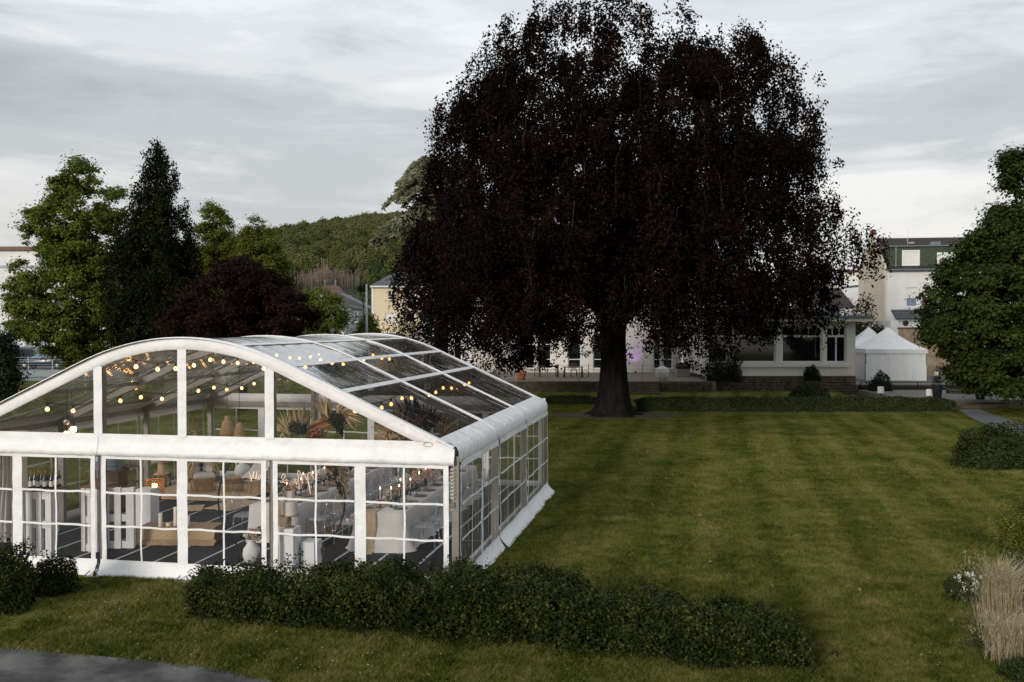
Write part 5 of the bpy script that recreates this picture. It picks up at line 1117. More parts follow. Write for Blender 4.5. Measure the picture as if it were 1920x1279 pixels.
# ---- far left apartment block
px = PX(100, 20); ab = thing('apartment_building', 'white flat roofed apartment building behind the maple at the far left', 'building', ((20 - 960) * px.k, 100, .0))
wins = [(px.x(46), px.x(64), px.z(652), px.z(621)), (px.x(70), px.x(92), px.z(652), px.z(621)), (px.x(12), px.x(34), px.z(652), px.z(621)), (px.x(104), px.x(126), px.z(652), px.z(621)), (px.x(60), px.x(84), px.z(575), px.z(548)), (px.x(98), px.x(122), px.z(575), px.z(548))]
body(ab, px.x(-60), px.x(200), 12, 0, px.z(502), wins, 'render_white')
for q in wins: window(ab, *q, cols=2, glass='bluepane', fw=.1)
MB().box(px.x(-60) - .1, px.x(200) + .1, -.1, 12, px.z(502) + .003, px.z(498)).build('parapet', MAT['zinc'], ab)
MB().box(px.x(-60) + .2, px.x(46), 3.0, 11.5, px.z(498), px.z(466)).build('upper_storey', MAT['render_white'], ab)
MB().box(px.x(-60), px.x(48), 2.7, 11.8, px.z(466) + .003, px.z(459)).build('cornice', MAT['brown_wood'], ab); MB().prism([(px.x(-60), 2.7, px.z(459) + .002), (px.x(44), 2.7, px.z(459) + .002), (px.x(20), 7, px.z(452)), (px.x(-60), 7, px.z(452))], (0, 3, 0)).build('roof', MAT['slate'], ab)
MB().box(px.x(-60), px.x(200), -.03, -.004, px.z(582), px.z(580)).build('string_course', MAT['white_paint'], ab)
gw = MB().box(-47.6, -30, 90, 90.3, .84, 2.55).build('garden_wall', MAT['zinc']); tag(gw, 'grey garden wall between the apartment building and the parked cars', 'wall')
hw_ = MB().bbox(-52, -46.9, 88.2, 89.0, .84, 2.75, .1).build('bin_shed', MAT['anth']); tag(hw_, 'black boxy shed behind the blue car', 'shed')
# ---- brown roofed house and dark roofed house in the middle distance
px = PX(150, 610); hb = thing('tiled_house', 'house with a steep brown hipped roof bearing two finials', 'house', ((610 - 960) * px.k, 150, 0))
body(hb, px.x(580), px.x(645), 7, 0, px.z(552), [(px.x(590), px.x(600), px.z(590), px.z(572))], 'render_warm'); window(hb, px.x(590), px.x(600), px.z(590), px.z(572))
a, b_, c, d = (px.x(588), -.3, px.z(552)), (px.x(628), -.3, px.z(552)), (px.x(622), 2, px.z(533)), (px.x(604), 2, px.z(533))
m = MB(); m.add([(px.x(576), -.4, px.z(558)), (px.x(648), -.4, px.z(562)), (px.x(624), 2.5, px.z(534)), (px.x(602), 2.5, px.z(534)), (px.x(576), 7.4, px.z(558)), (px.x(648), 7.4, px.z(562)), (px.x(624), 5, px.z(534)), (px.x(602), 5, px.z(534))], [(0, 1, 2, 3), (1, 5, 6, 2), (5, 4, 7, 6), (4, 0, 3, 7), (3, 2, 6, 7)]); rf = m.build('roof', MAT['redtile'], hb)
for u in (603, 623): MB().lathe((px.x(u), 3, px.z(534) - .2), [(.12, 0), (.10, .5), (.2, .8), (.05, 1.1), (.001, 1.3)], 8).build('finial', MAT['zinc'], rf)
px = PX(118, 660); hd = thing('slate_house', 'grey house with a sloping dark slate roof right of the small street tree', 'house', ((660 - 960) * px.k, 118, 0))
wq = [(px.x(652), px.x(657), px.z(606), px.z(592)), (px.x(664), px.x(671), px.z(604), px.z(584))]
body(hd, px.x(646), px.x(690), 6, 0, px.z(582), wq, 'zinc')
for q in wq: window(hd, *q, fw=.06, glass='bluepane')
m = MB(); m.prism([(px.x(628), -.3, px.z(560)), (px.x(642), -.3, px.z(578)), (px.x(694), -.3, px.z(582)), (px.x(694), -.3, px.z(578)), (px.x(632), -.3, px.z(548))], (0, 6.6, 0)); rf = m.build('roof', MAT['slate'], hd)
# ---- yellow house
px = PX(95, 700); yh = thing('yellow_house', 'pale yellow two storey house with grey hipped roof left of the beech', 'house', ((700 - 960) * px.k, 95, 0))
ops = [(px.x(727), px.x(741), px.z(562), px.z(545)), (px.x(722), px.x(741), px.z(605), px.z(587)), (px.x(769), px.x(784), px.z(672), px.z(632)), (px.x(760), px.x(776), px.z(562), px.z(545)), (px.x(760), px.x(778), px.z(605), px.z(587))]
body(yh, px.x(700), px.x(800), 9, 0, px.z(537), ops, 'render_yellow')
window(yh, *ops[0], cols=2, rows=[.35]); window(yh, *ops[1], glass='ceramic', cols=1); window(yh, *ops[3], cols=2, rows=[.35]); window(yh, *ops[4]); window(yh, *ops[2], sill=False, fw=.12, name='door')
MB().box(px.x(697), px.x(701), -.06, -.006, 0, px.z(540)).build('downpipe', MAT['white_paint'], yh)
MB().box(px.x(695), px.x(803), -.35, -.12, px.z(539), px.z(536)).build('gutter', MAT['white_paint'], yh)
m = MB(); x0, x1 = px.x(695), px.x(803); z0, zr = px.z(536) + .01, px.z(506); m.add([(x0, -.4, z0), (x1, -.4, z0), (x1, 9.4, z0), (x0, 9.4, z0), (px.x(733), 4, zr), (px.x(770), 4, zr)], [(0, 1, 5, 4), (1, 2, 5), (2, 3, 4, 5), (3, 0, 4), (3, 2, 1, 0)]); m.build('roof', MAT['slate'], yh)
ann = [(px.x(699) + i * .87, px.x(699) + i * .87 + .75, px.z(640), px.z(629)) for i in range(3)]
m = MB(); m.facade(px.x(697), px.x(748), 0, px.z(627), ann, -1.6, .2); m.box(px.x(697) + .01, px.x(748) - .01, -1.35, -.01, 0, px.z(627) - .01); m.build('bay_wall', MAT['render_yellow'], yh); 
for q in ann: window(yh, *q, y=-1.6, glass='bluepane', sill=False, cols=1, rows=[.5])
MB().box(px.x(696), px.x(749), -1.8, -.02, px.z(627) + .003, px.z(624)).build('bay_roof', MAT['white_paint'], yh)
lw = MB().box((692 - 960) * .054, (701 - 960) * .054, 97, 100, 0, CAM_H + (612 - 569) * .054).build('low_house', MAT['render_cream']); tag(lw, 'pale low house strip peeking out left of the yellow house', 'house')
# ---- lamp post and road sign
px = PX(88, 688); lp = thing('street_lamp', 'tall grey lamp post with a curved arm left of the yellow house', 'lamp post', ((687.5 - 960) * px.k, 88, 0))
MB().tube([(0, 0, 0), (0, 0, 3), (0, 0, px.z(533))], [.12, .11, .09], 8).build('pole', MAT['steel'], lp, True)
MB().tube([(0, 0, px.z(588)), (px.x(684), 0, px.z(582)), (px.x(678), 0, px.z(577)), (px.x(667), 0, px.z(575.5)), (px.x(660), 0, px.z(574.5))], .035, 6).build('arm', MAT['steel'], lp, True)
MB().bbox(px.x(654), px.x(662), -.14, .14, px.z(575.5), px.z(573), .04).build('lamp_head', MAT['zinc'], lp)
px = PX(70, 624); rs = thing('road_sign', 'round grey back of a road sign on a post behind the tent ridge', 'road sign', ((624 - 960) * px.k, 70, 0))
MB().tube([(0, 0, 0), (0, 0, px.z(616))], .04, 7).build('post', MAT['steel'], rs); o = MB().lathe((0, 0, 0), [(.001, 0), (.16, 0), (.165, .015), (.16, .03), (.001, .03)], 18).build('disc', MAT['steel'], rs); o.location = (0, -.05, px.z(619)); o.rotation_euler = (R(90), 0, 0)
# ---- white villa behind the beech
YV = 72.0; px = PX(YV, 1100); vi = thing('villa', 'white two storey villa with tall dark windows behind the beech', 'house', ((1100 - 960) * px.k, YV, .95)); px.zb = .95
gf = [(985, 1003, 692, 628), (1008, 1034, 692, 628), (1065, 1090, 692, 628), (1112, 1135, 692, 628), (1225, 1240, 692, 628), (1243, 1262, 692, 628)]; uf = [(1005, 1030, 575, 535), (1066, 1090, 575, 535), (1228, 1246, 575, 535), (1262, 1280, 575, 535), (1308, 1326, 575, 535), (940, 962, 575, 535), (1350, 1370, 575, 535)]
Wf = [(px.x(a), px.x(b_), max(.15, px.z(c)), px.z(d)) for a, b_, c, d in gf] + [(px.x(a), px.x(b_), px.z(c), px.z(d)) for a, b_, c, d in uf]
dr_ = (px.x(1275), px.x(1312), .02, px.z(652)); body(vi, px.x(886), px.x(1400), 11, 0, px.z(500), Wf + [dr_], 'render_warm', d=.3)
for i, q in enumerate(Wf): window(vi, *q, cols=2 if i > 5 else 1, rows=[.28, .72] if i < 6 else [.66], fw=.09, d=.2)
f = window(vi, *dr_, cols=2, fw=.08, d=.2, sill=False, glass='bluepane', name='door')
f2 = kids(f)[0]; f2.data.materials[0] = emit('lavender_lit_room', (.42, .33, .42), .85)
MB().box(px.x(1270), px.x(1317), -.9, -.01, px.z(650), px.z(640)).build('awning_box', MAT['zinc'], vi)
MB().box(px.x(884), px.x(1402), -.25, -.005, px.z(500) - .05, px.z(494)).build('cornice', MAT['white_paint'], vi)
m = MB(); x0, x1 = px.x(882), px.x(1404); z0 = px.z(494) + .004; m.add([(x0, -.4, z0), (x1, -.4, z0), (x1, 11.4, z0), (x0, 11.4, z0), (x0 + 3, 5.5, z0 + 2.2), (x1 - 3, 5.5, z0 + 2.2)], [(0, 1, 5, 4), (1, 2, 5), (2, 3, 4, 5), (3, 0, 4), (3, 2, 1, 0)]); m.build('roof', MAT['slate'], vi)
MB().box(px.x(886), px.x(1400), -.03, -.004, px.z(606), px.z(601)).build('string_course', MAT['white_paint'], vi)
px2 = PX(YV + 1, 840, .95); vw = thing('villa_wing', 'low white side wing left of the villa behind hanging beech leaves', 'house', ((840 - 960) * px2.k, YV + 1, .95))
q2 = [(px2.x(a), px2.x(b_), px2.z(686), px2.z(628)) for a, b_ in ((806, 822), (850, 866))]; body(vw, px2.x(788), px2.x(886) - .05, 8, 0, px2.z(592), q2, 'render_white')
for q in q2: window(vw, *q, rows=[.7], fw=.09)
MB().box(px2.x(786), px2.x(886) - .06, -.2, 8, px2.z(592) + .003, px2.z(586)).build('roof', MAT['zinc'], vw)
# ---- annex with the big windows
YA = 62.0; px = PX(YA, 1460); an = thing('annex', 'single storey white annex with large dark windows and flat roof on a stone base', 'building', ((1460 - 960) * px.k, YA, 0))
zt, zs0 = px.z(603), px.z(705)
W1 = [(1327, 1365), (1374, 1455), (1466, 1542), (1549, 1587)]
ops = [(px.x(a), px.x(b_), px.z(680), px.z(613)) for a, b_ in W1]
body(an, px.x(1322), px.x(1604), 8, zs0, zt, ops, 'render_cream')
for i, q in enumerate(ops):
    f = window(an, *q, cols=(1, 1, 3, 3)[i] if False else 1, rows=[], fw=.10, d=.16, sill=False)
    z_ = q[2] + (q[3] - q[2]) * .74; m = MB(); m.box(q[0] + .1, q[1] - .1, .115, .175, z_ - .07, z_ + .07)
    if i >= 2:
        for c in (1, 2): x = q[0] + (q[1] - q[0]) * c / 3; m.box(x - .035, x + .035, .12, .17, z_ + .072, q[3] - .102)
    if i == 3: x = q[0] + (q[1] - q[0]) * .52; m.box(x - .05, x + .05, .12, .17, q[2] + .102, z_ - .072)
    m.build('transom', MAT['white_paint'], f)
    if i == 3: MB().grid(lambda s, z: (q[0] + (q[1] - q[0]) * (.62 + .3 * s) , .185 + .012 * math.sin(s * 22), z), np.linspace(0, 1, 14), [q[2] + .12, q[3] - .12]).build('curtain', MAT['linen'], f, True)
MB().box(px.x(1322), px.x(1592), -.14, -.004, px.z(688), px.z(680) - .004).build('long_sill', MAT['white_paint'], an)
MB().box(px.x(1322), px.x(1592), -.07, -.004, px.z(613) + .02, px.z(609)).build('window_head', MAT['white_paint'], an)
MB().box(px.x(1320), px.x(1626), -.9, 8.3, zt + .004, px.z(597)).build('soffit', MAT['white_paint'], an); MB().box(px.x(1318), px.x(1628), -1.0, 8.4, px.z(597) + .004, px.z(592)).build('roof_edge', MAT['zinc'], an)
MB().box(px.x(1322), px.x(1584), 1.0, 7, px.z(592) + .004, px.z(580)).build('upper_roof', MAT['zinc'], an)
st_core = MB().box(px.x(1322) - .02, px.x(1605), .05, 7.9, 0, zs0 - .004).build('plinth_wall', MAT['mortar'], an)
STONE = []
for k in range(6):
    r_ = random.Random(k); j = lambda s=.018: r_.uniform(-s, s); vs_ = [(x + j(), y + (j(.012) if y < .05 else 0), z + j()) for x, y, z in [(0, .03, 0), (1, .03, 0), (1, .03, 1), (0, .03, 1), (.05, 0, .08), (.95, 0, .08), (.95, 0, .92), (.05, 0, .92), (0, .12, 0), (1, .12, 0), (1, .12, 1), (0, .12, 1)]]
    me = MB().add(vs_, [(4, 5, 6, 7), (0, 1, 5, 4), (1, 2, 6, 5), (2, 3, 7, 6), (3, 0, 4, 7), (8, 9, 1, 0), (9, 10, 2, 1), (10, 11, 3, 2), (11, 8, 0, 3)]); me_ = bpy.data.meshes.new('stone'); me_.from_pydata(me.v, [], me.f); me_.materials.append(MAT['stone']); STONE.append(me_)
def lay_stones(root, x0, x1, z0, z1, y, seed, h0=.17, l0=.42, limit=290):
    r_ = random.Random(seed); z = z0; n = 0
    while z < z1 - .05:
        h = min(h0 * r_.uniform(.7, 1.3), z1 - z)
        if z1 - z - h < .06: h = z1 - z
        x = x0
        while x < x1 - .03 and n < limit:
            l = min(l0 * r_.uniform(.6, 1.5), x1 - x)
            if x1 - x - l < .12: l = x1 - x
            o = mesh_of('stone', STONE[r_.randrange(6)], root, (x + .008, y - r_.uniform(0, .03), z + .008)); o.scale = (l - .016, 1, h - .016); x += l; n += 1
        z += h
lay_stones(an, px.x(1322), px.x(1605), .02, zs0 - .01, -.07, 3, .17, .5)
# ---- terrace wall of stones, steps, railing
tw = thing('terrace_wall', 'low rubble stone wall along the terrace edge left of the trunk', 'wall', (-2.2, 60.2, 0)); MB().box(0, 7.7, .0, .25, 0, .93).build('core', MAT['mortar'], tw); lay_stones(tw, 0, 7.7, .05, .92, -.10, 7, .15, .42)
tw2 = thing('terrace_wall', 'dark rubble stone wall along the terrace edge right of the steps', 'wall', (9.6, 60.2, 0)); MB().box(0, 3.3, .0, .25, 0, .93).build('core', MAT['mortar'], tw2); lay_stones(tw2, 0, 3.3, .05, .92, -.10, 8, .15, .42)
stp = thing('garden_steps', 'dark stone steps climbing to the terrace right of the trunk', 'steps', (7.4, 58.6, 0))
for k in range(6): MB().box(0, 2.0, k * .27, 1.62, k * .155 + .01, (k + 1) * .155 + .006).build('step', MAT['stone'], stp)
rl = thing('terrace_railing', 'thin dark wire railing along the terrace edge', 'railing', (-10, 60.45, .95))
for k in range(12): MB().box(k * 2.05 - .025, k * 2.05 + .025, -.025, .025, 0, 1.05).build('post', MAT['steel'], rl)
for z in (.25, .5, .75, 1.02): MB().box(0, 22.6, -.008, .008, z - .008, z + .008).build('rail', MAT['steel'], rl)
# ---- terrace furniture
def tspot(u, Y): return Vector(((u - 960) / F_PX * Y, Y, .95))
gt0 = thing('garden_table', 'x', 'table', (0, 0, 0), 0, 'dark garden tables on the terrace'); MB().bbox(-.7, .7, -.4, .4, .70, .74, .02).build('tabletop', MAT['brown_wood'], gt0)
for a in (-.6, .6):
    for b_ in (-.32, .32): MB().box(a - .03, a + .03, b_ - .03, b_ + .03, 0, .70).build('leg', MAT['black'], gt0)
gc0 = thing('garden_chair', 'x', 'chair', (0, 0, 0), 0, 'dark garden chairs on the terrace'); MB().bbox(-.22, .22, -.22, .22, .42, .45, .02).build('seat', MAT['brown_wood'], gc0)
for k in range(4): MB().box(-.2 + k * .11, -.13 + k * .11, .19, .215, .50, .88).build('back_slat', MAT['brown_wood'], gc0)
MB().box(-.22, .22, .185, .22, .885, .93).build('top_rail', MAT['brown_wood'], gc0)
for a in (-.2, .2):
    for b_ in (-.2, .2): MB().box(a - .02, a + .02, b_ - .02, b_ + .02, 0, .42).build('leg', MAT['black'], gc0)
for i, (u, Y, lb) in enumerate(((1075, 65, 'dark garden table on the terrace just left of the trunk'), (1028, 66, 'dark garden table in front of the left french window'), (870, 66, 'dark garden table at the left end of the terrace'))):
    if i == 0: gt0.location = tspot(u, Y); gt0['label'] = lb
    else: dup(gt0, tspot(u, Y), .1 * i, lb)
for i, (u, Y, rz, lb) in enumerate(((1052, 65.2, 1.6, 'garden chair left of the table near the trunk'), (1098, 65.2, -1.6, 'garden chair right of the table near the trunk'), (1076, 66.1, 0, 'garden chair behind the table near the trunk'), (1008, 66.2, 1.5, 'garden chair left of the french window table'), (850, 66, 1.6, 'garden chair left of the farthest left table'), (892, 66, -1.6, 'garden chair right of the farthest left table'), (916, 67, .3, 'garden chair standing alone left of the orange pot'))):
    if i == 0: gc0.location = tspot(u, Y); gc0.rotation_euler = (0, 0, rz); gc0['label'] = lb
    else: dup(gc0, tspot(u, Y), rz, lb)
gr = thing('grill_cart', 'black lidded grill cart before the lit terrace door', 'grill', tspot(1282, 66)); MB().bbox(-.55, .45, -.3, .3, .55, .95, .08).build('lid', MAT['black'], gr); MB().box(-.5, .4, -.26, .26, .1, .54).build('cabinet', MAT['steel'], gr); MB().box(.46, 1.0, -.28, .28, .78, .82).build('side_shelf', MAT['black'], gr)
for a in (-.45, .35, .95): MB().box(a - .02, a + .02, -.2, -.16, 0, .54 if a < .9 else .78).build('leg', MAT['black'], gr)
gl = thing('globe_lamp', 'big white globe lamp standing on the terrace right of the trunk', 'lamp', tspot(1242, 61.6)); MB().lathe((0, 0, 0), [(.20, 0), (.22, .03), (.38, .18), (.46, .42), (.44, .64), (.32, .82), (.14, .91), (.001, .93)], 24).build('globe', MAT['paper'], gl, True); MB().lathe((0, 0, 0), [(.24, -.0), (.24, .025)], 18).build('foot', MAT['steel'], gl)
def potplant(name, label, loc, pr, mat, crown, seed, lm, cat='plant', leaf=.12):
    t = thing(name, label, cat, loc); MB().lathe((0, 0, 0), pr, 16).build('pot', MAT[mat], t, True); r_ = np.random.default_rng(seed)
    d = unit(r_.normal(0, 1, (260, 3))); p = np.array([0, 0, crown[0]]) + d * crown[1] * r_.random((260, 1)) ** .4 * np.array([1, 1, crown[2]]); mesh_of('foliage', leaf_mesh('foliage', p, d + r_.normal(0, .5, (260, 3)), r_.normal(0, 1, (260, 3)), leaf * r_.uniform(.7, 1.3, 260), MAT[lm], .6), t)
    MB().tube([(0, 0, pr[-1][1] - .1), (0, 0, crown[0])], .025, 6).build('stem', MAT['bark'], t); return t
potplant('potted_tree', 'small tree in an orange terracotta pot on the terrace', tspot(978, 62), [(.24, 0), (.30, .45), (.33, .5), (.33, .58), (.28, .58), (.001, .5)], 'terracotta', (1.7, .5, 1.3), 3, 'leaf_dark')
# purple uplights on the villa wall and the warm one on the annex corner (small lit floor spots in the photograph)
def uplight(label, loc, colr, watts, target, size=R(70)):
    t = thing('uplight', label, 'spotlight', loc, 0, 'small coloured floor spotlights'); MB().lathe((0, 0, 0), [(.09, 0), (.09, .05), (.06, .13), (.055, .12), (.001, .10)], 12).build('housing', MAT['black'], t, True)
    MB().lathe((0, 0, 0), [(.05, .122), (.001, .124)], 10).build('lens', emit('coloured_lens', colr, 3.0), t)
    ld = bpy.data.lights.new('uplight_beam', 'SPOT'); ld.energy = watts; ld.color = colr; ld.spot_size = size; ld.spot_blend = .6; ld.shadow_soft_size = .05
    lo = bpy.data.objects.new('uplight_beam', ld); link(lo, t); lo.location = (0, 0, .16); lo.rotation_euler = (Vector(target)).to_track_quat('-Z', 'Y').to_euler(); return t
uplight('purple uplight against the white wing left of the orange pot', tspot(905, 72.2), (.70, .25, 1.0), 35, (0, .35, 1)); uplight('purple uplight beside the orange pot', tspot(972, 71.2), (.70, .25, 1.0), 35, (0, .35, 1)); uplight('purple uplight right of the beech trunk', tspot(1192, 71.2), (.55, .12, 1.0), 35, (0, .35, 1)); uplight('purple uplight beside the lit terrace door', tspot(1322, 66.0), (.75, .4, 1.0), 40, (.1, .5, 1))
uplight('warm uplight at the stone corner of the annex', Vector(((1606 - 960) / F_PX * 61.4, 61.4, .0)), (1.0, .45, .30), 9, (-.15, .35, 1), R(60))
# ---- buildings right of the villa
px = PX(110, 1540); hc1 = thing('cream_house', 'cream house with a white window behind the annex roof', 'house', ((1540 - 960) * px.k, 110, 0)); q = [(px.x(1568), px.x(1584), px.z(537), px.z(518)), (px.x(1520), px.x(1534), px.z(537), px.z(518))]
body(hc1, px.x(1490), px.x(1626), 9, 0, px.z(510), q, 'render_cream')
for e in q: window(hc1, *e, cols=2, fw=.1)
MB().box(px.x(1486), px.x(1630), -.3, 9.3, px.z(510) + .004, px.z(506)).build('roof', MAT['redtile'], hc1)
px = PX(92, 1570); hr_ = thing('low_tiled_house', 'low house with a brown tiled roof behind the annex', 'house', ((1570 - 960) * px.k, 92, 0)); body(hr_, px.x(1496), px.x(1600), 6, 0, px.z(577), [], 'render_white')
A, B_, Cc, D = (px.x(1535), -.3, px.z(577)), (px.x(1602), -.3, px.z(577)), (px.x(1594), 3, px.z(538)), (px.x(1552), 3, px.z(538)); m = MB(); m.add([A, B_, Cc, D, (A[0], 6.2, A[2]), (B_[0], 6.2, B_[2])], [(0, 1, 2, 3), (1, 5, 2), (5, 4, 3, 2), (4, 0, 3)]); rf = m.build('roof', MAT['tile'], hr_); tiles_on(hr_, A, B_, Cc, D, 9, MAT['tile'], parent=rf)
px = PX(95, 1612); wg = thing('gabled_house', 'small white gable with blue roof between the annex and the tall house', 'house', ((1612 - 960) * px.k, 95, 0)); m = MB(); m.prism([(px.x(1598), 0, 0), (px.x(1622), 0, 0), (px.x(1622), 0, px.z(556)), (px.x(1610), 0, px.z(538)), (px.x(1598), 0, px.z(560))], (0, 5, 0)); m.build('wall', MAT['render_white'], wg)
m = MB(); m.prism([(px.x(1609), -.2, px.z(537)), (px.x(1626), -.2, px.z(560)), (px.x(1626), -.2, px.z(556)), (px.x(1610), -.2, px.z(534))], (0, 5.4, 0)); m.prism([(px.x(1611), .4, px.z(540)), (px.x(1622), .4, px.z(540)), (px.x(1622), .4, px.z(556)), (px.x(1620), .4, px.z(556))], (0, .1, 0)); m.build('roof', M('blue_slate', (.05, .075, .10), .5), wg)
# ---- tall white house with green dormer
YH = 80.0; kx = YH / F_PX; th_ = thing('tall_house', 'tall white house with brown tiled roof and green shingled dormer at the right', 'house', ((1661 - 960) * kx, YH, .3), -R(9)); px = PX(YH, 1661, .3)
zE, zR = px.z(506), px.z(437); dpt = 10.5; q = [(px.x(1696), px.x(1717), px.z(576), px.z(539)), (px.x(1760), px.x(1782), px.z(576), px.z(539)), (px.x(1696), px.x(1717), px.z(660), px.z(630))]
body(th_, 0, 14, dpt, 0, zE, q, 'render_white')
for e in q: window(th_, *e, glass='bluepane', blind=.45, fw=.09)
m = MB(); m.prism([(-.16, -.1, 0), (-.16, dpt, 0), (-.16, dpt, zE + .3), (-.16, dpt / 2 + .5, zR + .35), (-.16, dpt / 2 - .4, zR + .35), (-.16, -.1, zE + .3)], (.155, 0, 0)); m.build('gable_wall', MAT['render_gable'], th_)
A, B_, Cc, D = (.0, -.35, zE - .05), (14, -.35, zE - .05), (14, dpt / 2, zR), (.0, dpt / 2, zR); m = MB(); m.add([A, B_, Cc, D, (0, dpt + .3, zE - .05), (14, dpt + .3, zE - .05)], [(0, 1, 2, 3), (3, 2, 5, 4), (0, 4, 5, 1)]); rf = m.build('roof', MAT['tile'], th_); tiles_on(th_, A, B_, Cc, D, 22, MAT['tile'], parent=rf)
d0, d1 = px.x(1668), 13.5; zd0, zd1 = px.z(500), px.z(463); q = [(px.x(1690), px.x(1722), px.z(500), px.z(469)), (px.x(1752), px.x(1784), px.z(500), px.z(474))]
m = MB(); m.facade(d0, d1, zd0 - .35, zd1, q, .25, .2); m.box(d0 + .01, d1 - .01, .47, 4.5, zd0 - .35, zd1 - .01); m.build('dormer', MAT['shingle'], th_)
for e in q: window(th_, *e, y=.25, glass='ceramic', fw=.16, d=.08)
m = MB(); rr_ = random.Random(4)
for i in range(12):
    z = zd0 - .3 + i * (zd1 - zd0 + .3) / 12; xx = d0
    while xx < d1:
        l = .3 * rr_.uniform(.8, 1.2)
        if not any(e[0] - .02 < xx + l and xx < e[1] + .02 and e[2] - .15 < z + .13 and z < e[3] + .02 for e in q): m.add([(xx, .225, z), (min(xx + l - .02, d1), .225, z), (min(xx + l - .02, d1), .245, z + .17), (xx, .245, z + .17)], [(0, 1, 2, 3)])
        xx += l
o = m.build('shingle_courses', MAT['shingle'], th_); o['kind'] = 'stuff'
MB().box(d0 - .15, d1 + .1, .02, 4.5, zd1 + .003, zd1 + .10).build('dormer_roof', MAT['zinc'], th_)
MB().tube([(px.x(1679), .18, zd0 - .2), (px.x(1679), .18, zd1)], .05, 6).build('downpipe', MAT['steel'], th_); MB().tube([(0, -.42, zE - .03), (14, -.42, zE - .03)], .07, 6).build('gutter', MAT['zinc'], th_)
MB().box(px.x(1716), px.x(1728), 3.1, 3.4, px.z(452), px.z(449)).build('roof_hatch', MAT['steel'], th_); MB().tube([(px.x(1718), 3.6, zR - 1.2), (px.x(1718), 3.6, px.z(424))], .02, 5).build('aerial', MAT['steel'], th_); MB().box(px.x(1757), px.x(1775), 3.0, 3.5, px.z(455), px.z(449)).build('skylight', MAT['zinc'], th_)
MB().box(-.2, .25, dpt / 2 - .4, dpt / 2 + .3, zR + .36, zR + .75).build('chimney', MAT['brick'], th_); MB().box(px.x(1851), px.x(1866), 4.9, 5.6, zR - .4, px.z(430)).build('chimney', MAT['brick'], th_)
# lean-to and the garden wall before it
px = PX(77, 1700, .3); lt = thing('lean_to', 'low white lean-to with a small tiled roof at the foot of the tall house', 'shed', ((1700 - 960) * px.k, 77, .3), -R(9)); body(lt, px.x(1677), px.x(1760), 2.6, 0, px.z(604), [], 'render_white'); A, B_, Cc, D = (px.x(1680), -.25, px.z(597)), (px.x(1762), -.25, px.z(597)), (px.x(1762), 1.6, px.z(580)), (px.x(1680), 1.6, px.z(580)); rf = MB().prism([A, B_, Cc, D], (0, 0, -.12)).build('roof', MAT['slate'], lt); tiles_on(lt, A, B_, Cc, D, 4, MAT['slate'], parent=rf)
o = MB().lathe((0, 0, 0), [(.20, 0), (.23, .02), (.23, .05), (.2, .06), (.001, .06)], 14).build('round_vent', MAT['black'], lt); o.location = (px.x(1698), -.01, px.z(606)); o.rotation_euler = (R(90), 0, 0)
ow = MB(); p0 = Vector(((1684 - 960) / F_PX * 73, 73, .55)); ow.grid(lambda x, z: (x, .12 * math.sin(x * .8) * .15, z), np.linspace(0, 7.5, 10), np.linspace(0, CAM_H + (612 - 616) * 73 / F_PX - .55, 6)); ow.box(0, 7.5, .03, .4, 0, CAM_H - .55 - .2); o = ow.build('garden_wall', MAT['oldwall'], None, False, p0); tag(o, 'stained buff plaster garden wall beside the white pavilions', 'wall'); MB().box(-.05, 7.55, -.08, .45, CAM_H - .55 - .18, CAM_H - .55 - .08).build('coping', MAT['redtile'], o)
m = MB().box(-.6, .0, 0, 3, 0, 4.4).build('pier', MAT['render_white'], o)
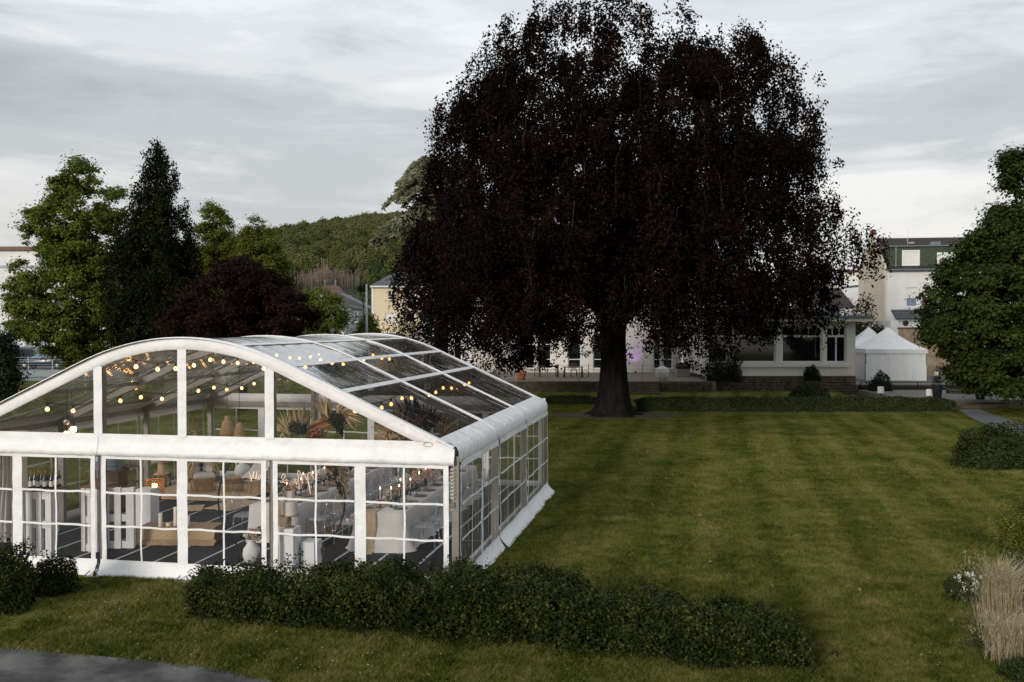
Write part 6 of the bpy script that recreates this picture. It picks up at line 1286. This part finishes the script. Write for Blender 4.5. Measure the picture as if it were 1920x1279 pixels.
# ---- pavilions
def pavilion(u0, u1, Y, label, vpeak, veave, vbase):
    px = PX(Y, (u0 + u1) / 2, .61); w2 = (u1 - u0) / 2 * px.k; t = thing('pavilion', label, 'pavilion', (((u0 + u1) / 2 - 960) * px.k, Y, .61), -R(6), 'white pagoda pavilions'); zE = px.z(veave); zP = px.z(vpeak); zb = px.z(vbase); D = w2 * 2
    m = MB()
    def fr(s, k):    # concave pagoda roof ring
        f = [1.03, .78, .55, .34, .17, .07, .05, .001][k]; z = [zE, zE + (zP - zE) * .16, zE + (zP - zE) * .36, zE + (zP - zE) * .58, zE + (zP - zE) * .80, zE + (zP - zE) * .93, zP - .02, zP][k]
        s = s % 4; e = int(s); q = s - e; c = [(-1, -1), (1, -1), (1, 1), (-1, 1)]; a, b_ = c[e], c[(e + 1) % 4]; return ((a[0] + (b_[0] - a[0]) * q) * w2 * f, D / 2 + (a[1] + (b_[1] - a[1]) * q) * w2 * f, z)
    m.grid(fr, np.linspace(0, 4, 33), range(8)); m.build('roof', MAT['membrane'], t, True)
    for (ax, ay), (bx, by) in (((-1, -1), (1, -1)), ((1, -1), (1, 1)), ((1, 1), (-1, 1)), ((-1, 1), (-1, -1))):
        nx, ny = (by - ay) / 2, -(bx - ax) / 2; ph = trng.random() * 6
        MB().grid(lambda s, z: (ax * w2 + (bx - ax) * w2 * s + nx * (.03 * math.sin(s * 31 + ph) * math.sin(s * 13) + .10 * (1 - z) * math.sin(s * 3.14) ** 2), D / 2 + ay * w2 + (by - ay) * w2 * s + ny * (.03 * math.sin(s * 31 + ph) * math.sin(s * 13) + .10 * (1 - z)), .02 + (zE - .2) * z), np.linspace(0, 1, 44), np.linspace(0, 1, 6)).build('side_sheet', MAT['membrane'], t, True)
        MB().grid(lambda s, z: (ax * w2 * 1.03 + (bx - ax) * w2 * 1.03 * s + nx * .02 * math.sin(s * 20), D / 2 + ay * w2 * 1.03 + (by - ay) * w2 * 1.03 * s, zE - .30 * (1 - z)), np.linspace(0, 1, 20), (0, 1)).build('valance', MAT['membrane'], t, True)
    for a in (-1, 1):
        for b_ in (-1, 1): MB().box(a * w2 - .04, a * w2 + .04, D / 2 + b_ * w2 - .04, D / 2 + b_ * w2 + .04, 0, zE).build('pole', MAT['alu'], t)
    MB().bbox(-w2 * .08, -w2 * .06, -.03, -.012, .05, zE - .3, .002).build('zip_flap', MAT['white_paint'], t)
    return t
pavilion(1625, 1735, 66.5, 'front white pagoda pavilion with closed sides on the gravel yard', 614, 655, 712); pavilion(1594, 1690, 71.5, 'rear white pagoda pavilion half hidden behind the front one', 614, 651, 708)
# ---- cars at the far left
def car(name, label, loc, rz, paint, seed, L2=4.5):
    t = thing(name, label, 'car', loc, rz, 'cars parked at the far left'); k = L2 / 4.5; w2 = .86
    side = [(-2.2, .32), (-2.24, .6), (-2.1, .82), (-1.0, .95), (1.55, .98), (2.15, .9), (2.25, .6), (2.2, .3)]
    lo_ = [(-1.9, .28), (1.9, .28)]
    m = MB(); n = len(side); rings = []
    for (yy, ins, dz) in ((-w2, .05, -.03), (-w2 + .05, 0, 0), (w2 - .05, 0, 0), (w2, .05, -.03)): rings.append([(x * k * (1 - ins * .4), yy, z + (dz if z > .5 else -dz)) for x, z in side])
    m.add([p for r_ in rings for p in r_], [tuple(range(n - 1, -1, -1)), tuple(range(3 * n, 4 * n))] + [(r_ * n + i, r_ * n + (i + 1) % n, (r_ + 1) * n + (i + 1) % n, (r_ + 1) * n + i) for r_ in range(3) for i in range(n)]); m.build('body', paint, t, True)
    cab = [(-1.05, .93), (-.35, 1.40), (.9, 1.44), (1.75, .97)]; m = MB(); m.add([(x * k, s * (w2 - .05 - .16 * (z > 1.2)), z) for s in (-1, 1) for x, z in cab], [(0, 1, 2, 3), (7, 6, 5, 4), (0, 4, 5, 1), (2, 6, 7, 3)]); m.build('windows', MAT['bluepane'], t)
    m = MB(); m.add([(x * k, s * (w2 - .19), z) for s in (-1, 1) for x, z in ((-.42, 1.39), (-.2, 1.47), (.8, 1.49), (1.02, 1.42))], [(0, 4, 5, 1), (1, 5, 6, 2), (2, 6, 7, 3), (0, 1, 2, 3), (7, 6, 5, 4)]); m.build('roof', paint, t, True)
    for s in (-1, 1):
        for (a, b_) in (((-1.05, .93), (-.40, 1.40)), ((.28, .96), (.25, 1.43)), ((1.72, .97), (.95, 1.43))): MB().bar((a[0] * k, s * (w2 - .045), a[1]), (b_[0] * k, s * (w2 - .19), b_[1]), .06).build('pillar', paint, t)
        for x in (-1.38, 1.36):
            o = MB().lathe((0, 0, 0), [(.18, -.1), (.31, -.1), (.33, -.06), (.33, .06), (.31, .1), (.18, .1)], 18).build('wheel', MAT['rope'], t, True); o.location = (x * k, s * (w2 - .08), .33); o.rotation_euler = (R(90), 0, 0); MB().lathe((0, 0, 0), [(.001, .09), (.05, .105), (.19, .095), (.2, .06)], 14).build('rim', MAT['steel'], o); MB().lathe((0, 0, 0), [(.001, -.09), (.05, -.105), (.19, -.095), (.2, -.06)], 14).build('rim', MAT['steel'], o)
        MB().bbox(-2.26 * k, -2.1 * k, s * .62 - .16, s * .62 + .16, .62, .76, .03).build('headlight', MAT['ceramic'], t); MB().bbox(2.14 * k, 2.26 * k, s * .66 - .12, s * .66 + .12, .66, .84, .03).build('tail_light', M('tail_light_red', (.3, .02, .02), .3), t)
    MB().box(-2.262 * k, -2.2 * k, -.28, .28, .42, .53).build('number_plate', MAT['ceramic'], t); return t
car('parked_car', 'dark blue hatchback parked behind the iron fence at the far left', (-40.0, 80, .85), .03, M('dark_blue_paint', (.012, .035, .055), .25, spec=.7), 1)
car('parked_car', 'white car parked right of the dark blue one, half behind leaves', (-37.6, 83.5, .85), .15, M('white_car_paint', (.62, .62, .61), .3, spec=.6), 2)
scp = thing('parked_scooter', 'dark motor scooter parked before the white car', 'scooter', (-35.4, 79, .85), .2)
for x in (-.6, .6):
    o = MB().lathe((0, 0, 0), [(.12, -.05), (.24, -.05), (.26, 0), (.24, .05), (.12, .05)], 16).build('wheel', MAT['rope'], scp, True); o.location = (x, 0, .26); o.rotation_euler = (R(90), 0, 0)
MB().tube([(-.6, 0, .3), (-.45, 0, .95), (-.4, 0, 1.05)], .05, 7).build('front_fork', MAT['steel'], scp); MB().tube([(-.5, 0, .6), (-.2, 0, .35), (.2, 0, .35), (.55, 0, .55)], [.09, .12, .14, .12], 8).build('body', MAT['steel'], scp, True); MB().bbox(-.05, .6, -.14, .14, .68, .8, .04).build('saddle', MAT['black'], scp); MB().tube([(-.42, -.3, 1.05), (-.4, 0, 1.08), (-.42, .3, 1.05)], .02, 6).build('handlebar', MAT['black'], scp)
# ---- iron fence at the left with low wall
def railing_fence(label, x0, x1, Y, z1, step, z0=0.0):
    t = thing('iron_fence', label, 'fence', (x0, Y, z0)); n = int((x1 - x0) / step); me = None
    for i in range(n):
        if me is None: me = MB().box(-.010, .010, -.010, .010, .05, z1).build('bar', MAT['black'], t).data
        else: mesh_of('bar', me, t, (i * step, 0, 0))
    for z in (.15, z1 - .12): MB().box(0, x1 - x0, -.018, .018, z, z + .04).build('rail', MAT['black'], t)
    for i in range(0, n + 1, 16): MB().box(i * step - .035, i * step + .035, -.035, .035, 0, z1 + .12).build('post', MAT['steel'], t)
railing_fence('black iron railing fence on the grass at the far left', -40, -27, 63.0, 1.15, .14)
lw2 = MB().box(-48, -28, 77, 77.3, 0, .88).build('low_wall', MAT['zinc']); tag(lw2, 'low grey wall between the iron fence and the parked cars', 'wall')
mf = thing('mesh_fence', 'thin wire mesh fence on the low grey wall at the far left', 'fence', (-48, 77.15, .88))
for i in range(8): MB().box(i * 2 - .02, i * 2 + .02, -.02, .02, 0, 1.1).build('post', MAT['steel'], mf)
for k in range(6): MB().box(0, 14, -.006, .006, .06 + k * .2, .075 + k * .2).build('wire', MAT['steel'], mf)
# ---- lanterns, planters and chain at the right
def lantern(u, vt, vb, vg, Y, zg, label):
    px = PX(Y, u); t = thing('paper_lantern', label, 'lantern', ((u - 960) * px.k, Y, zg), trng.uniform(.3, .8), 'white box lanterns on short stakes'); z0, z1 = px.z(vb) - zg, px.z(vt) - zg; h = (z1 - z0) * .36
    MB().bbox(-h, h, -h, h, z0, z1, .012).build('shade', MAT['paper'], t); MB().box(-.025, .025, -.025, .025, 0, z0).build('stake', MAT['black'], t)
for a in ((1652, 725, 737, 0, 55.6, .34, 'white box lantern on a stake left of both, behind the clipped hedge'), (1743.5, 730, 742, 0, 54.5, .34, 'white box lantern left of the left dark planter'), (1860, 735, 746, 0, 53.5, .34, 'white box lantern right of the right dark planter'), (1756, 697, 704, 0, 66, .6, 'white box lantern on the yard beside the plaster wall'), (1855, 704, 712, 0, 61, .6, 'white box lantern under the big tree, left of its neighbour'), (1896.5, 707, 715, 0, 61, .6, 'white box lantern under the big tree at the far right')): lantern(*a)
def planter(u, Y, label):
    t = potplant('planter', label, ((u - 960) / F_PX * Y, Y, .345), [(.21, 0), (.31, .80), (.32, .84), (.28, .84), (.001, .78)], 'anth', (1.06, .36, .80), int(u), 'leaf_dark', 'planter', .09); t['group'] = 'tall dark planters'; return t
pA = planter(1758, 53.4, 'tall dark planter with a small bush, left end of the chain'); pB = planter(1839, 53.2, 'tall dark planter with a small bush, right end of the chain')
a, b_ = pA.location + Vector((.28, 0, .74)), pB.location + Vector((-.28, 0, .74)); cp = [a.lerp(b_, i / 14) - Vector((0, 0, .28 * 4 * (i / 14) * (1 - i / 14))) for i in range(15)]; o = MB().tube(cp, .014, 5).build('rope', MAT['steel']); tag(o, 'sagging rope strung between the two dark planters', 'rope')
yr = thing('yard_railing', 'low dark railing along the edge of the gravel yard', 'railing', (23.2, 62.3, .0)); MB().box(0, 11.5, -.15, .18, 0, .56).build('kerb_wall', MAT['mortar'], yr)
for k in range(7): MB().box(k * 1.9, k * 1.9 + .05, -.2, -.155, .0, .8).build('post', MAT['black'], yr)
for z in (.35, .76): MB().box(0, 11.5, -.19, -.165, z, z + .04).build('rail', MAT['black'], yr)
sp = thing('path_steps', 'two dark stone steps at the head of the paved path', 'steps', ((1838 - 960) / F_PX * 51.6, 51.2, 0), 0); MB().box(-1.2, 1.4, 0, 1.2, .0, .16).build('step', MAT['stone'], sp); MB().box(-1.2, 1.4, .45, 1.7, .165, .32).build('step', MAT['stone'], sp)
dw = thing('dry_stone_wall', 'low rough stone wall under the big tree at the right', 'wall', (27.0, 57.6, 0)); MB().box(0, 4.5, .03, .4, 0, .62).build('core', MAT['mortar'], dw); lay_stones(dw, 0, 4.5, .03, .62, -.07, 19, .2, .4)
# ------------------------------------------------------------------ low planting
def bush(name, label, cat, c, rad, n, leaf, mat, seed, sprays=0, wid=.62, shell=.33, stems=4, loc_z=0.0, lump=.7, upw=.4):
    rng = np.random.default_rng(seed); t = thing(name, label, cat, (c[0], c[1], loc_z)); rx, ry, rz = rad
    d = unit(rng.normal(0, 1, (n, 3))); d[:, 2] = np.abs(d[:, 2]) * 1.15 - .18; lf = 1 - lump / 2 + lump * vnoise(d * 2.6 + seed, seed)
    p = d * lf[:, None] * (rng.random((n, 1)) ** shell) * np.array([rx, ry, rz]) + np.array([0, 0, rz * .15]); p[:, 2] = np.maximum(p[:, 2], .02)
    nr = d * .6 + rng.normal(0, .5, (n, 3)) + np.array([0, 0, upw]); ax = rng.normal(0, 1, (n, 3)); P_, N_, A_ = [p], [nr], [ax]
    for k in range(sprays):
        a = unit(rng.normal(0, 1, (1, 3)))[0]; a[2] = abs(a[2]) + .25; b0 = a * np.array([rx, ry, rz]) * .8; e = b0 + (a * .7 + np.array([0, 0, .5])) * rng.uniform(.1, .28) * (rz ** .5); q = rng.random(16)[:, None]
        P_.append(b0 + (e - b0) * q + rng.normal(0, .02, (16, 3))); N_.append(rng.normal(0, .6, (16, 3)) + np.array([0, 0, .6])); A_.append(np.tile(a, (16, 1)) + rng.normal(0, .8, (16, 3)))
    P_, N_, A_ = np.vstack(P_), np.vstack(N_), np.vstack(A_)
    mesh_of('foliage', leaf_mesh('foliage', P_, N_, A_, leaf * rng.uniform(.6, 1.3, len(P_)), mat, wid), t)
    for k in range(stems): a = rng.random() * 6.28; MB().tube([(0, 0, 0), (rx * .3 * math.cos(a), ry * .3 * math.sin(a), rz * .5), (rx * .55 * math.cos(a + .3), ry * .55 * math.sin(a + .3), rz * .85)], [.025, .016, .007], 5).build('stem', MAT['bark'], t)
    return t
MAT['leaf_hedge'] = leafmat('rose_leaf', (.009, .015, .003), (.024, .035, .007), (.10, .11, .025), .2, .6, .10, 2.2)
MAT['leaf_shoot'] = leafmat('young_rose_leaf', (.035, .046, .010), (.075, .085, .020), (.13, .135, .04), .3, .6, .10, 2.2)
MAT['leaf_box'] = leafmat('box_leaf', (.014, .022, .006), (.030, .042, .010), (.05, .06, .016), .15, tscale=1.5)
MAT['leaf_yellow'] = leafmat('yellow_green_leaf', (.05, .065, .010), (.12, .13, .020), (.20, .19, .03), .25, tscale=2.0)
MAT['leaf_blue'] = leafmat('blue_green_needle', (.012, .026, .018), (.03, .05, .036), (.05, .075, .055), .15, tscale=2.0)
MAT['leaf_mixed'] = leafmat('shrub_leaf', (.016, .026, .006), (.04, .055, .012), (.085, .10, .024), .25, tscale=1.6)
MAT['straw'] = leafmat('straw_blade', (.26, .215, .125), (.44, .375, .24), (.56, .49, .34), .25, tscale=3)
def hedge():
    rng = np.random.default_rng(50); t = thing('rose_hedge', 'long dark green shrubby hedge in front of the tent', 'hedge', (-1.0, 13.4, 0))
    # centre line, half width, height
    cl = np.array([(-5.0, 14.7, .45, .50), (-4.2, 14.5, .65, .66), (-3.2, 14.25, .72, .68), (-2.3, 14.05, .72, .72), (-1.5, 13.9, .78, .78), (-.6, 13.75, .80, .81), (.2, 13.55, .78, .74), (1.0, 13.3, .75, .70), (1.9, 13.05, .72, .64), (2.8, 12.75, .68, .58), (3.5, 12.55, .6, .52), (3.9, 12.45, .35, .36)])
    s = np.linspace(0, 1, len(cl)); n = 150000; u = rng.random(n)
    X = np.interp(u, s, cl[:, 0]); Y = np.interp(u, s, cl[:, 1]); W = np.interp(u, s, cl[:, 2]); H = np.interp(u, s, cl[:, 3])
    lm = vnoise(np.stack([u * 16, u * 0, u * 0], 1), 4); H = H * (.62 + .40 * lm + .30 * np.abs(np.sin(u * 21 + 3 * vnoise(np.stack([u * 6, u * 0 + 8, u * 0], 1), 2)))); W = W * (.72 + .5 * vnoise(np.stack([u * 13, u * 0 + 3, u * 0], 1), 6))
    a = rng.random(n) * math.pi; r_ = rng.random(n) ** .32; lf = .78 + .44 * vnoise(np.stack([u * 30, a * 2.2, u * 0], 1), 9)
    ca = np.sign(np.cos(a)) * np.abs(np.cos(a)) ** .65; sa = np.sin(a) ** .6
    p = np.stack([X, Y + W * r_ * ca * lf, H * r_ * sa * lf], 1) + rng.normal(0, .03, (n, 3)); p[:, 2] = np.maximum(p[:, 2], .02)
    keep = (vnoise(p * 5.0, 12) > .19) & (p[:, 2] > .02 + .22 * rng.random(n) * vnoise(p * 3.0, 15)); p = p[keep]; d = np.stack([0 * ca, ca, sa], 1)[keep]; k = len(p)
    P_, N_, A_ = [p], [d * .5 + rng.normal(0, .5, (k, 3)) + np.array([0, 0, .45])], [rng.normal(0, 1, (k, 3))]
    for q in range(800):
        uu = rng.random(); h = np.interp(uu, s, cl[:, 3]) * .86; b0 = np.array([np.interp(uu, s, cl[:, 0]), np.interp(uu, s, cl[:, 1]) + rng.normal(0, .35), h]); e = b0 + np.array([rng.normal(0, .10), rng.normal(-.05, .12), rng.uniform(.06, .30)]); f = rng.random(14)[:, None]
        P_.append(b0 + (e - b0) * f + rng.normal(0, .022, (14, 3))); N_.append(rng.normal(0, .6, (14, 3)) + np.array([0, 0, .5])); A_.append(rng.normal(0, 1, (14, 3)))
    P_, N_, A_ = np.vstack(P_), np.vstack(N_), np.vstack(A_); mesh_of('foliage', leaf_mesh('foliage', P_ - np.array([-1.0, 13.4, 0]), N_, A_, .046 * rng.uniform(.5, 1.5, len(P_)), MAT['leaf_hedge'], .68), t)
    tp = []
    for q in range(900):
        uu = rng.random(); h = np.interp(uu, s, cl[:, 3]) * (.72 + .46 * vnoise(np.array([[uu * 16, 0, 0]]), 4)[0]); yy = rng.normal(-.15, .30); b0 = np.array([np.interp(uu, s, cl[:, 0]), np.interp(uu, s, cl[:, 1]) + yy, h * math.sqrt(max(.1, 1 - (yy / .8) ** 2)) * .98])
        tp.append(b0 + rng.normal(0, .035, (9, 3)) + np.linspace(0, 1, 9)[:, None] * np.array([rng.normal(0, .04), rng.normal(-.02, .04), rng.uniform(.0, .13)]))
    tp = np.vstack(tp); k = len(tp); mesh_of('new_shoots', leaf_mesh('new_shoots', tp - np.array([-1.0, 13.4, 0]), rng.normal(0, .5, (k, 3)) + np.array([0, -.2, .7]), rng.normal(0, 1, (k, 3)), .042 * rng.uniform(.6, 1.3, k), MAT['leaf_shoot'], .66), t)
    m = MB()
    for q in range(160):
        uu = rng.random(); x, y = np.interp(uu, s, cl[:, 0]) + 1.0, np.interp(uu, s, cl[:, 1]) - 13.4 + rng.normal(0, .2); h = np.interp(uu, s, cl[:, 3]); m.tube([(x, y, 0), (x + rng.normal(0, .1), y + rng.normal(0, .1), h * .5), (x + rng.normal(0, .2), y + rng.normal(-.1, .25), h * .9)], [.014, .010, .005], 4, False)
    m.build('stems', MAT['bark'], t)['kind'] = 'stuff'
    fl = M('rose_white', (.66, .62, .56), .8); pts = []
    for q in range(26): uu = rng.random(); pts.append((np.interp(uu, s, cl[:, 0]) + 1, np.interp(uu, s, cl[:, 1]) - 13.4 - .3 * rng.random(), np.interp(uu, s, cl[:, 3]) * rng.uniform(.7, .98)))
    pts = np.repeat(np.array(pts), 5, 0) + rng.normal(0, .01, (130, 3)); mesh_of('blossom', leaf_mesh('blossom', pts, rng.normal(0, .5, pts.shape) + np.array([0, -.5, .6]), rng.normal(0, 1, pts.shape), np.full(130, .03), fl, .9), t)
    c = np.array([P(1393, 1160, 12.75)[:]]) - np.array([[-1.0, 13.4, 0]]); q = np.repeat(c, 60, 0) + rng.normal(0, 1, (60, 3)) * np.array([.075, .05, .05]); mesh_of('dead_leaves', leaf_mesh('dead_leaves', q, rng.normal(0, 1, q.shape), rng.normal(0, 1, q.shape), rng.uniform(.05, .10, 60), leafmat('dead_brown_leaf', (.06, .022, .010), (.11, .045, .02), (.15, .08, .035)), .5), t)
hedge()
p = G(10, 1150); bush('garden_shrub', 'dark leafy shrub cut by the left edge before the tent', 'shrub', (p.x - .2, p.y + .3), (.55, .5, .95), 12000, .05, MAT['leaf_hedge'], 61, 50)
p = G(95, 1112); bush('garden_shrub', 'small low dark shrub in front of the left tent bay', 'shrub', (p.x, p.y + .1), (.42, .35, .48), 5500, .048, MAT['leaf_hedge'], 62, 50)
# clipped hedge along the far lawn edge and round bush
def clipped(label, x0, x1, Y, W, H, seed, n):
    rng = np.random.default_rng(seed); t = thing('clipped_hedge', label, 'hedge', (x0, Y, 0)); L2 = x1 - x0
    f = rng.random((n, 3)); p = f * np.array([L2, W, H]); face = rng.integers(0, 3, n); p[face == 0, 1] = W * rng.integers(0, 2, (face == 0).sum()); p[face == 0, 1] = np.minimum(p[face == 0, 1], 0); p[face >= 1, 2] = H
    e = np.minimum(p[:, 0], L2 - p[:, 0]); p[:, 2] *= np.clip(.72 + e * .5, 0, 1) * (.92 + .16 * vnoise(np.stack([p[:, 0] * 1.2, p[:, 1], p[:, 0] * 0], 1), seed)); p += rng.normal(0, .035, (n, 3)); nr = np.where((face == 0)[:, None], np.array([0, -1, .4]), np.array([0, 0, 1.0])) + rng.normal(0, .5, (n, 3))
    mesh_of('foliage', leaf_mesh('foliage', p, nr, rng.normal(0, 1, (n, 3)), .10 * rng.uniform(.6, 1.3, n), MAT['leaf_box'], .7), t); MB().box(.1, L2 - .1, .08, W - .05, 0, H * .88).build('inner_twigs', MAT['soil'], t)
clipped('long low clipped hedge along the far edge of the lawn', (1195 - 960) / F_PX * 49.3, (1794 - 960) / F_PX * 49.3, 49.3, 1.3, .62, 71, 26000)
clipped('low clipped hedge along the bank between the tent and the beech trunk', (1015 - 960) / F_PX * 54, (1120 - 960) / F_PX * 54, 54, .8, .38, 72, 5000)
p = G(1531, 764); bush('rounded_bush', 'rounded clipped bush in front of the annex base', 'shrub', (p.x, p.y + 1.2), (1.32, 1.0, 1.25), 9000, .10, MAT['leaf_box'], 73, 0, lump=.12)
p = Vector((22.3, 60.2, 0)); bush('corner_bush', 'dark bush at the right corner of the annex beside the warm spotlight', 'shrub', (p.x + 1.5, p.y), (.9, .7, 1.35), 5000, .11, MAT['leaf_dark'], 74, 10)
for i, (u, r_, h, lb) in enumerate(((1345, .8, 1.4, 'dark climbing shrub at the left corner of the annex'), (1375, .6, 1.7, 'dark shrub below the second annex window'), (1523, .55, .9, 'small dark shrub on the stone base under the third annex window'))): bush('wall_shrub', lb, 'shrub', ((u - 960) / F_PX * 60.8, 60.8), (r_, .5, h), 2600, .12, MAT['leaf_dark'], 80 + i, 10, loc_z=.9)
for i, (u, Y, rx, h, lb, mm) in enumerate(((1610, 76, 2.1, 5.9, 'green creeper covered shrub behind the annex roof', 'leaf_mixed'), (1646, 73.5, 2.0, 3.6, 'brownish green shrub behind the white pavilions', 'leaf_mixed'), (1690, 79.0, .7, 6.6, 'small plant growing from the corner of the tall house', 'leaf_mixed'))):
    if i < 2: bush('tall_shrub', lb, 'shrub', ((u - 960) / F_PX * Y, Y), (rx, 1.4, h), 7000, .22, MAT[mm], 90 + i, 20, loc_z=.3)
# right border
p = G(1868, 880); bush('border_shrub', 'wide low green shrub at the right edge of the lawn near the paved path', 'shrub', (p.x + .35, p.y + .6), (1.55, 1.1, 1.15), 20000, .085, MAT['leaf_mixed'], 101, 70)
p = G(1925, 1035); bush('yellow_shrub', 'rounded yellow green shrub at the right edge of the lawn', 'shrub', (p.x + .55, p.y + .2), (1.05, .9, 1.0), 17000, .05, MAT['leaf_yellow'], 102, 60)
p = G(1935, 1160); bush('dwarf_conifer', 'blue green dwarf conifer at the right edge behind the dry grass', 'shrub', (p.x + .15, p.y), (.52, .5, .95), 15000, .06, MAT['leaf_blue'], 103, 90, .25)
p = G(1812, 1125); wb = bush('flowering_shrub', 'small shrub with white flower clusters left of the dry grass', 'shrub', (p.x, p.y), (.34, .3, .42), 4200, .04, MAT['leaf_mixed'], 104, 30); r_ = np.random.default_rng(3); q = []
for k in range(26): a = r_.random() * 6.28; q += list(np.array([.30 * math.cos(a) * r_.random(), -.08 - .2 * r_.random(), .2 + .28 * r_.random()]) + r_.normal(0, .018, (14, 3)))
q = np.array(q); mesh_of('blossom', leaf_mesh('blossom', q, r_.normal(0, .5, q.shape) + np.array([0, -.5, .7]), r_.normal(0, 1, q.shape), r_.uniform(.016, .03, len(q)), M('white_blossom', (.72, .71, .66), .8), .9), wb)
def dry_grass(u, v, label, n, h, lean, seed, spread):
    rng = np.random.default_rng(seed); p = G(u, v); t = thing('ornamental_grass', label, 'ornamental grass', p, 0, 'dry ornamental grasses'); b0 = rng.normal(0, spread, (n, 3)) * np.array([1, 1, 0]); a = rng.random(n) * 6.283; l = lean * rng.random(n) ** .7; hh = h * rng.uniform(.35, 1.05, n)
    tip = b0 + np.stack([np.cos(a) * l, np.sin(a) * l, hh], 1); mid = b0 + np.stack([np.cos(a) * l * .26, np.sin(a) * l * .26, hh * .78], 1); sd_ = np.stack([-np.sin(a + .6), np.cos(a + .6), a * 0], 1) * .0034
    V = np.stack([b0 - sd_, b0 + sd_, mid + sd_ * .9, mid - sd_ * .9], 1).reshape(-1, 3); V2 = np.stack([mid - sd_ * .9, mid + sd_ * .9, tip + sd_ * .35, tip - sd_ * .35], 1).reshape(-1, 3)
    o = mesh_of('blades', np_mesh('blades', np.vstack([V, V2]), 4, MAT['straw']), t); o['kind'] = 'stuff'
    q = rng.normal(0, spread * 1.1, (260, 3)) * np.array([1, 1, 0]) + np.array([0, 0, .08]); mesh_of('green_base', leaf_mesh('green_base', q, rng.normal(0, 1, q.shape) * np.array([1, 1, .2]), np.array([0, 0, 1.0]) + rng.normal(0, .3, q.shape), rng.uniform(.12, .26, 260), MAT['leaf_mixed'], .08), t)
    f = rng.choice(n, n // 5, replace=False); q = np.repeat(tip[f], 4, 0) + rng.normal(0, .016, (len(f) * 4, 3)); mesh_of('seed_heads', leaf_mesh('seed_heads', q, rng.normal(0, 1, q.shape), np.array([0, 0, 1.0]) + rng.normal(0, .4, q.shape), rng.uniform(.03, .06, len(q)), MAT['straw'], .16), t)['kind'] = 'stuff'
    return t
dry_grass(1876, 1185, 'tall upright clump of dry straw coloured grass at the right', 1500, 1.05, .55, 5, .11); dry_grass(1893, 1240, 'lower arching clump of dry straw grass in front of the tall one', 1300, .62, .60, 6, .11)
p = G(1905, 1275); bush('border_plant', 'low green plant in the lower right corner below the dry grass', 'plant', (p.x + .1, p.y), (.3, .25, .22), 2200, .045, MAT['leaf_mixed'], 105, 20); p = G(1845, 1215); bush('border_plant', 'sparse green plant in bare soil left of the dry grass', 'plant', (p.x, p.y), (.22, .18, .16), 900, .04, MAT['leaf_mixed'], 106, 14)
# small tufts and leaves on the lawn
p = G(1440, 795)
